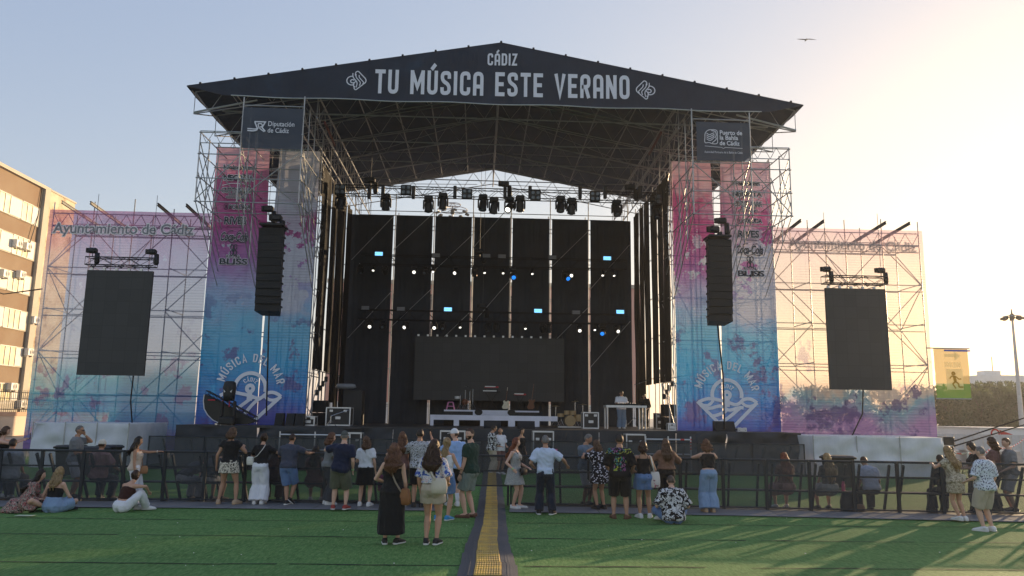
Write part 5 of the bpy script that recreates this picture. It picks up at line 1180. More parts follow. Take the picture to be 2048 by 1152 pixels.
# resample centre line every 0.9 m
pl=[cp[0]]; acc=[]
dens=[]
for i in range(len(cp)-1):
    for j in range(20): dens.append(cp[i].lerp(cp[i+1],j/20))
pts=[dens[0]]
for p in dens:
    if (p-pts[-1]).length>=.9: pts.append(p)
wsc=[1.42,1.36,1.28,1.2,1.15]+[1.1]*40
for i in range(min(len(pts)-1,20)):
    a,b=pts[i],pts[i+1]; d=(b-a); L=d.length; an=math.atan2(d.y,d.x)-PI/2; sc=wsc[i]
    lab='yellow lidded cable ramp segment, %s from the camera'%ordw[i] if i<20 else ''
    t=thing('cable_ramp',lab,'cable ramp',(a+b)/2,'yellow lidded cable ramp segments',an+R(random.uniform(-1.2,1.2))); t.location.z=0
    for q in(-1,1):
        m=MB(); w0,w1=.135*sc,.29*sc
        pr=[(q*w0,.058),(q*(w0+.05),.055),(q*w1,.022),(q*w1,.002),(q*w0,.002)]; m.prism([(x,-L/2+.004,z) for x,z in pr],(0,L-.008,0))
        for k in range(4): xx=w0+.05+(w1-w0-.06)*(k+.5)/4; zz=.055-.041*(k+.5)/4; m.b2((q*xx-.006,-L/2+.01,zz-.004),(q*xx+.006,L/2-.01,zz+.006))
        m.build('side_ramp',rub,t,local=True)
    m=MB(); m.b2((-.13*sc,-L/2+.012,.05),(.13*sc,L/2-.012,.068),.006)
    for k in range(6): y=-L/2+.08+k*(L-.16)/5; m.b2((-.12*sc,y-.012,.0685),(.12*sc,y+.012,.073))
    m.build('lid',yel.m,t,local=True); MB().b2((-.134*sc,-L/2+.004,.004),(.134*sc,L/2-.004,.049)).build('channel',rub,t,local=True)
binm=mat('bin_black',(.016,.016,.018),.45)
def wbin(px,py0,Y,lab,w_=.6):
    p=at(px,py0,Y); x=p.x; h_=p.z; t=thing('wheeled_bin',lab,'bin',(x,Y,0),'black wheeled bins')
    MB().loft([((x,Y,.08),(w_*.36,0,0),(0,.26,0)),((x,Y,.5),(w_*.42,0,0),(0,.3,0)),((x,Y,h_-.1),(w_*.47,0,0),(0,.34,0))],16,6).build('bin_body',binm,t)
    MB().loft([((x,Y,h_-.099),(w_*.53,0,0),(0,.38,0)),((x,Y,h_-.05),(w_*.54,0,0),(0,.39,0)),((x,Y,h_),(w_*.44,0,0),(0,.32,0))],16,6).build('lid',binm,t)
    MB().tube((x-w_*.4,Y+.4,h_-.06),(x+w_*.4,Y+.4,h_-.06),.02,6).build('handle',binm,t)
    for q in(-1,1): m=MB(); m.loft([((x+q*.2,Y+.22,.1),(0,.1,0),(0,0,.1)),((x+q*.26,Y+.22,.1),(0,.1,0),(0,0,.1))],12); m.build('wheel',binm,t)
wbin(143,890,25.5,'black wheeled bin behind the man with his hand at his mouth',.8); wbin(190,893,25.5,'black wheeled bin behind the white capped sitter',.75); wbin(219,890,26.2,'black wheeled bin left of the pointing woman',.7); wbin(1675,911,24,'black wheeled bin behind the blonde sitter',.9)
# roped off area and cables on the right
rp=mat('rope_red_white',(.6,.3,.25),.7); rw=N('hazard_tape'); x=rw.xyz(); k=rw.math('GREATER_THAN',rw.math('MODULO',rw.math('ADD',rw.math('MULTIPLY',x[0],3.0),100),1),.5); rw.out(rw.bsdf(rw.mix(k,(.62,.05,.04),(.72,.68,.62)),.6))
a=[at(1888,884,36),at(1935,905,33),at(1985,893,36),at(2048,878,40),at(2110,870,43)]
m=MB(); dens=[]
for i in range(4):
    for j in range(8): u=j/8; p=a[i].lerp(a[i+1],u); p.z-=.25*math.sin(u*PI); dens.append(p)
m.path(dens,.035,5); solo('hazard_rope',m,rw.m,'red and white hazard tape slung behind the right barriers','hazard tape',dens[0])
for i,p in enumerate(a[:4]): solo('rope_post',MB().tube((p.x,p.y,0),(p.x,p.y,p.z+.05),.035,6),alum,['post of the hazard tape nearest the white ballast sheet','post of the hazard tape behind the tan dress woman','post of the hazard tape behind the animal print shirt man','post of the hazard tape at the right edge'][i],'post',(p.x,p.y,0))
for k,(p0,p1,lab) in enumerate((((1884,890,32),(2060,832,44),'upper guy cable rising to the right edge'),((1905,893,34),(2060,846,46),'lower guy cable rising to the right edge'))): solo('guy_cable',MB().tube(at(*p0),at(*p1),.035,5),mat('cable_dark',(.02,.02,.022),.95,spec=0,bump=0),lab,'cable',at(*p0))
# dark goods seen through the gap: crates right of the ballast
for k,(px,py,Y,lab) in enumerate(((1889,888,31,'dark stacked equipment at the right end of the white ballast sheet'),)):
    p=at(px,py,Y); t=thing('equipment_stack',lab,'equipment',(p.x,Y,0))
    for j in range(4): MB().box((p.x+.05*(j%2),Y,.2+.38*j),(.5,.45,.33),bev=.03).build('equipment_box',blackm,t)
for i,(px,py,lab) in enumerate(((2010,905,'pale low block behind the right barriers near the hazard tape'),(1958,900,'grey low block behind the tan dress woman'),(1905,905,'long pale low kerb block by the white sheeting'))):
    p=at(px,py,41); t=thing('traffic_block',lab,'barrier block',(p.x,41,0),'low pale traffic blocks'); MB().prism([(p.x-1,41,0),(p.x-1,41.7,0),(p.x-1,41.5,.55),(p.x-1,41.2,.55)],(2,0,0)).build('block',mat('concrete_block',(.42,.38,.33),.8),t); MB().b2((p.x-.95,41.22,.551),(p.x+.95,41.48,.58)).build('cap_strip',alum,t)
cw=MB(); p0=at(-40,574,52); p1=at(84,578,34.2); cw.path([p0,p0.lerp(p1,.5)-Vector((0,0,.35)),p1],.035,5); solo('overhead_cable',cw,blackm,'thin black cable strung from the brown flats to the left scaffold','cable',p1)
# ================================================================== PEOPLE
def skin_mat(name,c):
    s=N(name); f=s.noise(9,4); s.out(s.bsdf(s.mix(f,[v*.88 for v in c],[v*1.1 for v in c]),.55,0,s.bump(s.noise(60,2),.1,.004),.3,sss=.08)); return s.m
SK={'fair':skin_mat('skin_fair',(.60,.37,.275)),'mid':skin_mat('skin_mid',(.50,.29,.20)),'tan':skin_mat('skin_tan',(.42,.235,.155)),'deep':skin_mat('skin_deep',(.22,.115,.075))}
def hair_mat(name,c,c2):
    s=N(name); f=s.noise(70,3,(1,1,.10)); g=s.noise(14,4,(1,1,.3)); col=s.mix(s.ramp(s.math('ADD',s.math('MULTIPLY',f,.6),s.math('MULTIPLY',g,.4)),[(.38,0),(.62,1)]),c,c2)
    sh=s.bsdf(col,.45,0,s.bump(f,.8,.012),.4); s.out(s.mixsh(.25,sh,s.transl(s.mix(.5,col,c2)))); return s.m
HR={'black':hair_mat('hair_black',(.012,.010,.009),(.04,.03,.025)),'dark':hair_mat('hair_dark_brown',(.025,.014,.010),(.085,.042,.024)),'brown':hair_mat('hair_brown',(.06,.032,.018),(.17,.09,.05)),'auburn':hair_mat('hair_auburn',(.07,.028,.016),(.22,.10,.05)),'red':hair_mat('hair_red',(.10,.025,.015),(.30,.09,.04)),
'blonde':hair_mat('hair_blonde',(.20,.13,.065),(.48,.34,.17)),'grey':hair_mat('hair_grey',(.11,.105,.10),(.27,.26,.25)),'stub':hair_mat('hair_stubble',(.07,.05,.04),(.13,.09,.07))}
def fab(name,c,rough=.85,var=.15): 
    if name in MC: return MC[name]
    s=N(name); f=s.noise(6,4); w_=s.noise(3.2,4,(1,1,.6)); s.out(s.bsdf(s.mix(f,[v*(1-var) for v in c],[min(1,v*(1+var)) for v in c]),rough,0,s.bump(s.math('ADD',w_,s.math('MULTIPLY',s.noise(11,3,(1.6,1.6,.7)),.35)),.9,.06),.15,sheen=.1)); MC[name]=s.m; return s.m
def spots(name,stops,scale,feature='F1',sc=(1,1,1),mode='CONSTANT',rnd=1,extra=None):
    if name in MC: return MC[name]
    s=N(name); d=s.math('ADD',s.voro(scale,feature,sc,rnd=rnd),s.math('MULTIPLY',s.math('SUBTRACT',s.noise(scale*2,3),.5),.25)); c=s.ramp(d,stops,mode)
    if extra: c=s.mix(s.ramp(s.noise(extra[0],3,loc=(4,2,1)),[(extra[1],0),(extra[1]+.02,1)]),c,extra[2])
    s.out(s.bsdf(c,.85,0,s.bump(s.noise(3.2,4),.5,.05),.15)); MC[name]=s.m; return s.m
def blots(name,cols,scale,detail=3,seed=0):
    if name in MC: return MC[name]
    s=N(name); f=s.noise(scale,detail,loc=(seed,seed,seed),rough=.6,dist=.6); c=s.ramp(f,cols,'CONSTANT'); s.out(s.bsdf(c,.85,0,s.bump(s.noise(3.2,4),.5,.05),.15)); MC[name]=s.m; return s.m
W_=(.62,.62,.64); K_=(.014,.014,.016)
FB={'black':fab('cloth_black',(.016,.016,.018)),'white':fab('cloth_white',(.68,.69,.74),var=.05),'navy':fab('cloth_navy',(.016,.022,.05)),'denim':fab('cloth_denim',(.12,.20,.38)),'ltdenim':fab('cloth_pale_denim',(.22,.32,.48)),'dkdenim':fab('cloth_dark_denim',(.08,.12,.20)),
'slate':fab('cloth_slate',(.055,.062,.09)),'khaki':fab('cloth_khaki',(.10,.105,.075)),'beige':fab('cloth_beige',(.44,.38,.30)),'green':fab('cloth_bottle_green',(.018,.045,.035)),'sage':fab('cloth_sage',(.20,.24,.22)),'sky':fab('cloth_sky_blue',(.30,.45,.75)),'pale':fab('cloth_pale_blue',(.52,.60,.76)),
'trouser':fab('cloth_trouser_blue',(.022,.028,.045)),'brown':fab('cloth_brown',(.20,.11,.075)),'dkbrown':fab('cloth_dark_brown',(.045,.018,.014)),'grey':fab('cloth_grey',(.17,.18,.19)),'ltgrey':fab('cloth_pale_grey',(.36,.38,.42)),'char':fab('cloth_charcoal',(.05,.055,.065)),'oatmeal':fab('cloth_oatmeal',(.55,.45,.37)),'plum':fab('cloth_dusky_plum',(.16,.085,.08)),'steel':fab('cloth_steel_blue',(.12,.16,.21)),'silver':fab('cloth_silver_knit',(.40,.42,.42)),'cream':fab('cloth_cream',(.60,.55,.47)),
'leopard':spots('print_leopard',[(.0,(.62,.58,.50)),(.24,(.03,.025,.022)),(.46,(.60,.55,.46))],26),'floralw':blots('print_floral_white',[(.0,(.05,.10,.36)),(.38,(.05,.10,.36)),(.43,W_),(.57,(.45,.16,.18)),(.60,W_),(.66,(.14,.10,.28)),(.70,W_)],13,4),
'bw':blots('print_black_white',[(.0,K_),(.47,K_),(.5,W_),(.60,K_),(.64,W_)],15,4,3),'bwfine':blots('print_fine_black_white',[(.0,K_),(.44,(.58,.58,.6)),(.52,K_),(.56,(.5,.52,.6))],30,3,6),'floralr':blots('print_floral_red',[(.0,K_),(.43,(.42,.36,.30)),(.50,(.03,.03,.03)),(.54,(.36,.05,.06)),(.60,(.45,.40,.34)),(.66,K_)],24,3,2),
'colour':None,'patch':spots('print_white_patches',[(.0,(.60,.58,.66)),(.34,(.016,.016,.02))],17,'F1',(1,1,1.3)),'bluespot':spots('print_blue_spots',[(.0,(.02,.03,.09)),(.36,(.62,.66,.74))],30),'tanprint':blots('print_tan_snake',[(.0,(.20,.17,.12)),(.46,(.36,.32,.24)),(.52,(.50,.46,.36)),(.60,(.22,.19,.14))],24,4,5),'greyknit':blots('print_grey_sequin',[(.0,(.30,.31,.31)),(.5,(.46,.47,.46)),(.6,(.22,.22,.23))],60,2,1),'striped':fab('cloth_faded_rose',(.30,.17,.17))}
def colour_shirt():
    s=N('print_colour_panel'); x=s.xyz(); f=s.noise(22,4,loc=(2,4,1),dist=.8); g=s.noise(7,3,loc=(5,1,2))
    col=s.ramp(g,[(.0,(.34,.36,.05)),(.44,(.34,.36,.05)),(.47,(.05,.22,.22)),(.54,(.34,.10,.26)),(.62,(.20,.12,.30))],'CONSTANT'); col=s.mix(s.ramp(f,[(.5,0),(.52,1)],'CONSTANT'),K_,col)
    up_=s.math('GREATER_THAN',s.math('ADD',x[2],s.math('MULTIPLY',g,.1)),1.40); mid=s.math('MULTIPLY',s.math('LESS_THAN',s.math('ADD',s.math('ABSOLUTE',x[0]),s.math('MULTIPLY',g,.08)),.17),s.math('MULTIPLY',s.math('GREATER_THAN',x[2],1.0),s.math('LESS_THAN',x[2],1.3)))
    s.out(s.bsdf(s.mix(s.math('MAXIMUM',up_,mid),K_,col),.85,0,s.bump(s.noise(3.2,4),.5,.05),.15)); return s.m
FB['colour']=colour_shirt()
SH={'bw':(mat('shoe_black',(.016,.016,.018),.6),wh),'white':(mat('shoe_white',(.66,.66,.66),.6),wh),'tan':(mat('shoe_tan',(.42,.30,.20),.7),mat('cork_sole',(.40,.27,.16),.8)),'blue':(mat('shoe_blue',(.03,.24,.50),.6),wh),'red':(mat('shoe_red',(.30,.035,.03),.6),wh),'brown':(mat('shoe_brown',(.13,.06,.035),.6),mat('brown_sole',(.10,.05,.03),.7)),'black':(mat('shoe_black',(.016,.016,.018)),mat('shoe_black',(.016,.016,.018)))}
lipm=mat('lips',(.36,.13,.11),.5,bump=0); eyew=mat('eye_white',(.6,.6,.58),.3,bump=0); irism=mat('iris_dark',(.02,.014,.01),.25,bump=0)
beardm=HR['dark']
def fy(x):
    for xa,ya,xb,yb in seg:
        if xa<=x<=xb: return ya+(yb-ya)*(x-xa)/(xb-xa)
    return 18.8
PENDING=[]
def queue(name,mb,m,parent,voxel,smooth=2):
    me=mb.mesh(name); o=bpy.data.objects.new(name,me); COL.objects.link(o); me.materials.append(m); o.parent=parent
    md=o.modifiers.new('r','REMESH'); md.mode='VOXEL'; md.voxel_size=voxel; md.use_smooth_shade=True
    if smooth: ms=o.modifiers.new('s','SMOOTH'); ms.factor=.5; ms.iterations=smooth
    PENDING.append(o); return o
def flush():
    dg=bpy.context.evaluated_depsgraph_get()
    for o in PENDING:
        me=bpy.data.meshes.new_from_object(o.evaluated_get(dg)); old=o.data; nm=old.name; o.modifiers.clear(); o.data=me; bpy.data.meshes.remove(old); me.name=nm
        if not nm.startswith('body'):   # creases in the cloth
            lo='trouser' in nm or 'skirt' in nm or 'short' in nm; fx,fz=(9.,3.2) if lo else (7.5,7.5); am=.010 if lo else .012; sd=(sum(map(ord,o.parent.name+nm))%97)*.37
            cs=[(v.co.copy(),v.normal.copy()) for v in me.vertices]
            for v,(c,n_) in zip(me.vertices,cs):
                k=mnoise.noise((c.x*fx+c.z*(0 if lo else 3.)+sd,c.y*fx,c.z*fz)); k2=mnoise.noise((c.x*fx*2.3+sd,c.y*fx*2.3+c.z*4,c.z*fz*2)); v.co=c+n_*(am*(.95-abs(k)*2.2)+.004*k2)
        me.shade_smooth()
    PENDING.clear()
def rx(a): return Matrix.Rotation(a,3,'X')
def rz(a): return Matrix.Rotation(a,3,'Z')
def ry(a): return Matrix.Rotation(a,3,'Y')
def ik(S0,T,l1,l2,pole):
    S0=Vector(S0);T=Vector(T); d=T-S0; L=d.length
    if L>(l1+l2)*.995: T=S0+d.normalized()*(l1+l2)*.995; d=T-S0; L=d.length
    u=d.normalized(); a=(l1*l1-l2*l2+L*L)/(2*L); h=math.sqrt(max(0,l1*l1-a*a)); p=Vector(pole); p=(p-u*p.dot(u))
    p=p.normalized() if p.length>1e-5 else perp(u)[0]; return S0+u*a+p*h,T
FEM=[(.462,.045,.045,-.004),(.485,.090,.066,-.010),(.52,.1,.074,-.012),(.555,.094,.066,-.006),(.60,.077,.053,0),(.635,.074,.052,.003),(.67,.080,.056,.006),(.715,.087,.064,.010),(.755,.090,.057,.004),(.788,.090,.047,-.003),(.808,.074,.040,-.007),(.826,.045,.034,-.007),(.845,.030,.031,-.003),(.875,.027,.030,.004)]
MAL=[(.462,.045,.045,-.002),(.485,.086,.064,-.008),(.52,.093,.070,-.009),(.56,.090,.066,-.002),(.60,.086,.061,.004),(.64,.087,.061,.006),(.69,.096,.067,.006),(.735,.105,.068,.002),(.77,.108,.060,-.004),(.798,.102,.049,-.008),(.816,.078,.041,-.009),(.832,.048,.037,-.007),(.85,.035,.035,-.002),(.878,.032,.034,.006)]
def person(lab,px,py,pyh=None,h=None,sex='f',head=0,lean=0,bend=0,side=0,z0=0,pz=.52,hy=0,hp=4,skin='mid',hair=('short','dark'),top=None,low=None,shoe='white',aL=None,aR=None,feet=None,knee=None,build=1.0,face=False,XY=None,group=None,extra=None,lod=1,poleL=None,poleR=None,arms=True):
    """heading: 0 faces the stage, 90 the right of the picture. Lengths are in body heights."""
    P=gz(px,py,z0) if XY is None else Vector((XY[0],XY[1],z0)); P.z=z0
    if XY is None and abs(z0-.031)<.01: P.y=min(P.y,fy(P.x)-.30)
    if h is None: h=max(1.45,min(1.95,(at(px,pyh,P.y).z-z0)))
    t=thing('person',lab,'person',P,group,-R(head)); vox=.0125*(1 if lod else 1.3)
    H=lambda v:Vector(v)*h
    prof=[(z,w_*build*1.0,d*(build*.6+.4) if z<.8 else d,y) for z,w_,d,y in(FEM if sex=='f' else MAL)]
    # spine
    def spine(z):   # z in standing heights -> position, rotation
        n=12; p=Vector((0,0,pz)); u0=z-.52; ang=lean; 
        if u0<=0:
            r_=rx(-R(lean))@ry(R(side)); return p+r_@Vector((0,0,u0)),r_
        for i in range(n):
            tt=(i+.5)/n*u0; f=min(1,tt/.26); r_=rx(-R(lean+bend*f))@ry(R(side*(1-.6*f))); p=p+r_@Vector((0,0,u0/n))
        f=min(1,u0/.26); return p,rx(-R(lean+bend*f))@ry(R(side*(1-.6*f)))
    def torso(mb,za,zb,inf,infb=None,n=20):
        rg=[]; zs=sorted(set([za,zb]+[p[0] for p in prof if za<p[0]<zb]))
        for z in zs:
            for i in range(len(prof)-1):
                if prof[i][0]<=z<=prof[i+1][0]: break
            a,b=prof[i],prof[i+1]; u=(z-a[0])/(b[0]-a[0]); w_,d,y=[a[k]+(b[k]-a[k])*u for k in(1,2,3)]
            f=(z-za)/(zb-za); ii=inf if infb is None else infb+(inf-infb)*min(1,f*1.6)
            p,r_=spine(z); rg.append((H(p+r_@Vector((0,y,0))),H(r_@Vector((w_+ii,0,0))),H(r_@Vector((0,d+ii,0)))))
        mb.loft(rg,n,2.25)
    body=MB(); torso(body,.462,.878,0)
    if sex=='f':
        for q in(-1,1): p,r_=spine(.722); body.ball(H(p+r_@Vector((q*.040*build,.052,0))),(.036*h,.030*h,.034*h),10,7)
    for q in(-1,1):   # seat
        p,r_=spine(.498); body.ball(H(p+r_@Vector((q*.042*build,-.024,0))),(.042*h*build,.038*h,.048*h),10,7)
    def seg(mb,a,b,st,inf=0,t0=0,t1=1,n=10,inf2=None):
        a=Vector(a);b=Vector(b); u,v=perp(b-a); rg=[]; ts=sorted(set([t0,t1]+[s_[0] for s_ in st if t0<s_[0]<t1]))
        for tt in ts:
            for i in range(len(st)-1):
                if st[i][0]<=tt<=st[i+1][0]: break
            f=(tt-st[i][0])/(st[i+1][0]-st[i][0]); r_=st[i][1]+(st[i+1][1]-st[i][1])*f; ii=inf if inf2 is None else inf+(inf2-inf)*(tt-t0)/max(1e-6,t1-t0)
            rg.append((H(a.lerp(b,tt)),H(u*(r_+ii)),H(v*(r_+ii))))
        mb.loft(rg,n)
    # legs
    feet=feet or {'L':(-.055,0,.043,-6),'R':(.055,.0,.043,6)}; knee=knee or {}
    bl=build*.5+.5; TH=[(0,.054*bl),(.25,.053*bl),(.6,.042*bl),(.9,.033),(1,.031)]; SN=[(0,.031),(.1,.031),(.3,.0345),(.55,.029),(.85,.0205),(1,.0195)]
    if sex=='m': TH=[(a,b*.97) for a,b in TH]; SN=[(a,b*1.04) for a,b in SN]
    legs={}
    for k,q in(('L',-1),('R',1)):
        p,r_=spine(.505); hip=p+r_@Vector((q*.05*build,0,0)); fx_=feet[k]; kn,an=ik(hip,fx_[:3],.247,.232,knee.get(k,(q*.1,1,.1))); legs[k]=(hip,kn,an,R(fx_[3]),fx_[4] if len(fx_)>4 else 0)
        seg(body,hip,kn,TH); seg(body,kn,an,SN); body.ball(H(kn),.0315*h,10,7); body.ball(H(hip),.052*h*bl,10,7)
        ff=rz(-legs[k][3])@rx(R(legs[k][4])); rg=[]
        for y,w_,hh in((-.036,.012,.012),(-.028,.021,.021),(0,.023,.03),(.04,.024,.022),(.075,.027,.014),(.10,.022,.010),(.112,.008,.006)):
            rg.append((H(an+ff@Vector((0,y,-.043+hh+.003))),H(ff@Vector((w_,0,0))),H(ff@Vector((0,0,hh)))))
        body.loft(rg,10)
    # arms
    UA=[(0,.034),(.15,.033),(.5,.0265),(.9,.0225),(1,.0215)]; FA=[(0,.0215),(.2,.0235),(.5,.0205),(.85,.0152),(1,.0145)]
    if sex=='f': UA=[(a,b*(.90+.35*(build-1))) for a,b in UA]; FA=[(a,b*.9) for a,b in FA]
    sw=.098 if sex=='f' else .113; armj={}
    p,r_=spine(.792); 
    for k,q,tg,pole in(('L',-1,aL,poleL),('R',1,aR,poleR)):
        sh_=p+r_@Vector((q*(sw*(build*.5+.5)-.012),-.006,-.008)); tg=tg or (q*.135,.02,.49); el,wr=ik(sh_,tg,.168,.142,pole or (q*.5,-1,-.25)); armj[k]=(sh_,el,wr)
        seg(body,sh_,el,UA); seg(body,el,wr,FA); body.ball(H(sh_),.034*h,10,7); body.ball(H(el),.0215*h,8,6)
        # hand: palm, four fingers, thumb
        d=(wr-el).normalized(); up_=Vector((0,0,1)); sdv=d.cross(Vector((q,0,.01))).normalized() if abs(d.z)>.6 else d.cross(up_).normalized()*-q
        nrm=d.cross(sdv).normalized()*q; 
        pc=wr+d*.030; 
        body.loft([(H(wr-d*.006),H(sdv*.0135),H(nrm*.011)),(H(wr+d*.012),H(sdv*.019),H(nrm*.0105)),(H(wr+d*.044),H(sdv*.0225),H(nrm*.0095)),(H(wr+d*.054),H(sdv*.021),H(nrm*.007))],10)
        for fi,(o,L,) in enumerate(((-.0175,.034),(-.006,.040),(.006,.038),(.017,.030))):
            b0=wr+d*.048+sdv*o; cu=.30+.06*fi; b1=b0+(d+sdv*o*3-nrm*cu*.5).normalized()*L*.5; b2_=b1+(d+sdv*o*2-nrm*cu*2.2).normalized()*L*.5
            body.path([H(b0-d*.008),H(b0),H(b1),H(b2_)],[.0056*h,.0056*h,.0052*h,.0042*h],6)
        th=wr+d*.014-sdv*.018*1; body.path([H(th+sdv*.006),H(th-sdv*.008+d*.012-nrm*.004),H(th-sdv*.012+d*.032-nrm*.010)],[.0075*h,.0066*h,.005*h],6)
        armj[k]+=(d,)
    # head
    pn,rn=spine(.875); hr=rz(-R(hy))@rx(-R(hp)); hw,hd_,hh_=.0455,.0560,.0680
    hc=pn+rn@Vector((0,.004,.004))+hr@Vector((0,.010,.056))
    def hpt(n_,k=1.0):
        x,y,z=n_; jx=1-.36*max(0,-z)**1.5; jy=1
        if y<0 and z<-.15: jy=1-.42*min(1,(-z-.15)/.7)
        X=hw*x*jx; Y=hd_*y*jy*(.94 if y>0 else 1); Z=hh_*z
        if y>0:
            Y+=.013*math.exp(-(x/.13)**2-((z+.16)/.17)**2)*y+.004*math.exp(-(x/.3)**2-((z+.46)/.07)**2)+.006*math.exp(-(x/.28)**2-((z+.82)/.14)**2)-.0045*math.exp(-((abs(x)-.40)/.17)**2-((z-.03)/.12)**2)+.003*math.exp(-((z-.22)/.1)**2)*y
        return hc+hr@(Vector((X,Y,Z))*k)
    def sph(fn,nu=24,nv=18):
        m=MB(); o=[]
        for j in range(nv+1):
            th=PI*j/nv
            for i in range(nu): ph=2*PI*i/nu; q_=max(1e-3,math.sin(th)); m.v.append(H(fn((q_*math.cos(ph),q_*math.sin(ph),-math.cos(th)))))
        for j in range(nv):
            for i in range(nu): a=j*nu+i; b=j*nu+(i+1)%nu; m.f.append((a,b,b+nu,a+nu))
        return m
    hm=sph(hpt,28,22); body.add(hm.v,hm.f)
    for q in(-1,1): body.ball(H(hc+hr@Vector((q*hw*1.02,-.006,-.006))),(.006*h,.011*h,.017*h),8,6,hr)
    bm_=queue('body',body,SK[skin],t,vox*.8 if lod else vox,1)
    if face:
        for q in(-1,1):
            MB().ball(H(hc+hr@Vector((q*.0185,hd_*.885,.003))),(.0062*h,.003*h,.0042*h),8,6,hr).build('eye',eyew,t,local=True,smooth=True); MB().ball(H(hc+hr@Vector((q*.0185,hd_*.885+.0026,.003))),(.003*h,.0016*h,.003*h),8,6,hr).build('iris',irism,t,local=True)
            b_=MB(); b_.path([H(hc+hr@Vector((q*(.009+.007*k),hd_*(.955-.02*k),.016+.002*math.sin(k)))) for k in range(3)],.0024*h,5); b_.build('eyebrow',HR[hair[1]],t,local=True)
        MB().ball(H(hc+hr@Vector((0,hd_*.935,-.0305))),(.0125*h,.0035*h,.0042*h),10,6,hr).build('lips',lipm,t,local=True,smooth=True)
    # hair
    kind,hcx=hair[0],hair[1]; hm_=HR[hcx]; rn_=random.Random(hash(lab)%9999 if False else sum(map(ord,lab)))
    def cap(front,sidez,back,k=1.09,nz=.03,fr=14):
        def f(n_):
            x,y,z=n_; q_=math.hypot(x,y)+1e-4; f_=y/q_; zl=back if f_<-.25 else (back+(sidez-back)*(f_+.25)/.45 if f_<.2 else sidez+(front-sidez)*min(1,(f_-.2)/.4)); e=max(0,min(1,(z-zl)/.14+.5)); kk=.88+(k-.88)*e
            return hpt(n_,kk+e*nz*mnoise.noise((x*fr,y*fr,z*fr*.6+rn_.random()*0+len(lab))))
        return sph(f,36,26)
    def fall(zend,w0=.056,w1=.066,d1=.028,curl=.0,ox=0,tuck=0,strands=46):
        m=MB(); rg=[]; zend=hc.z-(.937-zend); zs=hc.z+.012; L=zs-zend; n=16; y0=hc.y-.016; 
        for i in range(n+1):
            u=i/n; z=zs-L*u; 
            best=None; lo=.55
            for zz in [.56+.02*k for k in range(16)]:
                p_,r2=spine(zz)
                if best is None or abs(p_.z-z)<abs(best[0].z-z): best=(p_,r2,zz)
            wb=[b for b in prof if b[0]<=best[2]][-1]; yb=best[0].y-(wb[2]+.034)*(1 if best[2]<.80 else .6)
            hb=hc+hr@Vector((0,-.022,0)); yy=hb.y+(yb-hb.y)*max(0,min(1,(u*L-.03)/.07)); xx=hb.x+(best[0].x-hb.x)*max(0,min(1,u*1.4))+ox*u
            wd=(w0+(w1-w0)*max(0,min(1,(u*L-.04)/.10)))*(1 if u<.7 else 1-.62*((u-.7)/.3)**1.3); dd=.040+(d1-.040)*min(1,u*2.2); dd*=1 if u<.75 else 1-.6*(u-.75)/.25
            rg.append((H((xx+curl*.012*math.sin(u*15+len(lab)),yy,z)),H((wd,0,0)),H((0,dd,0))))
        m.loft(rg,44,2,True,lambda v,a:1+(.09+.10*curl)*mnoise.noise((math.cos(a)*(4.2+3*curl),math.sin(a)*(4.2+3*curl),v*(3+9*curl)+len(lab)))+.05*mnoise.noise((math.cos(a)*13,math.sin(a)*13,v*4)))
        for k in range(strands):   # loose locks break the outline
            a=rn_.random()*2*PI; j0=rn_.randint(1,6); j1=min(n,j0+rn_.randint(6,13)); kk=rn_.uniform(.96,1.13); pts=[]
            for j in range(j0,j1+1):
                c_,ax,ay=rg[j]; a2=a+.22*math.sin(j*.9+k)*(.5+curl); pts.append(c_+ax*math.cos(a2)*kk+ay*math.sin(a2)*kk)
            if j1==n: pts.append(pts[-1]+H((rn_.uniform(-.012,.012),rn_.uniform(-.006,.006),-rn_.uniform(.01,.05))))
            m.path(pts,[(.0062 if i<len(pts)-2 else .003)*h*(1+.5*curl) for i in range(len(pts))],5)
        return m
    if kind=='short': cap(.52,.06,-.5,1.065,.03).build('hair',hm_,t,local=True,smooth=True)
    elif kind=='buzz': cap(.60,.1,-.42,1.028,.008).build('hair',hm_,t,local=True,smooth=True)
    elif kind=='bald': cap(1.4,.0,-.35,1.02,.006).build('hair',hm_,t,local=True,smooth=True)
    elif kind in('long','curly','bob','pony','bun'):
        cu={'curly':1}.get(kind,.15); m=cap(.5,-.55,-.95,1.13+.05*cu,.05+.06*cu,9 if kind!='curly' else 11)
        if kind in('long','curly'): z_end=hair[2]; wk=hair[3] if len(hair)>3 else 1; f2=fall(z_end,(.053+.010*cu),(.066+.02*cu)*wk,.030+.014*cu,cu,hair[4] if len(hair)>4 else 0); m.add(f2.v,f2.f)
        if kind=='bob': f2=fall(.937-(hair[2] if len(hair)>2 else .10),.057,.070,.050,.2); m.add(f2.v,f2.f)
        if kind=='pony': f2=fall(hair[2],.032,.042,.028,.1,hair[3] if len(hair)>3 else 0,strands=24); m.add(f2.v,f2.f); m.ball(H(hc+hr@Vector((0,-.058,.02))),(.02*h,.02*h,.02*h),8,6)
        if kind=='bun': m.ball(H(hc+hr@Vector((0,-.058,.015))),(.026*h,.022*h,.026*h),10,8)
        if kind in('long','curly','bob'):
            for v in m.v: v+=Vector((mnoise.noise(v*22),mnoise.noise(v*22+Vector((5,0,0))),0))*.008*h
        m.build('hair',hm_,t,local=True,smooth=True)
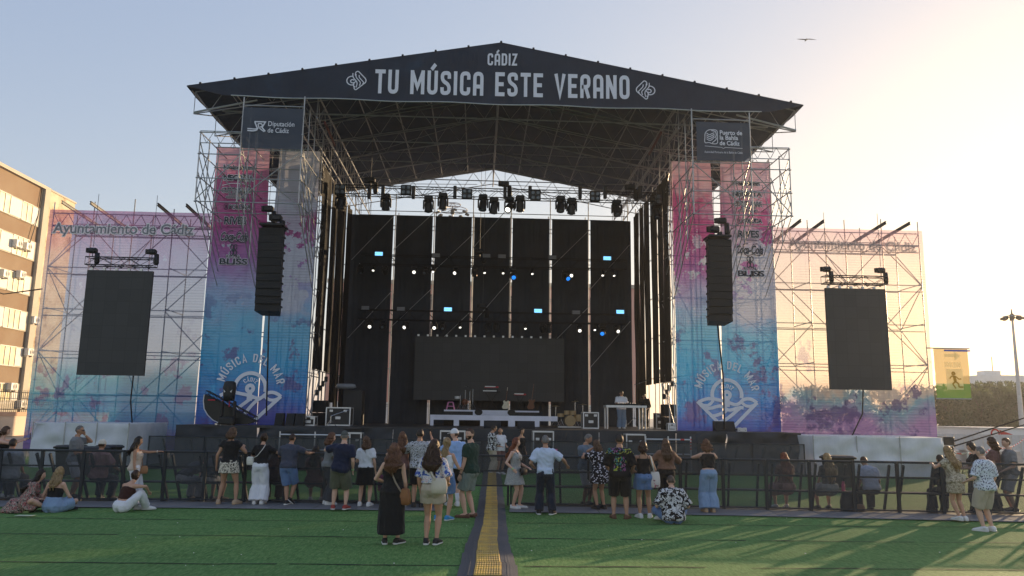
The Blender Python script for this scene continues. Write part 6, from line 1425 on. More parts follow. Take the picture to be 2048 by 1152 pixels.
    # clothes
    def garment(name,m,inf,za,zb,sleeve=0,hem=None,sl_inf=None,flare=0):
        g=MB(); torso(g,za,zb,inf,inf+flare)
        for k,q in(('L',-1),('R',1)):
            s_,e_,w_=armj[k][:3]; sI=sl_inf or inf*.9
            if sleeve>0:
                g.ball(H(s_),(.034+sI)*h,10,7); seg(g,s_,e_,UA,sI,0,min(1,sleeve),10,sI*1.5 if sleeve<=1 else sI)
                if sleeve>1: seg(g,e_,w_,FA,sI*.8,0,sleeve-1); g.ball(H(e_),(.0215+sI)*h,8,6)
        if sex=='f' and zb>.74:
            for q in(-1,1): p_,r2=spine(.722); g.ball(H(p_+r2@Vector((q*.040*build,.052,0))),((.036+inf)*h,(.030+inf)*h,(.034+inf)*h),10,7)
        if za<.535:
            for q in(-1,1): p_,r2=spine(za+.042); g.ball(H(p_+r2@Vector((q*.044*build,-.030,0))),((.044+inf+flare)*h*build,(.044+inf+flare*.6)*h,.040*h),12,8)
        for v in g.v: v+=Vector((mnoise.noise(v*5+Vector((len(lab),0,0))),mnoise.noise(v*5+Vector((0,7,0))),0))*.007*h
        return queue(name,g,FB[m],t,vox,1)
    def trousers(name,m,inf,upto,wide=0,za=.470,zb=.575):
        g=MB(); torso(g,za,zb,inf)
        for q in(-1,1): p_,r2=spine(.500); g.ball(H(p_+r2@Vector((q*.044*build,-.029,0))),((.045+inf)*h*build,(.043+inf)*h,(.052+inf)*h),10,7)
        for k in('L','R'):
            a,b,c=legs[k][:3]; g.ball(H(a),(.052*bl+inf)*h,10,7)
            if upto<=1: seg(g,a,b,TH,inf,0,upto,12,inf+wide)
            else: seg(g,a,b,TH,inf,0,1,12,inf+wide*.5); g.ball(H(b),(.0315+inf+wide*.5)*h,10,7); seg(g,b,c,SN,inf+wide*.5,0,upto-1,12,inf+wide+.012)
        for v in g.v: v+=Vector((mnoise.noise(v*6+Vector((len(lab),3,0))),mnoise.noise(v*6+Vector((0,9,0))),0))*.006*h
        return queue(name,g,FB[m],t,vox,1)
    def skirt(name,m,ztop,zhem,inf,flare,pleat=.03,fl2=1.0):
        g=MB(); torso(g,max(.475,min(ztop-.02,.49)),ztop,inf) if ztop>.5 else None
        rg=[]; n=12
        for i in range(n+1):
            u=i/n; z=.505-(.505-zhem)*u; 
            p_,r2=spine(.505); w_=.100*build+inf+flare*u**.8; d=(.080+inf+flare*u**.8*.9)*fl2
            rg.append((H((p_.x,p_.y-.008*(1-u),z)),H((w_,0,0)),H((0,d,0))))
        g.loft(rg,40,2.1,True,lambda v,a:1+pleat*v*math.sin(a*9+len(lab)+2*mnoise.noise((a,v,0)))+.02*v*mnoise.noise((a*3,v*3,2)))
        return queue(name,g,FB[m],t,vox,1)
    for it in(top or []): garment(*it[0:1],**it[1]) if isinstance(it[1],dict) else None
    for it in(low or []): {'trousers':trousers,'skirt':skirt}[it[0]](**it[1])
    if shoe:
        um,smt=SH[shoe.split(':')[0]]; sd_=':' in shoe
        for k in('L','R'):
            an=legs[k][2]; ff=rz(-legs[k][3])@rx(R(legs[k][4])); m=MB(); rg=[]
            for y,w_,hh in((-.046,.012,.016),(-.038,.026,.027),(0,.028,.034 if not sd_ else .02),(.04,.029,.026 if not sd_ else .018),(.08,.032,.019 if not sd_ else .016),(.112,.027,.015),(.126,.010,.008)):
                rg.append((H(an+ff@Vector((0,y,-.043+hh+.001))),H(ff@Vector((w_,0,0))),H(ff@Vector((0,0,hh)))))
            m.loft(rg,12,2.4)
            if shoe in('bw','white','blue'): m.loft([(H(an+Vector((0,-.004,-.012))),H((.028,0,0)),H((0,.032,0))),(H(an+Vector((0,-.006,.016))),H((.027,0,0)),H((0,.030,0)))],12)
            so_=m.build('shoe',um,t,local=True,smooth=True); s2=MB()
            s2.loft([(H(an+ff@Vector((0,y,-.036))),H(ff@Vector((w_,0,0))),H(ff@Vector((0,0,.009)))) for y,w_ in((-.049,.014),(-.04,.0285),(.04,.0315),(.08,.0345),(.114,.029),(.130,.012))],12,3); s2.build('sole',smt,so_,local=True,smooth=True)
    info=dict(t=t,h=h,spine=spine,arm=armj,legs=legs,hc=hc,hr=hr,prof=prof,P=P,rot=rz(-R(head)),sph=sph,hpt=hpt,H=H,vox=vox)
    return info
def world(I,v): return I['P']+I['rot']@(Vector(v)*I['h'])
def beanie(I,m,brim=None,name='cap',brimdir=0,k=1.12):
    t=I['t']; 
    def f(n_):
        x,y,z=n_; e=max(0,min(1,(z-.12)/.1+.5)); return I['hpt'](n_,.9+(k-.9)*e+(.03 if z>.6 else 0))
    m_=I['sph'](f,24,18)
    if brim:
        hr=I['hr']@rz(-R(brimdir)); hc=I['hc']; H=I['H']; rg=[]
        for i in range(9):
            a=-1.1+2.2*i/8; rg.append((H(hc+hr@Vector((math.sin(a)*.046,.030+math.cos(a)*.055,.016-.006*math.cos(a)))),))
        pts=[(math.sin(-1.2+2.4*i/10)*.046,.048*math.cos(-1.2+2.4*i/10)+.002) for i in range(11)]; pts2=[(x,y+.052*math.cos(x/.046*1.25)) for x,y in pts]
        P3=[H(hc+hr@Vector((x,y,.022-.1*(y-.03)))) for x,y in pts]+[H(hc+hr@Vector((x,y,.022-.22*(y-.03)))) for x,y in reversed(pts2)]
        m_.prism(P3,I['H'](hr@Vector((0,0,.005))))
    m_.build(name,m,t,local=True,smooth=False)
def sunglasses(I):
    m=MB(); hc,hr,H=I['hc'],I['hr'],I['H']
    for q in(-1,1): m.box(H(hc+hr@Vector((q*.019,.054,.004))),H((.028,.006,.019)),hr,.004); m.box(H(hc+hr@Vector((q*.040,.022,.008))),H((.003,.06,.005)),hr)
    m.box(H(hc+hr@Vector((0,.055,.008))),H((.012,.004,.004)),hr); m.build('sunglasses',blackm,I['t'],local=True)
def beard(I,m):
    def f(n_):
        x,y,z=n_; e=1 if(z<-.22 and y>.05 and not(abs(x)<.32 and -.55<z<-.38 and y>.7)) else 0; return I['hpt'](n_,1.045 if e else .88)
    I['sph'](f,26,22).build('beard',m,I['t'],local=True,smooth=True)
def band(I,k,m,name='wristband'):
    s_,e,w_,d=I['arm'][k]; H=I['H']; u,v=perp(w_-e); c=e.lerp(w_,.93); a=(w_-e).normalized()
    MB().loft([(H(c-a*.006),H(u*.019),H(v*.019)),(H(c+a*.006),H(u*.019),H(v*.019))],12).build(name,m,I['t'],local=True)
gband=mat('wristband_green',(.30,.62,.25),.5,bump=0)
def bag(I,c,size,m,lab,cat='bag',strap=None,strapm=None,yaw=0,flap=True,rs=.008,soft=False):
    """bag hanging at body point c (heights); strap: list of body points"""
    W=lambda v:world(I,v); p=W(c); r_=I['rot']@rz(R(yaw)); sx,sy,sz=size; t=thing('shoulder_bag' if strap else 'bag',lab,cat,p)
    mb=MB(); rg=[]
    for z,k,kd in((-.5,.70,.5),(-.42,.95,.85),(-.1,1,1),(.25,.93,.8),(.45,.8,.5),(.5,.72,.3)): rg.append((p+Vector((0,0,z*sz)),r_@Vector((sx/2*k,0,0)),r_@Vector((0,sy/2*kd,0))))
    mb.loft(rg,16,2.2 if soft else 3.4); mb.build('bag_body',m,t,smooth=True)
    if flap: MB().box(p+r_@Vector((0,-sy*.5,sz*.2)),(sx*.86,.012,sz*.5),r_,.005).build('flap',m,t)
    if strap: mb=MB(); mb.path([W(v) for v in strap],rs,6); mb.build('strap',strapm or m,t,smooth=True)
    return t
T=lambda **k:('top',dict(name='top',**k))
def tee(m,inf=.013,za=.545,zb=.83,sl=.62,name='t_shirt',**k):
    if za<.535 and 'flare' not in k: k['flare']=.012
    return (name,dict(m=m,inf=inf,za=za,zb=zb,sleeve=sl,**k))
def tank(m,za=.55,zb=.785,inf=.008,name='tank_top'): return (name,dict(m=m,inf=inf,za=za,zb=zb))
def shorts(m,upto=.85,inf=.012,wide=.012,name='shorts',**k): return ('trousers',dict(name=name,m=m,inf=inf,upto=upto,wide=wide,**k))
def pants(m,inf=.010,wide=.008,name='trousers',upto=1.97,**k): return ('trousers',dict(name=name,m=m,inf=inf,upto=upto,wide=wide,**k))
BZ=.705   # barrier top as a share of a 1.7 m body
ZP=.031
G='people watching at the front barriers'
leanL=lambda w=.2,y=.2: (-w,y,.715); leanR=lambda w=.2,y=.2:(w,y,.715)
bagbrown=mat('leather_brown',(.26,.11,.045),.45); bagcream=mat('canvas_cream',(.55,.50,.41),.85); bagblk=mat('bag_black',(.018,.018,.02),.5); bagwht=mat('bag_white',(.68,.66,.62),.5); baglime=mat('bag_lime',(.32,.44,.20),.5); bagtan=mat('leather_tan',(.34,.17,.08),.5); bagpink=mat('bag_magenta',(.40,.04,.18),.6); strapt=mat('strap_taupe',(.30,.24,.19),.7); phonem=mat('phone_black',(.015,.015,.017),.25); cuppink=mat('cup_pink',(.72,.13,.36),.35,tl=.3,bump=0); silv=mat('pendant_light',(.6,.58,.5),.4)
capw=mat('cap_white',(.66,.67,.70),.8); capg=mat('cap_grey',(.075,.085,.08),.85); capc=mat('cap_cream',(.56,.52,.44),.85)
# --- two women in front -----------------------------------------------------
A=person('woman in long black strappy dress with curly auburn hair and brown bag, in front',781,1088,888,sex='f',head=8,build=1.12,skin='fair',hair=('curly','auburn',.72,.95,.018),hy=-6,hp=2,top=[tank('black',.50,.752,.009,'dress_top')],low=[('skirt',dict(name='dress_skirt',m='black',ztop=.56,zhem=.10,inf=.014,flare=.012,pleat=.035,fl2=.95))],shoe='bw',feet={'L':(-.058,-.01,.043,-16),'R':(.064,.02,.043,24)},aL=(-.11,.12,.60),aR=(.13,.06,.50),poleL=(-.8,-.6,-.3))
m=MB()
for q in(-1,1): m.path([A['H'](A['spine'](z)[0]+Vector((q*x,y,0))) for z,x,y in((.745,.055,-.066),(.78,.05,-.060),(.815,.045,-.038),(.818,.045,-.005),(.79,.05,.048),(.75,.05,.066))],.004,5)
m.build('dress_strap',FB['black'],A['t'],local=True)
bag(A,(.125,-.035,.475),(.27,.13,.27),bagbrown,'brown leather bag at the hip of the black dress woman','bag',[(-.05,.02,.83),(-.045,-.045,.818),(0,-.078,.72),(.05,-.088,.62),(.10,-.075,.54),(.115,-.06,.51)],strapt,yaw=-15,rs=.014)
B=person('woman in white floral blouse and beige shorts with long dark hair, in front',862,1089,880,sex='f',head=10,skin='mid',hair=('long','dark',.70,1.3),hp=2,hy=8,top=[tee('floralw',.020,.585,.825,.92,'blouse',flare=.014)],low=[shorts('beige',.42,.016,.016)],shoe='bw',feet={'L':(-.05,.0,.043,-10),'R':(.05,.01,.043,8)},aL=(-.13,.03,.50),aR=(.13,.10,.58))
bag(B,(.085,-.095,.565),(.30,.15,.26),bagcream,'cream canvas bag slung behind the floral blouse woman','bag',[(-.06,.03,.825),(-.055,-.05,.812),(-.02,-.088,.74),(.02,-.1,.66),(.05,-.11,.62)],bagcream,yaw=-10,rs=.018,soft=True,flap=False)
# --- centre group -----------------------------------------------------------
Cn=person('bearded man in bottle green T-shirt looking back over his shoulder',938,1035,857,sex='m',head=-62,hy=-72,hp=2,skin='fair',hair=('short','dark'),face=True,top=[tee('green',.016,.50,.84,.62)],low=[shorts('sage',.82,.015,.016)],shoe='brown:',feet={'L':(-.05,.02,.043,-8),'R':(.05,-.03,.043,6)},aL=(-.12,.06,.48),aR=(.13,.08,.47))
beard(Cn,beardm); band(Cn,'L',blackm,'watch')
Dn=person('man in sky blue shirt and white cap with white socks',908,1010,858,z0=ZP,sex='m',head=-18,hy=-55,skin='fair',hair=('buzz','dark'),top=[tee('sky',.016,.49,.84,.65,'shirt')],low=[shorts('black',.82,.014,.014)],shoe='white',aL=leanL(.16,.2),aR=(.15,.06,.50),feet={'L':(-.05,.03,.043,-8),'R':(.05,0,.043,8)})
beanie(Dn,capw,True,brimdir=0); m=MB()
for k in('L','R'): a,b,c=Dn['legs'][k][:3]; m.loft([(Dn['H'](b.lerp(c,u)),Dn['H']((r_,0,0)),Dn['H']((0,r_,0))) for u,r_ in((.45,.036),(.7,.030),(.98,.026))],10)
m.build('socks',FB['white'],Dn['t'],local=True,smooth=True)
En=person('blonde woman with ponytail in white strappy top and blue trainers',889,1041,876,sex='f',head=22,hy=-10,skin='mid',hair=('pony','blonde',.76),top=[tank('white',.57,.79,.010)],low=[shorts('denim',.72,.014,.014)],shoe='blue',aR=(.12,.17,.62),feet={'L':(-.10,-.02,.043,-14),'R':(.03,.02,.043,10)},aL=(-.1,.15,.60))
Fn=person('man in black and white patterned shirt holding a phone up',835,1014,858,z0=ZP,sex='m',head=4,skin='tan',hair=('short','black'),top=[tee('bwfine',.020,.50,.84,.9,'shirt')],low=[shorts('black',.86,.015,.014)],shoe='black',aR=(.12,.24,.90),aL=leanL(.17,.2),poleR=(.8,-.2,-.8))
def phone(I,k,lab,up_=.03,fwd=.03):
    s_,e,w_,d=I['arm'][k]; p=world(I,w_+d*.05+Vector((0,fwd,up_))); b_=MB().box(p,(.075,.012,.155),I['rot'],.005); return solo('phone',b_,phonem,lab,'phone',p)
phone(Fn,'R','black phone held up by the man in the patterned shirt')
Gn=person('woman with straight auburn hair behind the black maxi dress',800,1012,864,z0=ZP,sex='f',head=-6,skin='fair',hair=('long','auburn',.72),top=[tee('plum',.014,.5,.82,.5,'blouse')],low=[pants('char')],shoe='white',aL=leanL(.15),aR=leanR(.12))
Hn=person('woman in white T-shirt and black skirt with brown bob',728,1012,873,z0=ZP,sex='f',head=6,hy=-62,skin='fair',build=1.06,hair=('bob','brown',.13),face=True,top=[tee('white',.017,.555,.825,.62)],low=[('skirt',dict(name='skirt',m='black',ztop=.575,zhem=.305,inf=.014,flare=.016,pleat=.015))],shoe='white',aR=(.14,.03,.50),aL=(-.10,.18,.64),feet={'L':(-.07,.01,.043,-10),'R':(.07,.0,.043,12)})
In=person('man in navy polo shirt with grey cap and red shoes',677,1019,862,z0=ZP,sex='m',build=1.06,side=9,head=6,hy=-22,hp=10,skin='fair',hair=('buzz','grey'),top=[tee('navy',.019,.475,.84,.72,'polo_shirt')],low=[shorts('khaki',1.0,.020,.022,'cargo_shorts')],shoe='red',aL=(-.16,.16,.79),poleL=(-1,.1,-.3),aR=(.15,.05,.50),feet={'L':(-.075,.0,.043,-14),'R':(.085,.01,.043,12)})
beanie(In,capg,True,brimdir=0); band(In,'R',gband)
Jn=person('woman with curly light brown hair in grey top facing right',655,1008,866,z0=ZP,sex='f',head=62,hy=10,skin='fair',hair=('curly','auburn',.83),face=True,top=[tee('grey',.014,.53,.825,.7,'top')],low=[pants('char',.012,.012)],shoe='white',aL=(-.12,.16,.62),aR=(.10,.18,.60))
Kn=person('man in slate T-shirt and blue shorts leaning with legs crossed',572,1009,866,z0=ZP,sex='m',head=4,lean=7,bend=10,hy=14,skin='tan',hair=('buzz','dark'),top=[tee('slate',.017,.505,.84,.7)],low=[shorts('denim',.98,.016,.012)],shoe='bw',aL=(-.12,.26,.70),aR=(.27,.24,.715),poleR=(1,-.1,-.5),feet={'L':(.005,.0,.043,8),'R':(.035,.06,.07,30,-35)},knee={'R':(.4,1,.1)})
Ln=person('woman in black top and wide white trousers leaning on the barrier',516,1008,866,z0=ZP,sex='f',head=2,lean=6,bend=8,skin='mid',hair=('bun','dark'),top=[tee('black',.013,.56,.825,.7)],low=[pants('white',.012,.042)],shoe='white',aL=(-.10,.24,.71),aR=(.22,.23,.715),poleR=(1,0,-.5))
bag(Ln,(-.145,-.02,.605),(.17,.10,.19),bagwht,'small white bag hanging beside the wide white trousers','bag',[(.06,-.02,.838),(.04,-.065,.78),(-.03,-.085,.68),(-.11,-.06,.64)],bagwht,rs=.007)
Mn=person('woman in black top and leopard print mini skirt with copper brown bob',453,1008,855,z0=ZP,sex='f',head=6,hy=40,build=1.06,skin='tan',hair=('bob','brown',.085),face=True,top=[tee('black',.018,.545,.825,.34,'top')],low=[('skirt',dict(name='mini_skirt',m='leopard',ztop=.575,zhem=.405,inf=.016,flare=.014,pleat=.01))],shoe='tan',aR=(.11,.17,.74),poleR=(1,-.5,-1),aL=(-.17,-.01,.50),feet={'L':(-.115,.0,.043,-22),'R':(.115,.01,.043,16)})
Nn=person('woman with dark curly hair in beige vest pointing to the right',264,1006,874,z0=ZP,sex='f',head=74,build=1.22,skin='tan',hair=('curly','black',.75,1.35),face=True,hp=2,top=[tank('oatmeal',.50,.78,.012)],low=[pants('white',.010,.002)],shoe='white',aL=(-.05,.33,.775),poleL=(-.3,0,-1),aR=(.15,.02,.47),feet={'L':(-.05,.05,.043,-6),'R':(.05,-.05,.043,8)})
band(Nn,'R',gband); band(Nn,'L',silv,'bracelet')
bag(Nn,(-.01,.115,.50),(.20,.10,.18),bagtan,'small tan cross-body bag of the pointing woman','bag',[(.055,-.04,.825),(.055,.03,.83),(.03,.075,.77),(.01,.095,.62),(0,.105,.55)],bagtan,yaw=90,rs=.008)
# --- seated on the turf at the left ------------------------------------------
cross={'L':(.06,.20,.05,60),'R':(-.06,.23,.05,-60)}; kx={'L':(-1,.25,.35),'R':(1,.25,.35)}
On=person('woman in dark brown bandeau and white jeans sitting on the turf',243,1024,h=1.64,sex='f',head=22,pz=.075,lean=10,bend=26,hy=-6,hp=8,skin='mid',hair=('bun','dark'),top=[tank('dkbrown',.605,.752,.009,'bandeau')],low=[pants('white',.011,.006,upto=1.95,zb=.575)],shoe='white',feet={'L':(.02,.24,.05,30),'R':(.13,.27,.05,40)},knee={'L':(-.5,.3,.9),'R':(.5,.1,1)},aR=(.20,.22,.25),aL=(-.02,.24,.2),poleR=(1,-.2,.2))
Pn=person('blonde woman in black strapped top and pale denim skirt sitting cross-legged',105,1024,h=1.66,sex='f',head=4,pz=.075,lean=2,bend=8,hy=-12,hp=6,build=1.0,skin='fair',hair=('long','blonde',.76),top=[tank('black',.60,.735,.009)],low=[shorts('ltdenim',.75,.020,.028,'denim_skirt',zb=.625)],shoe='black',feet=cross,knee=kx,aR=(.14,.20,.12),aL=(-.15,.14,.11))
Qn=person('dark haired woman in red and cream floral dress sitting in profile',47,1023,h=1.62,sex='f',head=64,pz=.075,lean=14,bend=12,hy=12,hp=4,skin='fair',face=True,hair=('long','black',.70),top=[tee('floralr',.022,.47,.825,.8,'dress_top',flare=.03)],low=[shorts('floralr',.8,.03,.045,'dress_skirt')],shoe='black',feet={'L':(.03,.34,.05,10),'R':(.13,.25,.05,30)},knee={'L':(-.6,.3,.6),'R':(.8,.1,.45)},aL=(-.1,.22,.2),aR=(.12,.2,.16))
m=MB(); c=world(Qn,(.0,-.06,.03)); rr=Qn['rot']
m.loft([(c+Vector((0,0,z)),rr@Vector((a*1.6,0,0)),rr@Vector((0,b*1.6,0))) for z,a,b in((-.04,.21,.20),(.02,.20,.19),(.10,.155,.15),(.22,.115,.10))],36,2,True,lambda v,a:1+.05*(1-v)*math.sin(a*11+1))
o=m.build('spread_skirt',FB['floralr'],Qn['t'],smooth=True)
o.rotation_euler=(0,0,R(64))
p=gz(50,1026); t=thing('shoulder_bag','small lime green handbag standing on the turf by the floral dress','bag',p); m=MB(); m.box(p+Vector((0,0,.075)),(.17,.08,.15),bev=.02); m.build('bag_body',baglime,t); MB().box(p+Vector((0,-.043,.10)),(.16,.012,.08),bev=.005).build('flap',baglime,t)
m=MB(); m.path([p+Vector((.08*math.cos(a),0,.15+.06*math.sin(a))) for a in[PI*k/8 for k in range(9)]],.008,5); m.build('handle',baglime,t); solo('paper_leaflet',MB().box(gz(50,1033)+Vector((0,0,.02)),(.34,.16,.006)),mat('leaflet',(.42,.50,.36),.7),'pale green leaflet lying in front of the lime handbag','leaflet',gz(50,1033))
# --- behind the barrier, left ------------------------------------------------
def XB(px,dy): # point dy metres behind the barrier line at picture column px
    y=18.8
    for _ in range(4): x=at(px,960,y).x; y=fy(x)+dy
    return (x,y)
def sitter(px,lab,dy=.30,**k):
    k.setdefault('feet',{'L':(-.08,.20,.043,-8),'R':(.08,.20,.043,8)}); k.setdefault('knee',{'L':(-.2,1,.5),'R':(.2,1,.5)}); k.setdefault('pz',.325); k.setdefault('aL',(-.10,.16,.34)); k.setdefault('aR',(.10,.16,.34)); k.setdefault('h',1.68)
    return person(lab,px,0,XY=XB(px,dy),group='people sitting on the barrier step',**k)
Rn=person('man in sunglasses and grey shirt with his hand at his mouth',148,998,XY=XB(146,.75),h=1.74,sex='m',head=78,hy=4,hp=6,skin='tan',hair=('buzz','grey'),face=True,top=[tee('grey',.016,.50,.84,.7,'shirt')],low=[shorts('ltgrey',.9,.015,.012)],shoe='black',aL=(-.02,.085,.875),poleL=(-.7,.5,-1),aR=(.05,.15,.63)); sunglasses(Rn); band(Rn,'L',silv,'watch')
Sn=sitter(196,'person in cream cap and faded rose shirt sitting behind the left barrier',sex='m',head=6,skin='tan',hair=('buzz','dark'),top=[tee('striped',.018,.50,.84,.8,'shirt')],low=[pants('char',.012,.01)],shoe='bw',h=1.76,aR=(.2,.14,.4)); beanie(Sn,capc,None)
Tn=sitter(16,'broad man in grey shirt sitting behind the barrier at the left edge',sex='m',build=1.16,skin='tan',hair=('short','black'),top=[tee('ltgrey',.022,.48,.84,.8)],low=[pants('char',.012,.01)],shoe='white',h=1.76)
Un=person('woman holding up a phone at the left edge of the photo',-6,1000,XY=XB(-4,.9),h=1.69,sex='f',head=70,hp=10,skin='fair',hair=('bob','brown',.06),face=True,top=[tank('black')],low=[pants('dkdenim')],shoe='white',aL=(-.08,.26,.82),aR=(.06,.25,.80)); phone(Un,'L','black phone held up by the woman at the left edge')
Vn=sitter(368,'bent over sitter in black top and pale grey trousers behind the barrier',sex='f',head=30,lean=26,bend=52,hp=60,skin='fair',hair=('short','black'),top=[tee('char',.014,.53,.83,.6)],low=[pants('ltgrey',.014,.012)],shoe='bw',aR=(.10,.28,.32),aL=(-.1,.28,.32))
V2=sitter(418,'seated figure in charcoal clothes behind the barrier beside the leopard skirt',sex='m',head=20,lean=18,bend=35,hp=40,skin='mid',hair=('short','black'),top=[tee('char',.016,.52,.83,.7)],low=[shorts('ltgrey',.9)],shoe='bw')
Xn=sitter(545,'seated figure in dark brown between the white trousers and blue shorts',sex='f',head=-10,skin='tan',hair=('bob','black',.08),top=[tee('dkbrown',.016,.5,.825,.9)],low=[pants('dkbrown',.012,.01)],shoe='bw',h=1.62,lean=14,bend=30,hp=20)
Wn=sitter(628,'woman with long dark hair in dim patterned blouse sitting behind the barrier',sex='f',skin='mid',hair=('long','black',.70),top=[tee('plum',.018,.48,.825,.8,'blouse')],low=[shorts('plum',.9,.026,.03,'skirt')],shoe='white',h=1.66,face=False)
# --- pit -----------------------------------------------------------------------
Y1=person('man in black and white jacket with sunglasses standing in the pit',983,944,XY=(at(983,944,28.5).x,28.5),h=1.76,sex='m',head=70,hp=24,skin='tan',hair=('short','black'),face=True,top=[tee('bw',.020,.49,.84,1.9,'jacket')],low=[pants('beige',.012,.012)],shoe='white',aL=(-.05,.17,.62),aR=(.06,.17,.62)); sunglasses(Y1)
Y2=person('bald bearded man in white T-shirt standing in the pit',999,944,XY=(at(999,944,28.6).x,28.6),h=1.68,sex='m',head=150,hy=30,hp=26,skin='tan',hair=('bald','stub'),face=True,top=[tee('white',.018,.50,.84,.7)],low=[shorts('plum',.9)],shoe='white',aL=(-.08,.15,.60),aR=(.08,.15,.60)); beard(Y2,beardm)
Y3=person('woman in black vest standing in the pit behind the red haired woman',1042,946,XY=(at(1042,944,28.7).x,28.7),h=1.66,sex='f',head=130,hy=20,skin='tan',hair=('bun','black'),face=True,top=[tank('black')],low=[pants('black')],shoe='black')
# --- right of the ramp -----------------------------------------------------------
Zn=person('woman with very long red hair and sequinned grey dress resting on the gate',1029,1016,876,z0=ZP,sex='f',head=118,hy=-22,build=1.02,skin='fair',hair=('long','red',.60,1.25),face=True,hp=0,top=[tank('greyknit',.50,.79,.010,'dress_top')],low=[('skirt',dict(name='dress_skirt',m='greyknit',ztop=.58,zhem=.335,inf=.016,flare=.045,pleat=.05))],shoe='white:',aR=(.17,.05,.56),aL=(-.12,.14,.58),feet={'L':(-.075,.04,.043,-14),'R':(.05,.0,.043,10)}); band(Zn,'R',gband)
bag(Zn,(-.02,.135,.525),(.27,.10,.17),bagblk,'black cross-body bag worn by the red haired woman','bag',[(.06,-.03,.82),(.055,.04,.815),(.03,.085,.74),(.02,.115,.62),(.01,.13,.57)],bagblk,yaw=0,rs=.008)
A1=person('grey haired man in pale blue shirt and dark blue trousers',1090,1029,871,sex='m',head=10,hy=-18,skin='tan',hair=('short','grey'),top=[tee('pale',.020,.515,.84,.78,'shirt',flare=-.006)],low=[pants('trouser',.013,.010)],shoe='bw',aR=(.27,.14,.62),poleR=(1,-.5,-.4),aL=(-.17,.10,.60),feet={'L':(-.08,.0,.043,-10),'R':(.085,.01,.043,16)})
p=at(1112,903,18.6); t=thing('cup','bright pink plastic cup standing on the barrier top','cup',(p.x,fy(p.x)+.01,BH)); MB().lathe((p.x,fy(p.x)+.01,BH),[(.030,0),(.042,.145),(.039,.145),(.034,.09),(.02,.088)],16).build('cup_body',cuppink,t,smooth=False); MB().lathe((p.x,fy(p.x)+.01,BH+.144),[(.042,0),(.044,.004),(.042,.008)],16).build('rim',cuppink,t)
MB().box((p.x,fy(p.x)-.030,BH+.075),(.022,.004,.03)).build('dark_mark',blackm,t)
AB=person('grey haired man in steel blue T-shirt with folded arms behind the barrier',1172,1006,XY=XB(1172,.45),h=1.72,sex='m',head=140,hy=-30,hp=22,skin='tan',hair=('short','grey'),face=True,top=[tee('steel',.018,.5,.84,.7)],low=[shorts('ltgrey',.95)],shoe='black',aL=(.05,.17,.80),aR=(-.05,.16,.72))
AC=person('woman in black dress printed with white patches and lilac sleeves',1200,1018,880,z0=ZP,sex='f',head=-26,lean=7,bend=6,skin='tan',hair=('bob','brown',.10),top=[tee('patch',.020,.48,.825,.75,'dress_top')],low=[('skirt',dict(name='dress_skirt',m='patch',ztop=.58,zhem=.375,inf=.022,flare=.03,pleat=.03))],shoe='black',aL=(-.12,.24,.78),aR=(.12,.2,.72),feet={'L':(-.06,-.02,.043,-6),'R':(.06,-.02,.043,8)})
AD=person('man in black shirt with colourful print and black shorts',1240,1037,869,sex='m',build=1.08,head=8,hy=26,skin='tan',hair=('buzz','black'),top=[tee('colour',.022,.49,.84,1.0,'shirt')],low=[shorts('black',.98,.018,.016)],shoe='brown:',aR=(.15,.10,.56),aL=(-.13,.14,.58),feet={'L':(-.075,.0,.043,-12),'R':(.08,-.01,.043,20)})
AE=person('woman in black camisole and denim shorts with white high-tops',1288,1036,883,sex='f',head=4,hy=10,skin='tan',hair=('bob','dark',.075),top=[tank('black',.535,.775,.009,'camisole')],low=[shorts('denim',.50,.017,.018)],shoe='white',aL=(-.10,.14,.60),aR=(.13,.09,.56),feet={'L':(-.05,.0,.043,-20),'R':(.08,.03,.043,14)})
m=MB()
for q in(-1,1): m.path([AE['H'](AE['spine'](z)[0]+Vector((q*x,y,0))) for z,x,y in((.77,.055,-.052),(.80,.052,-.045),(.818,.05,-.02),(.80,.05,.04),(.77,.05,.06))],.006,5)
m.build('camisole_strap',FB['black'],AE['t'],local=True)
bag(AE,(.15,-.03,.50),(.22,.10,.34),blots('tote_print',[(.0,(.62,.58,.55)),(.55,(.62,.58,.55)),(.6,(.5,.12,.2)),(.64,(.05,.05,.06)),(.68,(.62,.58,.55))],9,3,4),'pale printed tote bag hanging beside the denim shorts woman','bag',[(.09,.02,.815),(.095,-.04,.80),(.115,-.06,.70),(.14,-.045,.60)],bagwht,yaw=-6,rs=.013,soft=True,flap=False)
AF=person('woman in brown cropped blouse and black trousers with long straight hair',1334,1020,878,z0=ZP,sex='f',build=1.06,head=0,skin='mid',hair=('long','brown',.69),top=[tee('brown',.026,.575,.825,1.4,'blouse',flare=.016)],low=[pants('black',.014,.018)],shoe='black',aL=(-.14,.2,.69),aR=(.14,.2,.69),poleL=(-1,-.2,-.6),poleR=(1,-.2,-.6))
AG=person('shaven headed man in black and white floral shirt sitting cross-legged',1347,1046,h=1.74,sex='m',head=2,build=1.06,pz=.075,lean=4,bend=14,hp=10,skin='fair',hair=('buzz','stub'),top=[tee('bw',.026,.475,.84,.95,'shirt',flare=.02)],low=[pants('denim',.014,.012)],shoe='white',feet=cross,knee=kx,aL=(-.16,.16,.16),aR=(.17,.16,.14))
AH=person('woman with curly reddish hair and wide pale jeans, elbows spread on the barrier',1419,1024,879,z0=ZP,sex='f',head=0,lean=6,bend=6,build=1.06,skin='fair',hair=('curly','auburn',.84),top=[tank('black',.605,.79,.010)],low=[pants('ltdenim',.013,.045)],shoe='tan',aL=(-.06,.26,.735),aR=(.06,.26,.735),poleL=(-1,-.35,-.05),poleR=(1,-.35,-.05))
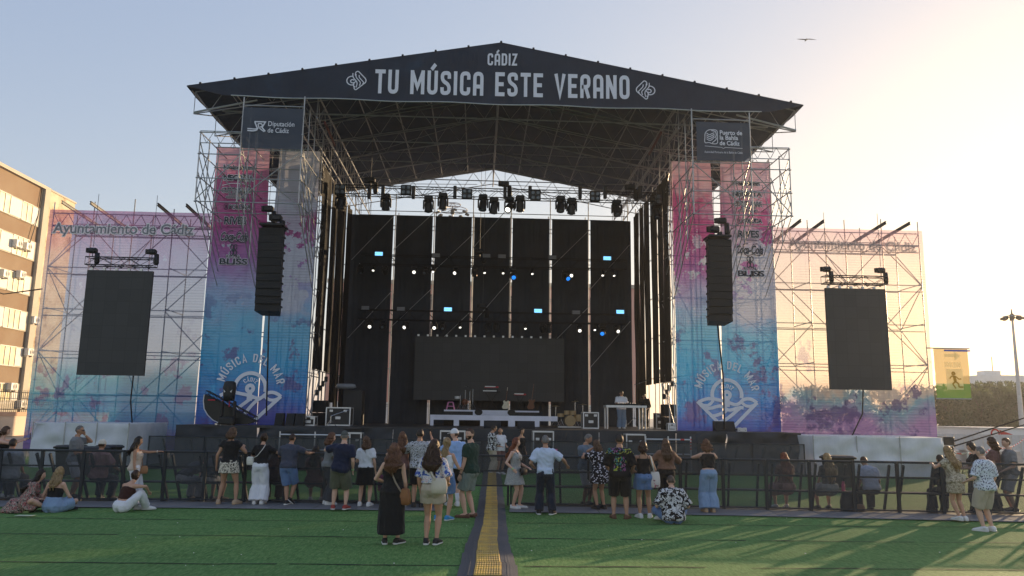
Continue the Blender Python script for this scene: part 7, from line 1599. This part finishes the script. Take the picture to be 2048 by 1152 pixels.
AI=sitter(1571,'woman with long red hair in plum dress sitting behind the right barrier',sex='f',skin='fair',hair=('long','red',.64),top=[tee('plum',.016,.5,.825,.6,'dress_top')],low=[shorts('striped',.95,.03,.034,'dress_skirt')],shoe='white',h=1.66)
AJ=sitter(1657,'woman with long blonde hair and knitted grey skirt sitting behind the right barrier',sex='f',skin='fair',hair=('long','blonde',.62),top=[tee('char',.014,.55,.825,.6)],low=[shorts('silver',.7,.03,.03,'knitted_skirt')],shoe='bw',h=1.66)
p=XB(1686,.2); t=thing('bottle','pink drinks bottle standing on the step beside the blonde sitter','bottle',(p[0],p[1],.476)); MB().lathe((p[0],p[1],.476),[(.036,0),(.04,.02),(.04,.15),(.03,.17)],14).build('bottle_body',cuppink,t,smooth=True); MB().lathe((p[0],p[1],.646),[(.03,0),(.03,.05),(.02,.055)],12).build('bottle_cap',cuppink,t)
p=XB(1694,.35); t=thing('backpack','dark rucksack on the ground behind the pink bottle','bag',(p[0],p[1],0)); MB().loft([((p[0],p[1],.03),(.17,0,0),(0,.12,0)),((p[0],p[1],.2),(.19,0,0),(0,.14,0)),((p[0]-.02,p[1],.4),(.13,0,0),(0,.1,0)),((p[0]-.02,p[1],.45),(.06,0,0),(0,.05,0))],12,2.6).build('bag_body',bagblk,t,smooth=True); MB().ball((p[0]+.28,p[1],.09),(.12,.1,.08)).build('tan_pouch',bagtan,t)
AK=sitter(1742,'man in white and grey top sitting hunched behind the right barrier',sex='m',skin='tan',hair=('short','dark'),top=[tee('pale',.018,.5,.84,.8)],low=[pants('black',.012,.008)],shoe='black',h=1.66,lean=8,bend=24,hp=24)
AL=sitter(1892,'sitter in black clothes mostly hidden by the tan dress woman',sex='m',skin='mid',hair=('short','black'),top=[tee('black',.018,.48,.84,1.2)],low=[pants('black',.014,.01)],shoe='black',h=1.7,lean=6,bend=14)
AM=person('blonde woman in tan animal print dress leaning on the right barrier',1916,1040,892,z0=ZP,sex='f',head=-14,lean=8,bend=6,build=1.04,skin='mid',hair=('long','blonde',.70),top=[tee('tanprint',.014,.5,.825,.5,'dress_top')],low=[('skirt',dict(name='dress_skirt',m='tanprint',ztop=.58,zhem=.365,inf=.012,flare=.006,pleat=.015))],shoe='white',aL=(-.15,.22,.74),aR=(.08,.25,.72),feet={'L':(-.03,-.06,.043,-8),'R':(.05,-.07,.043,8)})
bag(AM,(.145,.02,.56),(.16,.10,.16),bagcream,'small cream handbag at the side of the tan dress woman','bag',[(.08,.02,.82),(.10,-.03,.80),(.14,-.02,.70),(.145,.0,.62)],bagblk,rs=.007)
AN=person('man in blue spotted white shirt and beige shorts, far right',1977,1063,893,sex='m',build=1.06,head=-20,hy=-8,hp=8,skin='fair',hair=('buzz','grey'),top=[tee('bluespot',.022,.485,.84,.85,'shirt')],low=[shorts('beige',.98,.020,.02)],shoe='white',aL=(-.12,.14,.58),aR=(.14,.08,.53),feet={'L':(-.06,.01,.043,-26),'R':(.07,.0,.043,6)})
AO=person('dark haired woman in black facing left behind the right barrier',1952,1010,XY=XB(1952,.55),h=1.66,sex='f',head=-70,hp=20,skin='fair',hair=('bob','black',.05),face=True,top=[tee('black',.016,.5,.825,.7)],low=[pants('black')],shoe='black',aL=(-.08,.2,.62),aR=(.08,.2,.62))
AQ=person('curly haired person just showing behind the spotted shirt man',1992,1010,XY=XB(1992,1.1),h=1.76,sex='f',head=-40,skin='tan',hair=('curly','dark',.82),top=[tee('plum')],low=[pants('black')],shoe='black')
AP=person('man in grey T-shirt and white shorts behind the barrier at right edge',2022,1000,XY=XB(2022,1.0),h=1.76,sex='m',head=-75,hy=-10,hp=10,skin='fair',hair=('short','brown'),face=True,top=[tee('grey',.018,.5,.84,.7)],low=[shorts('ltgrey',.95)],shoe='bw',aL=(-.12,.12,.56))
# --- on stage -----------------------------------------------------------------------
DJ=person('DJ in white T-shirt and pale jeans standing behind the silver table',1243,855,z0=SZ,XY=(at(1243,855,36.0).x,36.0),h=1.76,sex='m',head=180,hp=26,skin='tan',hair=('short','black'),face=True,top=[tee('white',.022,.50,.84,.8)],low=[pants('ltdenim',.016,.018)],shoe='white',aL=(-.10,.20,.62),aR=(.10,.20,.62)); sunglasses(DJ)
SM=person('musician in black half hidden behind the silver table on stage',1288,855,z0=SZ,XY=(at(1290,855,37.6).x,37.6),h=1.74,sex='m',head=200,lean=10,bend=16,hp=30,skin='mid',hair=('long','black',.80),top=[tee('black',.020,.5,.84,1.9)],low=[pants('black')],shoe='black',aL=(-.12,.22,.56),aR=(.10,.22,.6))
p=gz(768,985); b=MB(); t=thing('bag','magenta shopping bag held low beside the black dress woman','bag',gz(768,1003,ZP)+Vector((0,.1,.25))); q=t.location.copy(); b.box(q+Vector((0,0,.18)),(.36,.12,.38),bev=.03); b.build('bag_body',bagpink,t); m=MB(); m.path([q+Vector((.1*math.cos(a),0,.37+.13*math.sin(a))) for a in[PI*k/8 for k in range(9)]],.008,5); m.build('handle',bagpink,t)
flush()
